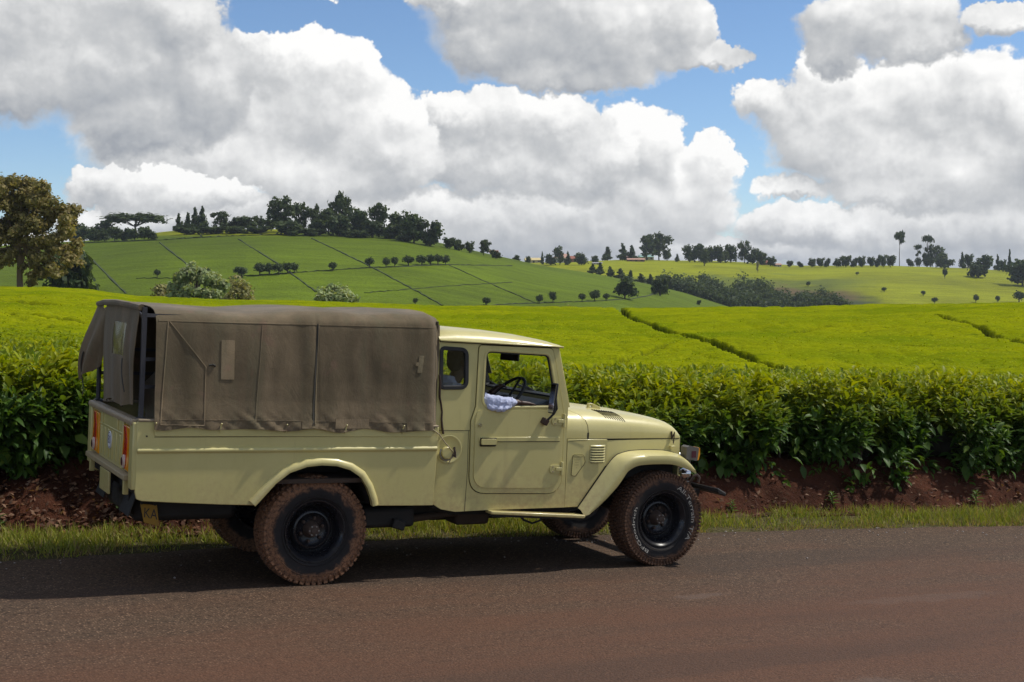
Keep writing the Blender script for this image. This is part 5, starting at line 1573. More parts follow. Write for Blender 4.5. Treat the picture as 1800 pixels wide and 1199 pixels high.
# trunk and legs
capsule(b, [(1.12, 0.42, 1.38), (1.10, 0.42, 1.20), (1.12, 0.42, 1.02), (1.16, 0.42, 0.96)], [0.12, 0.145, 0.13, 0.14])
for s in (-1, 1):
    y = 0.42+s*0.10
    capsule(b, [(1.18, y, 0.97), (1.40, y+s*0.03, 1.0), (1.60, y+s*0.04, 0.98)], [0.085, 0.075, 0.058])
    capsule(b, [(1.60, y+s*0.04, 0.98), (1.68, y+s*0.03, 0.80), (1.74, y+s*0.02, 0.63)], [0.055, 0.050, 0.038])
    capsule(b, [(1.72, y+s*0.02, 0.60), (1.84, y+s*0.02, 0.59)], [0.040, 0.032])
# near arm on the sill, far arm to the wheel
ARM_N = [(1.115, 0.265, 1.385), (1.22, 0.215, 1.365), (1.36, 0.085, 1.322), (1.44, 0.062, 1.318), (1.60, 0.085, 1.318)]
capsule(b, ARM_N, [0.050, 0.044, 0.032, 0.030, 0.026])
ARM_F = [(1.115, 0.595, 1.385), (1.22, 0.66, 1.24), (1.34, 0.64, 1.16), (1.48, 0.58, 1.24), (1.575, 0.535, 1.345)]
capsule(b, ARM_F, [0.055, 0.048, 0.042, 0.036, 0.027])
def hand(mb, base, d, up, curl, side):
    base, d, up = Vector(base), Vector(d).normalized(), Vector(up).normalized()
    sd = d.cross(up).normalized()*side
    for k in range(3):
        capsule(mb, [base+sd*(0.018*(k-1)), base+d*0.075+sd*(0.021*(k-1))], [0.017, 0.015], 10)
    for k, L in enumerate((0.070, 0.078, 0.073, 0.058)):
        o = base+d*0.080+sd*(0.022*(k-1.5))
        p1 = o+d*L*0.45-up*L*0.10*curl; p2 = p1+d*L*0.33*(1-0.5*curl)-up*L*0.28*curl; p3 = p2+d*L*0.22*(1-0.9*curl)-up*L*0.30*curl
        capsule(mb, [o, p1, p2, p3], [0.0095, 0.009, 0.0085, 0.0075], 8)
    t0 = base+d*0.02+sd*(-0.034); t1 = t0+d*0.035-sd*0.024-up*0.008; t2 = t1+d*0.03-sd*0.004-up*0.012
    capsule(mb, [base+d*0.01-sd*0.02, t0, t1, t2], [0.014, 0.012, 0.010, 0.0085], 8)
hand(b, (1.62, 0.085, 1.318), (1, 0.10, -0.08), (0, 0, 1), 0.5, 1)
hand(b, (1.585, 0.53, 1.36), (0.75, -0.1, 0.62), (-0.6, 0, 0.7), 1.0, 1)
body = fused(b, 'body', 'skin_dark', driver, 0.0065, 3)
h = MB()
ball(h, H+Vector((-0.012, 0, 0.052)), (0.098, 0.085, 0.098)); ball(h, H+Vector((-0.045, 0, 0.0)), (0.062, 0.079, 0.075))
fused(h, 'hair', 'hair_black', driver, 0.008, 2)
sh = MB()
capsule(sh, [(1.125, 0.42, 1.39), (1.10, 0.42, 1.22), (1.115, 0.42, 1.05), (1.14, 0.42, 0.98)], [0.145, 0.172, 0.160, 0.160])
capsule(sh, [(1.12, 0.27, 1.385), (1.12, 0.57, 1.385)], [0.070, 0.070])
capsule(sh, [(1.115, 0.265, 1.385), (1.22, 0.215, 1.368), (1.35, 0.088, 1.330), (1.43, 0.066, 1.322), (1.50, 0.070, 1.318), (1.560, 0.080, 1.318)], [0.074, 0.066, 0.050, 0.048, 0.042, 0.033])
# loose cloth bunched over the sill and folds along the sleeve
capsule(sh, [(1.335, 0.058, 1.290), (1.40, 0.036, 1.274), (1.46, 0.038, 1.276), (1.52, 0.050, 1.292)], [0.022, 0.026, 0.022, 0.012])
for x_, y_ in ((1.345, 0.052), (1.40, 0.030), (1.455, 0.034), (1.505, 0.046)):
    capsule(sh, [(x_, y_-0.006, 1.290), (x_+0.016, y_-0.014, 1.325), (x_+0.034, y_+0.022, 1.360)], [0.008, 0.008, 0.006], 8)
capsule(sh, [(1.115, 0.595, 1.385), (1.20, 0.655, 1.27), (1.28, 0.665, 1.20)], [0.076, 0.066, 0.060])
capsule(sh, [H+Vector((-0.09, -0.05, -0.185)), H+Vector((-0.03, 0, -0.20)), H+Vector((-0.09, 0.05, -0.185))], [0.022, 0.018, 0.022], 8)
shirt = fused(sh, 'shirt', 'shirt_blue', driver, 0.005, 2)
tx = bpy.data.textures.new('cloth_folds', 'CLOUDS'); tx.noise_scale = 0.036; tx.noise_depth = 2
dm_ = shirt.modifiers.new('folds', 'DISPLACE'); dm_.texture = tx; dm_.strength = 0.017; dm_.mid_level = 0.5; dm_.texture_coords = 'LOCAL'
tr = MB()
for s in (-1, 1):
    y = 0.42+s*0.10
    capsule(tr, [(1.15, y, 0.985), (1.40, y+s*0.03, 1.01), (1.60, y+s*0.04, 0.985)], [0.108, 0.092, 0.076])
    capsule(tr, [(1.60, y+s*0.04, 0.985), (1.68, y+s*0.03, 0.82), (1.73, y+s*0.02, 0.68)], [0.074, 0.066, 0.058])
fused(tr, 'trousers', 'trousers_dark', driver, 0.012, 3)
# ------------------------------------------------------------------ leaves
LEAF8_V = np.array([(0,0,0),(-.5,.36,.10),(0,.36,0),(.5,.36,.10),(-.40,.68,.02),(0,.68,-.06),(.40,.68,.02),(0,1,-.20)], float)
LEAF8_F = np.array([(0,2,1),(0,3,2),(1,2,5),(1,5,4),(2,3,6),(2,6,5),(4,5,7),(5,6,7)])
LEAF2_V = np.array([(0,0,0),(-.5,.45,.05),(.5,.45,.05),(0,1,-.12)], float)
LEAF2_F = np.array([(0,2,1),(1,2,3)])
BLADE_V = np.array([(-.5,0,0),(.5,0,0),(-.32,.55,.10),(.32,.55,.10),(0,1,.38)], float)
BLADE_F = np.array([(0,1,3),(0,3,2),(2,3,4)])
def unit(a):
    return a/(np.linalg.norm(a, axis=-1, keepdims=True)+1e-9)
def scatter(P, Dr, Nn, L, W, tint, tv=LEAF8_V, tf=LEAF8_F):
    """Copies of a leaf template at points P along Dr, facing Nn -> vertex, face and colour arrays."""
    n = len(P); k = len(tv)
    Dr = unit(Dr); S = unit(np.cross(Dr, Nn)); N = np.cross(S, Dr)
    V = (P[:, None, :] + S[:, None, :]*(tv[None, :, 0:1]*W[:, None, None]) + Dr[:, None, :]*(tv[None, :, 1:2]*L[:, None, None])
         + N[:, None, :]*(tv[None, :, 2:3]*L[:, None, None]))
    F = tf[None]+(np.arange(n)*k)[:, None, None]
    C = np.repeat(tint[:, None, :], k, axis=1)
    return V.reshape(-1, 3), F.reshape(-1, 3), C.reshape(-1, 3)
def rand_dirs(n):
    return unit(rng.normal(size=(n, 3)))
def pick(palette, n, jit=0.18):
    pal = np.array(palette); c = pal[rng.integers(0, len(pal), n)]
    f = rng.random((n, 1)); c = c*(1-f*0.5)+pal[rng.integers(0, len(pal), n)]*f*0.5
    return c*(1+jit*(rng.random((n, 1))*2-1))
OLD_LEAF = [(0.040, 0.086, 0.014), (0.052, 0.108, 0.016), (0.032, 0.068, 0.016), (0.074, 0.128, 0.016)]
NEW_LEAF = [(0.215, 0.245, 0.004), (0.255, 0.270, 0.003), (0.165, 0.215, 0.006), (0.290, 0.290, 0.004)]
def mixed(n, k):
    """k (n,) share of fresh growth."""
    a = pick(OLD_LEAF, n); b = pick(NEW_LEAF, n); return a*(1-k[:, None])+b*k[:, None]

# ------------------------------------------------------------------ the tea plants along the bank, one by one
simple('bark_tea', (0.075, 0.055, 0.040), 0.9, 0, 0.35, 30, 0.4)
simple('core_shade', (0.022, 0.020, 0.011), 0.95, 0, 0.5, 14, 0.6)
LEAF_MESHES = []
def leaf_prototypes():
    for i in range(5):
        V, F, C = scatter(np.zeros((1, 3)), np.array([[0, 1.0, 0]]), np.array([[0, 0, 1.0]]), np.array([1.0]), np.array([0.36+0.05*i]),
                          np.array([[(0.060, 0.115, 0.020), (0.085, 0.140, 0.022), (0.045, 0.085, 0.020), (0.110, 0.160, 0.024), (0.07, 0.12, 0.03)][i]]))
        me = np_mesh('leaf', V, F, C, True); me.materials.append(MATS['tea_leaf'])
        LEAF_MESHES.append(me)
leaf_prototypes()
def bush_surface(sc, hw, phi, h, zb_off, bulge):
    """Point and outward normal of the hedge face in world space for arrays phi in [-1,1], h in [0,1]."""
    s = sc+phi*hw
    toe = bank_toe(np.full_like(s, sc))
    face = toe+0.50+0.52*np.abs(phi)**3.2 + bulge*(0.5*phi**2) + 0.34*(fbm(s*2.6, h*2.8+sc, 3, 71)-0.5)
    t = face - 0.20*np.sin(np.pi*np.clip(h, 0, 1))**1.0 + 0.50*np.clip(h-0.55, 0, 1)**1.7*2.2
    X, Y = to_xy(s, t)
    top = table(X, Y)+0.06*(fbm(s*3, t*3, 2, 6)-0.5)+0.05*math.sin(sc*5.3)-0.10*np.abs(phi)**4
    zb = road_z(s)+zb_off+0.22*(phi**2)+0.20*(fbm(s*3.1, s*0+7, 3, 15)-0.5)
    z = zb+(top-zb)*h
    ns, nt, nz = phi*0.8, -np.ones_like(phi)*(1.1-h*0.8), (h-0.35)*1.9
    nx = ns*CT-nt*ST; ny = ns*ST+nt*CT
    return np.stack([X, Y, z], -1), unit(np.stack([nx, ny, nz], -1))
def make_bush(sc, hw, zb, bulge, label):
    x0, y0 = to_xy(sc, float(bank_toe(np.array([sc]))[0])+0.75)
    base = Vector((x0, y0, float(table(np.array([x0]), np.array([y0]))[0])-0.85))
    root = empty('tea_bush', base)
    set_props(root, label, 'tea bush', 'tea bushes along the road bank')
    off = np.array(base)
    # foliage: shoots of five to seven leaves
    Vs, Fs, Cs = [], [], []; k0 = 0
    for layer, (ns, depth) in enumerate([(540, 0.0), (420, 0.13), (260, 0.27)]):
        phi = rng.uniform(-1.12, 1.12, ns); h = rng.uniform(0.0, 1.04, ns)**0.9
        P, N = bush_surface(sc, hw, phi, h, zb, bulge)
        P = P - N*(depth*rng.uniform(0.6, 1.4, (ns, 1)))
        clump = fbm(phi*3+sc, h*4, 2, 51)
        keep = (clump > 0.42) | (h > 0.80)
        P, N, h = P[keep], N[keep], h[keep]
        ns = len(P)
        up = np.array([0, 0, 1.0])
        shoot = unit(N*0.7+up*(0.15+0.85*h[:, None])+rand_dirs(ns)*0.55)
        shoot[:, 2] -= np.where(h < 0.25, 0.55, 0.0); shoot = unit(shoot)
        size_ = rng.choice([0.72, 0.9, 1.0, 1.15, 1.35], ns)
        for j in range(7):
            use = rng.random(ns) < 0.86
            m = int(use.sum())
            f = j/6.0
            L = rng.uniform(0.085, 0.155, m)*(1.05-0.35*f)*size_[use]
            ang = rng.uniform(0, 2*np.pi, m)+j*2.4
            q = shoot[use]
            s1 = unit(np.cross(q, np.array([0.3, 0.2, 1.0]))); s2 = np.cross(q, s1)
            side = s1*np.cos(ang)[:, None]+s2*np.sin(ang)[:, None]
            d = unit(q*(0.35+0.75*f)+side*(1.0-0.45*f)+np.array([0, 0, -0.18]))
            nn = unit(up*0.9+q*0.4+rand_dirs(m)*0.35)
            p = P[use]+q*(0.17*f)
            fresh = np.clip((h[use]-0.64)*2.4+0.22*f+rng.normal(0, 0.12, m), 0, 0.95)
            V, F, C = scatter(p, d, nn, L, L*rng.uniform(0.34, 0.46, m), mixed(m, fresh))
            Vs.append(V); Fs.append(F+k0); Cs.append(C); k0 += len(V)
    me = np_mesh('foliage', np.concatenate(Vs)-off, np.concatenate(Fs), np.concatenate(Cs), True)
    o = link_mesh('foliage', me, 'tea_leaf', root); o['kind'] = 'stuff'
    # twig-brown sheet that darkens the heart of the bush in place of shade
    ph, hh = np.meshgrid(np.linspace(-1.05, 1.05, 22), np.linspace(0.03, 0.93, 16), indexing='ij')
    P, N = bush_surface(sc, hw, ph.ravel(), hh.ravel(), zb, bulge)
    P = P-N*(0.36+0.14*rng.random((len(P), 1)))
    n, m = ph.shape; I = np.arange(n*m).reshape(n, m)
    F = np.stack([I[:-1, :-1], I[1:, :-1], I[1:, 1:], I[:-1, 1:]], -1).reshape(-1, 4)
    link_mesh('shade_core', np_mesh('shade_core', P-off, F, None, True), 'core_shade', root)  # dark sheet stands in for the shade inside the bush
    # crooked stems out of the bank
    for i in range(6):
        a = rng.uniform(-0.8, 0.8)
        P, N = bush_surface(sc, hw, np.array([a, a+0.1]), np.array([0.02, 0.62]), zb, bulge)
        p0 = Vector(P[0]-off)+Vector((-ST, CT, 0))*0.26; p1 = Vector(P[1]-off)+Vector((-ST, CT, 0))*0.16
        p0.z -= 0.14
        mid = p0.lerp(p1, 0.5)+Vector((rng.uniform(-.1, .1), rng.uniform(-.1, .1), 0.02))
        MB().tube([p0, p0.lerp(mid, 0.5)+Vector((.02, .02, 0)), mid, p1], [0.022, 0.018, 0.014, 0.007], 6).build('stem', 'bark_tea', root)
    # the large single leaves that stand out in front
    n = 34
    phi = rng.uniform(-1.0, 1.0, n); h = rng.uniform(0.0, 0.85, n)
    P, N = bush_surface(sc, hw, phi, h, zb, bulge)
    for i in range(n):
        d = Vector(N[i])*0.7+Vector((rng.normal(0, .5), rng.normal(0, .3), rng.uniform(-0.9, 0.5)))
        d.normalize()
        nn = Vector((rng.normal(0, .3), -0.3+rng.normal(0, .3), 1.0))
        sd = d.cross(nn).normalized(); nn = sd.cross(d)
        L = rng.uniform(0.11, 0.16)
        M = Matrix((sd, d, nn)).transposed().to_4x4()
        o = link_mesh('leaf', LEAF_MESHES[i % 5], None, root)
        o.matrix_local = Matrix.Translation(Vector(P[i]-off)+Vector(N[i])*0.07) @ M @ Matrix.Scale(L, 4)
    return root
BUSHES = [(-3.3, 0.95, 0.50, 0.2, 'tea bush at the far left edge, half out of the picture'),
          (-1.75, 0.95, 0.52, 0.1, 'leafy tea bush behind the tailgate of the truck'),
          (-0.15, 1.0, 0.52, 0.1, 'tea bush behind the rear of the canvas canopy'),
          (1.45, 0.95, 0.45, 0.1, 'tea bush behind the middle of the truck bed'),
          (2.95, 0.95, 0.42, 0.1, 'tea bush showing above the bonnet by the windscreen'),
          (4.35, 0.90, 0.12, -0.1, 'low-hanging tea bush just ahead of the front bumper'),
          (5.75, 0.92, 0.22, 0.1, 'tea bush next after the low-hanging one, bare red bank below'),
          (7.15, 0.92, 0.23, 0.1, 'tea bush with drooping sprays over the bare red bank'),
          (8.55, 0.92, 0.12, 0.0, 'bushy tea plant hanging low at the right edge'),
          (10.1, 1.0, 0.3, 0.1, 'last tea bush beyond the right edge of the road bank')]
for b in BUSHES: make_bush(*b)

# ------------------------------------------------------------------ the plucked tea field behind
def tea_mat():
    m, t, out = new_mat('tea_carpet')
    P = t.n('ShaderNodeNewGeometry').outputs['Position']
    a = t.noise(P, 9.0, 4, 0.7); b = t.noise(P, 0.35, 4, 0.6); c2 = t.noise(t.v('MULTIPLY', P, (0.4, 1.0, 1.0)), 1.3, 4, 0.65)
    c = t.mix(t.smooth(a, 0.3, 0.72), (0.140, 0.172, 0.004), (0.265, 0.288, 0.006))
    c = t.mix(t.m('MULTIPLY', t.smooth(c2, 0.42, 0.62), 0.45), c, (0.270, 0.290, 0.002))
    c = t.mix(t.m('MULTIPLY', t.smooth(b, 0.45, 0.7), 0.35), c, (0.110, 0.165, 0.003))
    fl = t.noise(t.v('MULTIPLY', P, (0.55, 1.0, 1.0)), 2.6, 5, 0.75)
    c = t.mix(t.m('MULTIPLY', t.smooth(fl, 0.54, 0.70), 0.72), c, (0.055, 0.092, 0.004))
    big = t.noise(t.v('MULTIPLY', P, (0.5, 1.0, 1.0)), 0.16, 3, 0.6)
    c = t.mix(t.m('MULTIPLY', t.smooth(big, 0.44, 0.62), 0.55), c, (0.105, 0.155, 0.003))
    c = t.mix(t.sep(t.attr('tint'))[0], c, (0.022, 0.026, 0.008))       # bare stems and soil of the furrows, darkened to carry their shade
    nm = t.bump(t.m('ADD', a, t.m('MULTIPLY', c2, 1.5)), 0.55, 0.10)
    b_ = t.n('ShaderNodeBsdfPrincipled'); t.put(b_, 'Base Color', c); t.put(b_, 'Roughness', 0.7); t.put(b_, 'Normal', nm); t.put(b_, 'Specular IOR Level', 0.0)
    t.t.links.new(b_.outputs[0], out.inputs[0])
tea_mat()
def tea_height(X, Y):
    f1, f2 = worley(X/1.15+0.15*fbm(X, Y, 2, 88), Y/1.15, 13)
    gap = np.clip((f2-f1)/0.28, 0, 1)
    u, D = view_ud(X, Y)
    dome = (0.10*(1-f1**2*1.5)-0.24*(1-gap)**1.5*(0.25+0.75*fbm(X*0.35, Y*0.35, 2, 19)))*(1-0.55*smooth01(22, 40, D))
    swell = (0.16+0.16*smooth01(18, 30, D))*(fbm(X/4.5, Y/3.2, 3, 29)-0.5)+0.42*(fbm(X/14, Y/9, 2, 39)-0.5)*smooth01(22, 36, D)*(1-smooth01(58, 80, D))
    return table(X, Y)+dome+swell-furrow_drop(X, Y)
def build_field():
    ang = np.radians(np.concatenate([np.linspace(-42, -27.2, 60), np.linspace(-27, 27, 460), np.linspace(27.2, 42, 60)])); D = np.concatenate([np.geomspace(8.5, 60, 330), np.linspace(60.5, 122, 110)])
    Dg, A = np.meshgrid(D, ang, indexing='ij')
    X = EYE.x+np.tan(A)*Dg; Y = EYE.y+Dg
    s, t = to_st(X, Y)
    Z = tea_height(X, Y)-0.07
    n, m = X.shape; I = np.arange(n*m).reshape(n, m)
    F = np.stack([I[:-1, :-1], I[:-1, 1:], I[1:, 1:], I[1:, :-1]], -1).reshape(-1, 4)
    ok = (t.ravel() > bank_toe(s).ravel()+1.25)
    u, Dd = view_ud(X, Y)
    ok &= (Dg < crest(u)[0]+9).ravel()
    F = F[ok[F].all(axis=1)]
    used = np.unique(F); remap = -np.ones(n*m, int); remap[used] = np.arange(len(used))
    V = np.stack([X, Y, Z], -1).reshape(-1, 3)[used]
    bed_ = smooth01(0.06, 0.28, furrow_drop(V[:, 0], V[:, 1]))
    o = link_mesh('tea_field', np_mesh('tea_field', V, remap[F], np.stack([bed_]*3, -1), True), 'tea_carpet')
    set_props(o, 'sunlit carpet of plucked yellow-green tea behind the truck', 'tea', None, 'stuff')
    # near plucking table: real leaves
    n = 62000
    s = rng.uniform(-5.5, 17, n); tt = rng.uniform(0, 1, n)**1.5*8.5
    X, Y = to_xy(s, bank_toe(s)+1.0+tt)
    u, Dn = view_ud(X, Y)
    k = (np.abs(u-900) < 1010) & (furrow_drop(X, Y) < 0.05)
    X, Y = X[k], Y[k]; n = len(X)
    Z = tea_height(X, Y)-rng.uniform(0, 0.13, n)
    lean = unit(np.stack([rng.normal(0, .6, n), rng.normal(0, .6, n), np.abs(rng.normal(.5, .4, n))], -1))
    nn = unit(np.stack([rng.normal(0, .5, n), rng.normal(-0.2, .5, n), np.ones(n)*0.8], -1))
    L = rng.uniform(0.06, 0.115, n)
    hue = np.clip(0.58+0.9*(fbm(X*1.6, Y*1.6, 3, 43)-0.35)+rng.normal(0, .25, n), 0, 1)
    V, F, C = scatter(np.stack([X, Y, Z], -1), lean, nn, L, L*rng.uniform(.32, .45, n), mixed(n, hue))
    o1 = link_mesh('tea_shoots', np_mesh('tea_shoots', V, F, C, True), 'tea_leaf', o); o1['kind'] = 'stuff'
    # further back: tufts
    n = 240000
    uu = rng.uniform(-60, 1860, n); q = rng.random(n)
    Dm = 1/(1/13.0+(1/70.0-1/13.0)*q**0.80)
    X, Y = EYE.x+(uu-900)/FPX*Dm, EYE.y+Dm
    s, tt = to_st(X, Y)
    cr = crest(uu)[0]
    k = (tt > bank_toe(s)+3.5) & (Dm < cr+5) & (furrow_drop(X, Y) < 0.05)
    X, Y, Dm = X[k], Y[k], Dm[k]; n = len(X)
    f1, f2 = worley(X/1.15+0.15*fbm(X, Y, 2, 88), Y/1.15, 13)
    Z = tea_height(X, Y)-0.062
    L = rng.uniform(0.045, 0.080, n)*(0.9+Dm/110)
    keep2 = rng.random(n) < 1-0.75*smooth01(18, 34, Dm)-0.25*smooth01(45, 68, Dm)
    X, Y, Z, Dm, L = X[keep2], Y[keep2], Z[keep2], Dm[keep2], L[keep2]; n = len(X)
    lean = unit(np.stack([rng.normal(0, .8, n), rng.normal(0, .8, n), np.abs(rng.normal(.16, .16, n))], -1))
    nn = unit(np.stack([rng.normal(0, .22, n), rng.normal(-0.1, .22, n), np.ones(n)], -1))
    hue = np.clip(0.45+1.2*(fbm(X*0.5, Y*0.5, 3, 47)-0.4)+0.5*(fbm(X/6, Y/6, 2, 49)-0.5)+rng.normal(0, .2, n)+np.clip((Dm-20)/80, 0, .3), 0, 1)
    tc = mixed(n, hue); far_ = np.clip((Dm-18)/30, 0, 0.75)[:, None]; tc = tc*(1-far_)+np.array([[0.205, 0.245, 0.003]])*far_*(0.8+0.4*rng.random((n, 1)))
    V, F, C = scatter(np.stack([X, Y, Z], -1), lean, nn, L, L*rng.uniform(.45, .65, n), tc, LEAF2_V, LEAF2_F)
    o2 = link_mesh('tea_tufts', np_mesh('tea_tufts', V, F, C, True), 'tea_flush', o); o2['kind'] = 'stuff'
build_field()

# ------------------------------------------------------------------ verge
def build_grass():
    n = 52000
    s = rng.uniform(-4.5, 13, n)
    e = road_edge(s); toe = bank_toe(s)
    f = rng.beta(1.25, 1.25, n)
    tt = e-0.03+f*(toe-e+0.22)
    clump = fbm(s*2.2, tt*3.0, 3, 81)
    k = (clump+rng.normal(0, .10, n) > 0.40)
    s, tt, f, clump = s[k], tt[k], f[k], clump[k]; n = len(s)
    X, Y = to_xy(s, tt); Z = ground_z(X, Y)-0.004
    L = (0.035+0.075*rng.random(n)**1.5)*(0.55+0.75*np.sin(np.pi*np.clip(f, 0, 1)))*(0.65+0.9*clump)
    lean = unit(np.stack([rng.normal(0, .38, n), rng.normal(0, .38, n), np.ones(n)], -1))
    nn = unit(np.stack([rng.normal(0, 1, n), rng.normal(0, 1, n), np.full(n, .2)], -1))
    tint = pick([(0.270, 0.300, 0.040), (0.215, 0.275, 0.034), (0.330, 0.325, 0.065), (0.370, 0.320, 0.125), (0.180, 0.235, 0.036)], n)
    straw = (rng.random(n) < np.where(f < 0.14, 0.55, 0.10))
    tint[straw] = pick([(0.34, 0.26, 0.13), (0.27, 0.20, 0.11)], int(straw.sum()))
    V, F, C = scatter(np.stack([X, Y, Z], -1), lean, nn, L, rng.uniform(.006, .011, n), tint, BLADE_V, BLADE_F)
    o = link_mesh('grass', np_mesh('grass', V, F, C, False), 'grass_blade')
    set_props(o, 'short yellow-green grass along the road verge', 'grass', None, 'stuff')
    # fallen leaves on the bank at the tail of the truck, a few elsewhere
    n = 4200
    s = np.where(rng.random(n) < 0.72, rng.uniform(-3.2, 0.9, n), rng.uniform(0.9, 11, n))
    toe = bank_toe(s); tt = toe-0.10+rng.beta(1.3, 2.2, n)*0.75
    X, Y = to_xy(s, tt)
    rz = road_z(s); rise = np.maximum(table(X, Y)-0.80-rz, .25)
    Z = rz+0.06+rise*np.clip((tt-toe)/0.62, 0, 1)**0.8+0.16*(fbm(X*1.7, Y*1.7+5, 4, 61)-0.5)*smooth01(0, .2, tt-toe)
    L = rng.uniform(.03, .075, n)
    V, F, C = scatter(np.stack([X, Y, Z], -1), unit(np.stack([rng.normal(0, 1, n), rng.normal(0, 1, n), rng.normal(0.1, .5, n)], -1)),
                      unit(np.stack([rng.normal(0, .5, n), rng.normal(-.5, .5, n), np.ones(n)], -1)), L, L*.5,
                      pick([(0.17, 0.085, 0.05), (0.11, 0.05, 0.03), (0.24, 0.15, 0.10), (0.07, 0.035, 0.025)], n), LEAF2_V, LEAF2_F)
    o = link_mesh('leaf_litter', np_mesh('leaf_litter', V, F, C, False), 'tree_leaf')
    set_props(o, 'dry brown fallen leaves lying along the foot of the bank', 'fallen leaves', None, 'stuff')
    # loose stones on the tarmac
    simple('stone_chip', (0.30, 0.26, 0.23), 0.9, 0, 0.3, 20)
    mb = MB()
    for i in range(170):
        s_ = rng.uniform(-2.5, 9); t_ = float(road_edge(np.array([s_]))[0])-abs(rng.normal(0, 0.45))-0.04
        x, y = to_xy(s_, t_); r = rng.uniform(.004, .012); z = float(road_z(np.array([s_])))+r*0.5
        bmv = [Vector((x, y, z))+Vector(p)*r*rng.uniform(.7, 1.3) for p in [(1,0,0),(0,1,0),(-1,0,0),(0,-1,0),(0,0,.7),(0,0,-.7)]]
        mb.add(bmv, [(0,1,4),(1,2,4),(2,3,4),(3,0,4),(1,0,5),(2,1,5),(3,2,5),(0,3,5)])
    o = mb.build('gravel', 'stone_chip', None, smooth=0); set_props(o, 'pale loose stone chips along the edge of the tarmac', 'stones', None, 'stuff')
build_grass()
leaf_mat('weed_leaf', 0.3, 0.5)
def make_weed(s, t, h, n, label, tint, spread=0.5):
    x, y = to_xy(s, t); z = gz(x, y)
    # stand on the bank surface
    toe = float(bank_toe(np.array([s]))[0])
    if t > toe:
        rz = float(road_z(np.array([s]))); rise = max(float(table(np.array([x]), np.array([y]))[0])-0.8-rz, .25)
        z = rz+0.04+rise*min(1, (t-toe)/0.62)**0.8
    root = empty('weed', (x, y, z-0.02)); set_props(root, label, 'weed', 'weeds on the verge')
    top = Vector((rng.uniform(-.03, .03), rng.uniform(-.03, .03), h))
    MB().tube([(0, 0, 0), top*0.5+Vector((.01, .01, 0)), top], [0.006, 0.005, 0.003], 5).build('stem', 'bark_tea', root)
    P = []; D = []; L = []
    for i in range(n):
        f = (i+1)/n; a = i*2.4
        P.append(top*(0.15+0.85*f)); D.append((math.cos(a), math.sin(a), 0.25+0.6*f)); L.append(h*spread*(1.1-0.6*f)*rng.uniform(.7, 1.1))
    L = np.array(L)
    V, F, C = scatter(np.array([tuple(p) for p in P]), unit(np.array(D)), np.tile([0.0, 0, 1], (n, 1)), L, L*.32, pick([tint], n, .3))
    link_mesh('leaves', np_mesh('leaves', V, F, C, True), 'weed_leaf', root)
make_weed(-0.92, 2.25, 0.30, 22, 'green weed on the bank behind the tailgate', (0.07, 0.12, 0.035))
make_weed(-1.85, 2.35, 0.20, 14, 'small weed at the far left edge of the verge', (0.06, 0.12, 0.03))
for i, (s_, t_, hh, lb) in enumerate([(5.1, 1.98, 0.13, 'short weed in the verge under the low-hanging tea bush'), (6.35, 1.92, 0.15, 'leafy weed midway along the grass on the right'),
                                      (8.2, 1.7, 0.16, 'spreading weed in the grass near the right edge')]):
    make_weed(s_, t_, hh, 18, lb, (0.10, 0.17, 0.035), 0.7)
# ------------------------------------------------------------------ trees
simple('bark', (0.085, 0.065, 0.048), 0.95, 0, 0.35, 3.0, 0.5)
simple('bark_pale', (0.24, 0.17, 0.11), 0.9, 0, 0.35, 2.0, 0.5)
DARK = [(0.050, 0.072, 0.030), (0.040, 0.060, 0.027), (0.066, 0.088, 0.034)]
MIDG = [(0.050, 0.075, 0.024), (0.038, 0.060, 0.022), (0.065, 0.085, 0.028)]
PALE = [(0.270, 0.310, 0.150), (0.220, 0.270, 0.125), (0.320, 0.340, 0.180), (0.170, 0.225, 0.100)]
TAN = [(0.250, 0.240, 0.105), (0.200, 0.200, 0.085), (0.290, 0.260, 0.120)]
OLIVE = [(0.240, 0.195, 0.080), (0.185, 0.160, 0.062), (0.290, 0.225, 0.105), (0.200, 0.180, 0.068), (0.150, 0.138, 0.052)]
CARD_V = np.array([(-.5, 0, 0), (.5, 0, .05), (.42, 1, .1), (-.42, .9, -.05)], float); CARD_F = np.array([(0, 1, 2), (0, 2, 3)])
def clump_cloud(clumps, n, size, palette, hollow=0.55):
    """Leaf cards through a set of ellipsoids (centre, radii)."""
    w = np.array([c[1][0]*c[1][1]+c[1][2]*c[1][0] for c in clumps]); w = w/w.sum()
    k = rng.choice(len(clumps), n, p=w)
    C = np.array([c[0] for c in clumps])[k]; Rr = np.array([c[1] for c in clumps])[k]
    d = rand_dirs(n); r = hollow+(1-hollow)*rng.random((n, 1))**0.6
    P = C+d*Rr*r*(1+0.18*rng.normal(size=(n, 1)))
    tone = (0.82+0.36*rng.random(len(clumps)))[k][:, None]
    L = size*rng.uniform(.6, 1.35, n)
    nn = unit(d*0.8+rand_dirs(n)*0.7+np.array([0, 0, 0.4]))
    dr = unit(np.cross(nn, rand_dirs(n)))
    return scatter(P, dr, nn, L, L*rng.uniform(.6, 1.0, n), pick(palette, n, .25)*tone, CARD_V, CARD_F)
def limbs(mb, base, ends, r0, n=6, fork=0.45):
    base = Vector(base)
    for e in ends:
        e = Vector(e); m = base.lerp(e, 0.5)+Vector((rng.normal(0, .02), rng.normal(0, .02), 0.04))
        mb.tube([base, base.lerp(m, .5), m, m.lerp(e, .6), e], [r0, r0*.85, r0*.6, r0*.4, r0*.15], n)
PROTO = {}
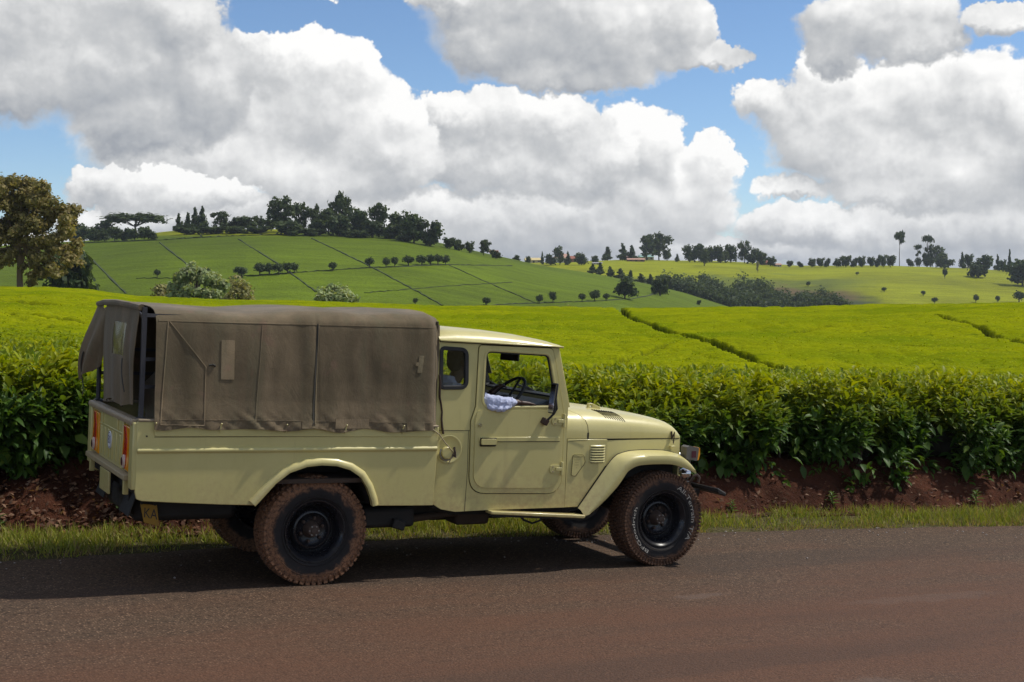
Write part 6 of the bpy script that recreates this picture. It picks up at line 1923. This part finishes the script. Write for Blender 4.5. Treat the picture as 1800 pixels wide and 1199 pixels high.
def proto(kind, variant, palette):
    """Trunk and crown meshes of a tree one unit tall and one unit wide."""
    key = (kind, variant, palette[0])
    if key in PROTO: return PROTO[key]
    tr = MB(); cl = []; n, size, hollow = 1300, 0.095, 0.35
    rx = lambda a, b: float(rng.uniform(a, b))
    if kind == 'round':
        tr.tube([(0, 0, -.05), (.01, 0, .25), (0, .01, .5)], [.035, .028, .018], 7)
        cl = [((rx(-.28, .28), rx(-.28, .28), rx(.20, .82)), (rx(.15, .26),)*2+(rx(.12, .19),)) for _ in range(20)]
        limbs(tr, (0, 0, .35), [c[0] for c in cl[:6]], .018)
    elif kind == 'tall':
        tr.tube([(0, 0, -.05), (.015, .01, .3), (-.01, 0, .62), (.01, 0, .85)], [.03, .024, .016, .006], 7)
        cl = [((rx(-.34, .34)*f, rx(-.3, .3)*f, z), (rx(.13, .22)*f,)*2+(rx(.07, .12),)) for z, f in zip(np.linspace(.22, .94, 22), np.interp(np.linspace(.22, .94, 22), [.22, .6, .8, .94], [.7, 1.0, 1.0, .55]))]
        limbs(tr, (0, 0, .4), [c[0] for c in cl[3::2]], .016); n = 1300; size = .07
    elif kind == 'cone':
        tr.tube([(0, 0, -.05), (0, 0, .5), (0, 0, .95)], [.035, .022, .006], 6)
        cl = [((rx(-.5, .5)*(1.05-z)*.75, rx(-.5, .5)*(1.05-z)*.75, z), ((1.08-z)*.26+.03,)*2+(.075,)) for z in np.linspace(.10, .95, 24)]; n = 1200; size = .085
    elif kind == 'umbrella':
        tr.tube([(0, 0, -.05), (.01, 0, .3), (-.01, .01, .55)], [.022, .018, .014], 7)
        cl = [((rx(-.40, .40), rx(-.40, .40), 0), (rx(.10, .17),)*2+(rx(.12, .22),)) for _ in range(34)]
        cl = [((c[0], c[1], .88-.55*(c[0]**2+c[1]**2)), r) for c, r in cl]
        limbs(tr, (0, 0, .42), [c[0] for c in cl[::2]], .012); n = 1900; size = .06; hollow = .2
    elif kind == 'pine':
        tr.tube([(0, 0, -.05), (.02, 0, .4), (-.02, 0, .75), (.01, 0, .95)], [.030, .024, .016, .008], 6)
        cl = [((.0, 0, .93), (.36, .36, .07)), ((.22, 0, .88), (.22, .22, .05)), ((-.24, .1, .86), (.2, .2, .05)), ((.26, 0, .66), (.17, .17, .045)), ((-.12, 0, .56), (.15, .15, .05)), ((.05, 0, .28), (.34, .34, .14)), ((.2, 0, .16), (.3, .3, .12))]
        if variant % 2: cl = cl[:3]+[((-.2, 0, .74), (.16, .16, .04))]
        limbs(tr, (0, 0, .6), [c[0] for c in cl[:5]], .012); n = 800; size = .08; hollow = .15
    elif kind == 'globe':
        tr.tube([(0, 0, -.1), (.01, 0, .2), (0, 0, .45)], [.06, .05, .04], 7)
        cl = [((0, 0, .6), (.40, .40, .32))]+[((rx(-.25, .25), rx(-.25, .25), rx(.42, .78)), (.2, .2, .16)) for _ in range(7)]; n = 800; size = .12; hollow = .45
        limbs(tr, (0, 0, .2), [(.2, 0, .5), (-.2, .05, .5), (.05, -.2, .55)], .03)
    elif kind == 'bushy':
        tr.tube([(0, 0, -.1), (.01, 0, .3), (0, 0, .5)], [.05, .04, .02], 7)
        cl = [((rx(-.34, .34), rx(-.34, .34), rx(.12, .75)), (rx(.13, .22),)*2+(rx(.12, .2),)) for _ in range(22)]; n = 1500; size = .095
        limbs(tr, (0, 0, .2), [c[0] for c in cl[:6]], .02)
    if cl and kind in ('round', 'bushy', 'globe', 'cone', 'tall'):
        # fit the crown into the unit box
        hi = max(c[0][2]+c[1][2] for c in cl); wd = max(abs(c[0][0])+c[1][0] for c in cl)*2
        cl = [((c[0][0]/wd, c[0][1]/wd, c[0][2]/hi*0.98), (c[1][0]/wd, c[1][1]/wd, c[1][2]/hi)) for c in cl]
    V, F, C = clump_cloud(cl, n, size, palette, hollow)
    cm_ = np_mesh('crown', V, F, C, False); cm_.materials.append(MATS['tree_leaf'])
    tm = tr.mesh('trunk', 60); tm.materials.append(MATS['bark'])
    PROTO[key] = (tm, cm_)
    return PROTO[key]
ORD = ['first', 'second', 'third', 'fourth', 'fifth', 'sixth', 'seventh', 'eighth', 'ninth', 'tenth', 'eleventh', 'twelfth', 'thirteenth', 'fourteenth', 'fifteenth', 'sixteenth', 'seventeenth', 'eighteenth', 'nineteenth', 'twentieth']
NAMES = {'round': ('tree', 'tree'), 'tall': ('tree', 'tree'), 'cone': ('conifer_tree', 'tree'), 'umbrella': ('umbrella_tree', 'tree'), 'pine': ('pine_tree', 'tree'), 'globe': ('round_bush', 'bush'), 'bushy': ('bush', 'bush')}
TREE_N = [0]
def plant(kind, u, vtop, wpx, vbase, label, group, Dmax=478.0, Dmin=180.0, palette=DARK, D=None, variants=3):
    if D is None:
        p, D = on_hill(u, vbase, Dmax, Dmin)
    else:
        x, y = at_depth(u, D); p = Vector((x, y, gz(x, y)))
    ztop = EYE.z+(482.6-vtop)/FPX*D
    h = max(ztop-p.z, 0.6); w = wpx/FPX*D
    tm, cm_ = proto(kind, TREE_N[0] % variants, palette); TREE_N[0] += 1
    nm, cat = NAMES[kind]
    root = empty(nm, p)
    root.scale = (w, w, h); root.rotation_euler = (0, 0, rng.uniform(0, 6.28))
    set_props(root, label, cat, group)
    link_mesh('trunk', tm, None, root); link_mesh('crown', cm_, None, root)
    return root
def series(items, kind_text, place, group, Dmax=478.0, Dmin=180.0, palette=DARK):
    items = sorted(items, key=lambda i: i[1])
    for k, (kind, u, vt, w, vb) in enumerate(items):
        plant(kind, u, vt, w, vb, '%s, %s from the left %s' % (kind_text, ORD[k], place), group, Dmax, Dmin, palette)
# hilltop grove on the left-hand hill
series([('round', 172, 386, 50, 409), ('umbrella', 240, 376, 104, 408), ('round', 136, 393, 40, 412)], 'broad dark tree', 'on the left end of the hilltop', 'broad trees on the hilltop')
series([('round', u, 398+(i % 3)*2, 26, 426-i*0.7) for i, u in enumerate((150, 168, 186, 203, 220, 238, 255, 268))], 'small dark field tree', 'in the row below the broad trees', 'field trees in a row')
series([('cone', 316, 374, 20, 408), ('cone', 332, 372, 24, 408), ('cone', 345, 364, 24, 408), ('cone', 358, 361, 26, 408)], 'pointed dark conifer', 'of the clump at the left hilltop', 'hilltop conifers')
series([('tall', 388, 370, 30, 407), ('tall', 456, 377, 24, 405), ('tall', 500, 344, 64, 409), ('tall', 530, 358, 34, 409), ('tall', 555, 357, 30, 410), ('tall', 600, 336, 46, 412), ('tall', 667, 355, 40, 415)], 'tall open-crowned tree', 'on the hilltop skyline', 'tall trees of the hilltop grove')
series([('round', 408, 381, 44, 406), ('round', 437, 380, 46, 406), ('round', 478, 384, 30, 406), ('bushy', 508, 386, 54, 414), ('round', 578, 366, 46, 412), ('bushy', 560, 384, 40, 414), ('bushy', 598, 376, 48, 416),
        ('round', 634, 366, 50, 416), ('bushy', 655, 386, 40, 418), ('round', 702, 371, 46, 420), ('round', 728, 376, 48, 428), ('round', 756, 387, 44, 433), ('bushy', 690, 394, 36, 420)], 'dense dark tree', 'in the hilltop grove', 'dense trees of the hilltop grove')
series([('bushy', u, v, 46, v+14) for u, v in ((330, 399), (372, 398), (414, 397), (456, 397), (545, 401), (625, 404), (716, 411))], 'low dark shrub', 'along the foot of the hilltop grove', 'shrubs under the hilltop grove')
series([('round', 790, 417, 24, 438), ('round', 808, 420, 22, 441), ('round', 826, 424, 20, 445), ('tall', 850, 420, 26, 449), ('round', 872, 438, 22, 455)], 'small tree', 'down the right shoulder of the hill', 'trees on the shoulder of the hill')
# clipped round bushes on the left-hand hill
UP = [(277, 474, 12, 488), (365, 470, 12, 488), (425, 469, 24, 488), (457, 463, 20, 485), (474, 463, 22, 484), (491, 463, 18, 483), (506, 462, 20, 482), (518, 462, 16, 481), (585, 461, 16, 477), (650, 453, 17, 471), (679, 453, 14, 470), (694, 452, 14, 469), (718, 450, 22, 468), (742, 449, 20, 467), (757, 448, 18, 467), (770, 448, 18, 466), (783, 449, 16, 466)]
series([('globe', u, vt, w, vb) for u, vt, w, vb in UP], 'clipped round bush', 'in the upper hillside row', 'round bushes on the upper hillside')
LOW = [(730, 524, 10, 536), (855, 523, 15, 538), (948, 518, 13, 534), (972, 513, 15, 533), (1023, 516, 13, 531), (1045, 510, 19, 530), (1065, 516, 13, 529)]
series([('globe', u, vt, w, vb) for u, vt, w, vb in LOW], 'small round bush', 'in the lower hillside row', 'round bushes on the lower hillside')
plant('round', 1098, 484, 46, 525, 'large dark tree at the lower right end of the hillside', None, palette=DARK)
plant('bushy', 1160, 484, 30, 520, 'dark bush where the left hill runs into the valley', None, palette=DARK)
plant('bushy', 1228, 527, 8, 536, 'tiny dark bush on the last slope of the left hill', None, palette=DARK)
# valley trees
series([('cone', u, vt, w, vt+30+w*0.4) for u, vt, w in ((1042, 463, 18), (1055, 461, 22), (1072, 468, 22), (1090, 471, 24), (1108, 474, 22), (1126, 480, 22), (1143, 481, 18), (1160, 490, 18))], 'dark conifer', 'in the valley belt', 'conifers in the valley belt', 600, 482)
# the right-hand hill: farmstead trees
RT = dict(Dmax=752.0, Dmin=500.0)
series([('round', 908, 448, 14, 466), ('round', 928, 450, 12, 466), ('cone', 953, 441, 8, 465), ('round', 968, 446, 22, 466), ('tall', 984, 431, 24, 466), ('cone', 998, 441, 14, 466), ('round', 1022, 444, 26, 466), ('round', 1046, 449, 14, 463)], 'small dark tree', 'round the red-roofed farm', 'farm trees on the far hill', palette=MIDG, **RT)
series([('cone', 1068, 433, 26, 458), ('cone', 1094, 427, 24, 458), ('cone', 1110, 430, 22, 458), ('tall', 1136, 410, 40, 458), ('tall', 1158, 406, 42, 458), ('round', 1172, 437, 20, 458), ('cone', 1190, 446, 12, 460)], 'tall dark tree', 'of the group beside the turquoise roof', 'tall trees on the far hill', **RT)
series([('round', 1212, 430, 24, 461), ('round', 1228, 428, 26, 461), ('round', 1246, 432, 28, 461), ('round', 1266, 431, 30, 462), ('round', 1284, 429, 30, 462), ('tall', 1308, 421, 24, 463), ('round', 1322, 436, 26, 464), ('round', 1338, 442, 22, 466), ('round', 1354, 450, 18, 468)], 'dark tree', 'of the wood behind the far field', 'wood on the far hill', palette=MIDG, **RT)
plant('tall', 1238, 436, 22, 468, 'single tree standing in the field before the far wood', None, palette=MIDG, **RT)
plant('tall', 1331, 458, 5, 480, 'thin bare young tree alone in the far field', None, palette=TAN, **RT)
series([('round', u, v, w, 470) for u, v, w in ((1388, 458, 12), (1407, 459, 12), (1426, 454, 18), (1442, 453, 16), (1452, 453, 12), (1470, 454, 18), (1486, 449, 24), (1500, 452, 14), (1514, 450, 18), (1530, 451, 14), (1541, 447, 14), (1552, 448, 14), (1564, 448, 20))], 'low dark tree', 'along the far skyline on the right', 'skyline trees on the far right', **RT)
series([('pine', 1580, 409, 24, 468), ('pine', 1612, 431, 18, 468), ('pine', 1629, 415, 24, 468)], 'tall ragged pine with bare trunk', 'on the far skyline', 'ragged pines on the far skyline', **RT)
series([('round', 1600, 454, 14, 469), ('tall', 1644, 430, 26, 469), ('round', 1628, 443, 20, 469), ('round', 1660, 443, 34, 472), ('cone', 1690, 442, 14, 472), ('round', 1702, 446, 16, 472), ('cone', 1752, 446, 12, 476), ('cone', 1773, 437, 12, 478), ('round', 1762, 456, 16, 478)], 'dark tree', 'right of the ragged pines on the far skyline', 'right-hand skyline trees', **RT)
plant('round', 1719, 446, 42, 488, 'broad dark tree standing in the bright field on the right', None, palette=DARK, **RT)
plant('globe', 1660, 472, 9, 490, 'small dark bush in the field on the right', None, palette=DARK, **RT)
plant('round', 1797, 455, 56, 503, 'broad dark tree cut by the right edge of the picture', None, palette=DARK, **RT)
series([('globe', u, v, w, v+h) for u, v, w, h in ((1506, 478, 7, 6), (1420, 495, 8, 9), (1554, 505, 9, 8), (1623, 511, 8, 9), (1643, 523, 11, 11), (1715, 518, 10, 14), (1754, 520, 8, 12), (1791, 512, 20, 20))], 'scattered small bush', 'on the right-hand pasture', 'bushes on the right-hand pasture', palette=DARK, Dmax=752.0, Dmin=486.0)
# the scrub that fills the valley floor: one mass
def scrub():
    cl = []
    for i in range(420):
        u = rng.uniform(1160, 1490)
        lo = float(np.interp(u, [1160, 1240, 1330, 1420, 1490], [486, 498, 509, 527, 541]))+5*math.sin(u*.06)
        v = rng.uniform(lo, 546)
        p, D = on_hill(u, v, 700, 486)
        r = rng.uniform(0.9, 2.3)*(1 if rng.random() < .85 else 1.6)
        cl.append(((p.x, p.y, p.z+r*0.5), (r, r, r*rng.uniform(.8, 1.7))))
    V, F, C = clump_cloud(cl, 26000, 0.75, DARK+MIDG, 0.4)
    o = link_mesh('scrub', np_mesh('scrub', V, F, C), 'tree_leaf')
    set_props(o, 'dark scrub filling the valley between the two hills', 'scrub', None, 'stuff')
scrub()
# hedge lines and paths that divide the hillside into blocks
simple('hedge_line', (0.034, 0.048, 0.012), 0.95, 0, 0.5, 0.8, 0.5)
LINES = [([(165, 458), (192, 487), (222, 517)], 0.9), ([(282, 427), (308, 448), (336, 470), (356, 487)], 0.8), ([(420, 421), (487, 463), (556, 514)], 0.8), ([(549, 420), (600, 444), (655, 471), (720, 506), (778, 538)], 0.8),
         ([(788, 466), (845, 492), (900, 516), (940, 533)], 0.6), ([(500, 413), (400, 416), (280, 423), (150, 428)], 1.5), ([(404, 488), (521, 480), (625, 473), (788, 466), (900, 468)], 0.9), ([(640, 516), (797, 503), (900, 497)], 0.5),
         ([(850, 538), (940, 534), (1044, 530), (1110, 526), (1141, 520), (1157, 514)], 0.9), ([(345, 408), (356, 416)], 0.8), ([(240, 490), (330, 490)], 0.4)]
def hedge_lines():
    for k, (pts, w) in enumerate(LINES):
        P = []
        for a, b in zip(pts[:-1], pts[1:]):
            m = max(2, int(math.hypot(b[0]-a[0], b[1]-a[1])/5))
            P += [(a[0]+(b[0]-a[0])*i/m, a[1]+(b[1]-a[1])*i/m) for i in range(m)]
        P.append(pts[-1])
        W = [on_hill(u, v)[0] for u, v in P]
        rows = []
        for i, p in enumerate(W):
            d = W[min(i+1, len(W)-1)]-W[max(i-1, 0)]; d.z = 0; d.normalize(); s = Vector((-d.y, d.x, 0))*w*0.25*rng.uniform(.6, 1.3)
            h = 0.08+w*0.2*rng.random()
            rows.append([tuple(p-s+Vector((0, 0, -.3))), tuple(p-s*.8+Vector((0, 0, h))), tuple(p+s*.8+Vector((0, 0, h))), tuple(p+s+Vector((0, 0, -.3)))])
        o = MB().grid(rows).build('hedge', 'hedge_line', None, smooth=60)
        set_props(o, ['dark path hedge at the far left of the hillside', 'dark path hedge second from the left on the hillside', 'long dark path hedge down the middle of the left hill', 'longest dark path hedge slanting down the hillside',
                      'faint path hedge on the right flank of the hill', 'thick hedge below the hilltop grove', 'hedge along the upper row of round bushes', 'faint level hedge low on the right flank', 'hedge along the lower row of round bushes',
                      'short hedge crossing the bright strip under the grove', 'short faint hedge left of the pale tree'][k], 'hedge', 'hedges dividing the hillside')
hedge_lines()

# trees standing just behind the crest of the field
def make_pale_tree(u, vtop, wpx, D, palette, label, n, size):
    x, y = at_depth(u, D); p = Vector((x, y, gz(x, y)))
    h = EYE.z+(482.6-vtop)/FPX*D-p.z; w = wpx/FPX*D
    root = empty('tree', p); set_props(root, label, 'tree')
    tr = MB().tube([(0, 0, -.3), (.1, 0, h*.3), (0, .1, h*.6)], [.22, .18, .08], 8)
    cl = []
    for i in range(46):
        a = rng.uniform(0, 6.28); r = w*.42*math.sqrt(rng.random()); zz = h*(0.93-0.42*(r/(w*.42))**2-rng.random()*.35)
        cl.append(((r*math.cos(a), r*math.sin(a), zz), (rng.uniform(.35, .75),)*2+(rng.uniform(.3, .55),)))
    limbs(tr, (0, 0, h*.25), [c[0] for c in cl[:10]], .1)
    tr.build('trunk', 'bark', root, smooth=60)
    V, F, C = clump_cloud(cl, n, size, palette, .45)
    link_mesh('crown', np_mesh('crown', V, F, C), 'tree_leaf', root)
make_pale_tree(346, 459, 122, 124, PALE, 'pale grey-green tree rising behind the field crest', 5200, .26)
make_pale_tree(418, 484, 56, 132, TAN, 'small tan-green tree beside the pale grey-green one', 1800, .22)
make_pale_tree(286, 496, 40, 130, TAN, 'low tan bush left of the pale grey-green tree', 1000, .22)
make_pale_tree(592, 499, 80, 112, PALE, 'rounded pale green tree above the truck canopy', 3000, .24)
make_pale_tree(1002, 531, 13, 120, TAN, 'tiny tan sapling just over the field crest', 260, .14)
def field_tree(u, vbase, vtop, D, label, palette):
    x, y = at_depth(u, D); p = Vector((x, y, float(table(np.array([x]), np.array([y]))[0])-0.3))
    H = EYE.z+(482.6-vtop)/FPX*D-p.z
    root = empty('tree', p); set_props(root, label, 'tree')
    tr = MB().tube([(0, 0, -.4), (-.02, 0, H*.10), (.0, .02, H*.24), (-.12, 0, H*.42), (-.2, .1, H*.62)], [.25, .22, .20, .13, .06], 10)
    tr.tube([(0.02, 0, H*.14), (.28, .1, H*.30), (.45, 0, H*.45), (.7, -.1, H*.6)], [.15, .12, .08, .04], 8)
    tr.tube([(-.05, 0, H*.22), (-.5, .2, H*.36), (-1.0, .1, H*.5)], [.11, .08, .03], 7)
    k = D/FPX
    puffs = [(-100,352,46),(-66,340,44),(-26,326,40),(8,330,38),(38,345,38),(64,368,34),(82,392,26),(-15,365,46),(24,385,36),(-56,385,44),(-105,400,44),(-90,440,40),(54,424,32),(14,420,28),(76,446,26),(40,454,34),(84,462,20),(60,480,26),(24,486,20),(-6,440,24),(-46,430,34),(-26,398,34),(-16,472,14),(-70,480,30),(92,430,16),(-40,345,40)]
    cl = []
    for du, v, r in puffs:
        v = 517-(517-v)*0.87
        for j in range(9):
            ox, oz = rng.normal(0, r*.42), rng.normal(0, r*.38); rr = r*rng.uniform(.25, .5)
            cl.append((((du+ox)*k, rng.uniform(-2.2, 2.2), (517-v+oz)*k+0.3), (rr*k, rr*k*1.3, rr*k*.75)))
    limbs(tr, (-.1, 0, H*.36), [c[0] for c in cl[0:110:7]], .08, 6); limbs(tr, (.4, 0, H*.38), [c[0] for c in cl[110:180:6]], .05, 6)
    tr.build('trunk', 'bark_pale', root, smooth=60)
    V, F, C = clump_cloud(cl, 46000, .19, palette, .1)
    link_mesh('crown', np_mesh('crown', V, F, C), 'tree_leaf', root)
field_tree(36, 517, 299, 99, 'big olive-brown tree at the left edge of the tea field', OLIVE)
plant('bushy', 122, 432, 92, 505, 'dark leafy tree just behind the big brown tree', None, D=150, palette=DARK)

# ------------------------------------------------------------------ farm buildings on the far hill
for nm, c in (('wall_cream', (0.50, 0.42, 0.28)), ('wall_white', (0.55, 0.52, 0.48)), ('wall_brick', (0.26, 0.13, 0.09)), ('roof_red', (0.30, 0.10, 0.06)), ('roof_teal', (0.22, 0.36, 0.32)), ('roof_yellow', (0.62, 0.50, 0.24)), ('roof_grey', (0.30, 0.29, 0.29)), ('roof_pink', (0.42, 0.24, 0.18)), ('door_dark', (0.05, 0.04, 0.035))):
    simple(nm, c, 0.8, 0, 0.15, 1.5)
def house(u, vbase, wpx, hpx, wall, roof, label, Dmax=752.0, Dmin=470.0, D=None, depth=6.0, rot=0.0):
    if D is None:
        p, D = on_hill(u, vbase, Dmax, Dmin)
    else:
        x, y = at_depth(u, D); p = Vector((x, y, EYE.z+(482.6-vbase)/FPX*D))
    w = wpx/FPX*D; h = hpx/FPX*D; wh = h*0.55
    root = empty('house', p); root.rotation_euler = (0, 0, rot); set_props(root, label, 'house', 'farm buildings on the skyline')
    MB().box(-w/2, w/2, 0, depth, -3.0, wh).build('wall', wall, root)
    r = MB().add([(-w/2-.4, -.6, wh), (w/2+.4, -.6, wh), (w/2+.4, depth+.6, wh), (-w/2-.4, depth+.6, wh), (-w/2-.2, depth/2, h), (w/2+.2, depth/2, h)],
                 [(0, 1, 5, 4), (2, 3, 4, 5), (0, 4, 3), (1, 2, 5), (0, 3, 2, 1)])
    r.build('roof', roof, root, smooth=0)
    MB().box(-w*.06, w*.06, -.06, -.01, -.2, wh*.8).build('door', 'door_dark', root)
    for s in (-.32, .32):
        MB().box(w*s-w*.07, w*s+w*.07, -.06, -.01, wh*.35, wh*.8).build('window', 'door_dark', root)
house(868, 449, 14, 9, 'wall_white', 'roof_red', 'tiny house with red roof at the shoulder of the hill', D=500)
house(938, 459, 28, 9, 'wall_cream', 'roof_yellow', 'long low house with pale yellow roof', rot=.1)
house(992, 462, 18, 16, 'wall_white', 'roof_pink', 'farmhouse with steep pinkish roof among trees', rot=.5)
house(1010, 461, 22, 11, 'wall_brick', 'roof_red', 'brick farmhouse with red roof beside the pinkish one', rot=-.1)
house(1050, 465, 16, 4, 'wall_white', 'roof_grey', 'small low white shed on the far hill')
house(1097, 457, 14, 6, 'wall_brick', 'roof_red', 'small red-roofed house left of the turquoise roof')
house(1118, 460, 30, 6, 'wall_brick', 'roof_pink', 'long pinkish-roofed shed below the turquoise roof')
house(1137, 456, 24, 9, 'wall_cream', 'roof_teal', 'house with turquoise tin roof', rot=.1)
house(1252, 455, 9, 12, 'wall_white', 'roof_grey', 'white gabled hut against the far wood', rot=1.2)
house(1350, 466, 20, 8, 'wall_brick', 'roof_red', 'red-roofed house at the right end of the far wood')
house(1368, 469, 10, 6, 'wall_white', 'roof_pink', 'small white house at the end of the far wood')
house(1704, 467, 14, 5, 'wall_white', 'roof_grey', 'small white shed behind the broad tree on the right')
house(1760, 474, 16, 5, 'wall_brick', 'roof_grey', 'low shed on the skyline near the right edge')

# ------------------------------------------------------------------ air: a thin even haze over the whole country
def build_haze():
    m, t, out = new_mat('haze')
    v = t.n('ShaderNodeVolumePrincipled')
    t.put(v, 'Color', (0.80, 0.88, 1.0, 1.0)); t.put(v, 'Density', HAZE); t.put(v, 'Anisotropy', 0.2)
    t.t.links.new(v.outputs[0], out.inputs['Volume'])
    o = MB().box(-9400, 9400, -9400, 9400, -36, 62).build('haze', 'haze', None, smooth=0)
    set_props(o, 'thin bluish haze over the far hills', 'haze', None, 'stuff')
HAZE = 0.00012
build_haze()
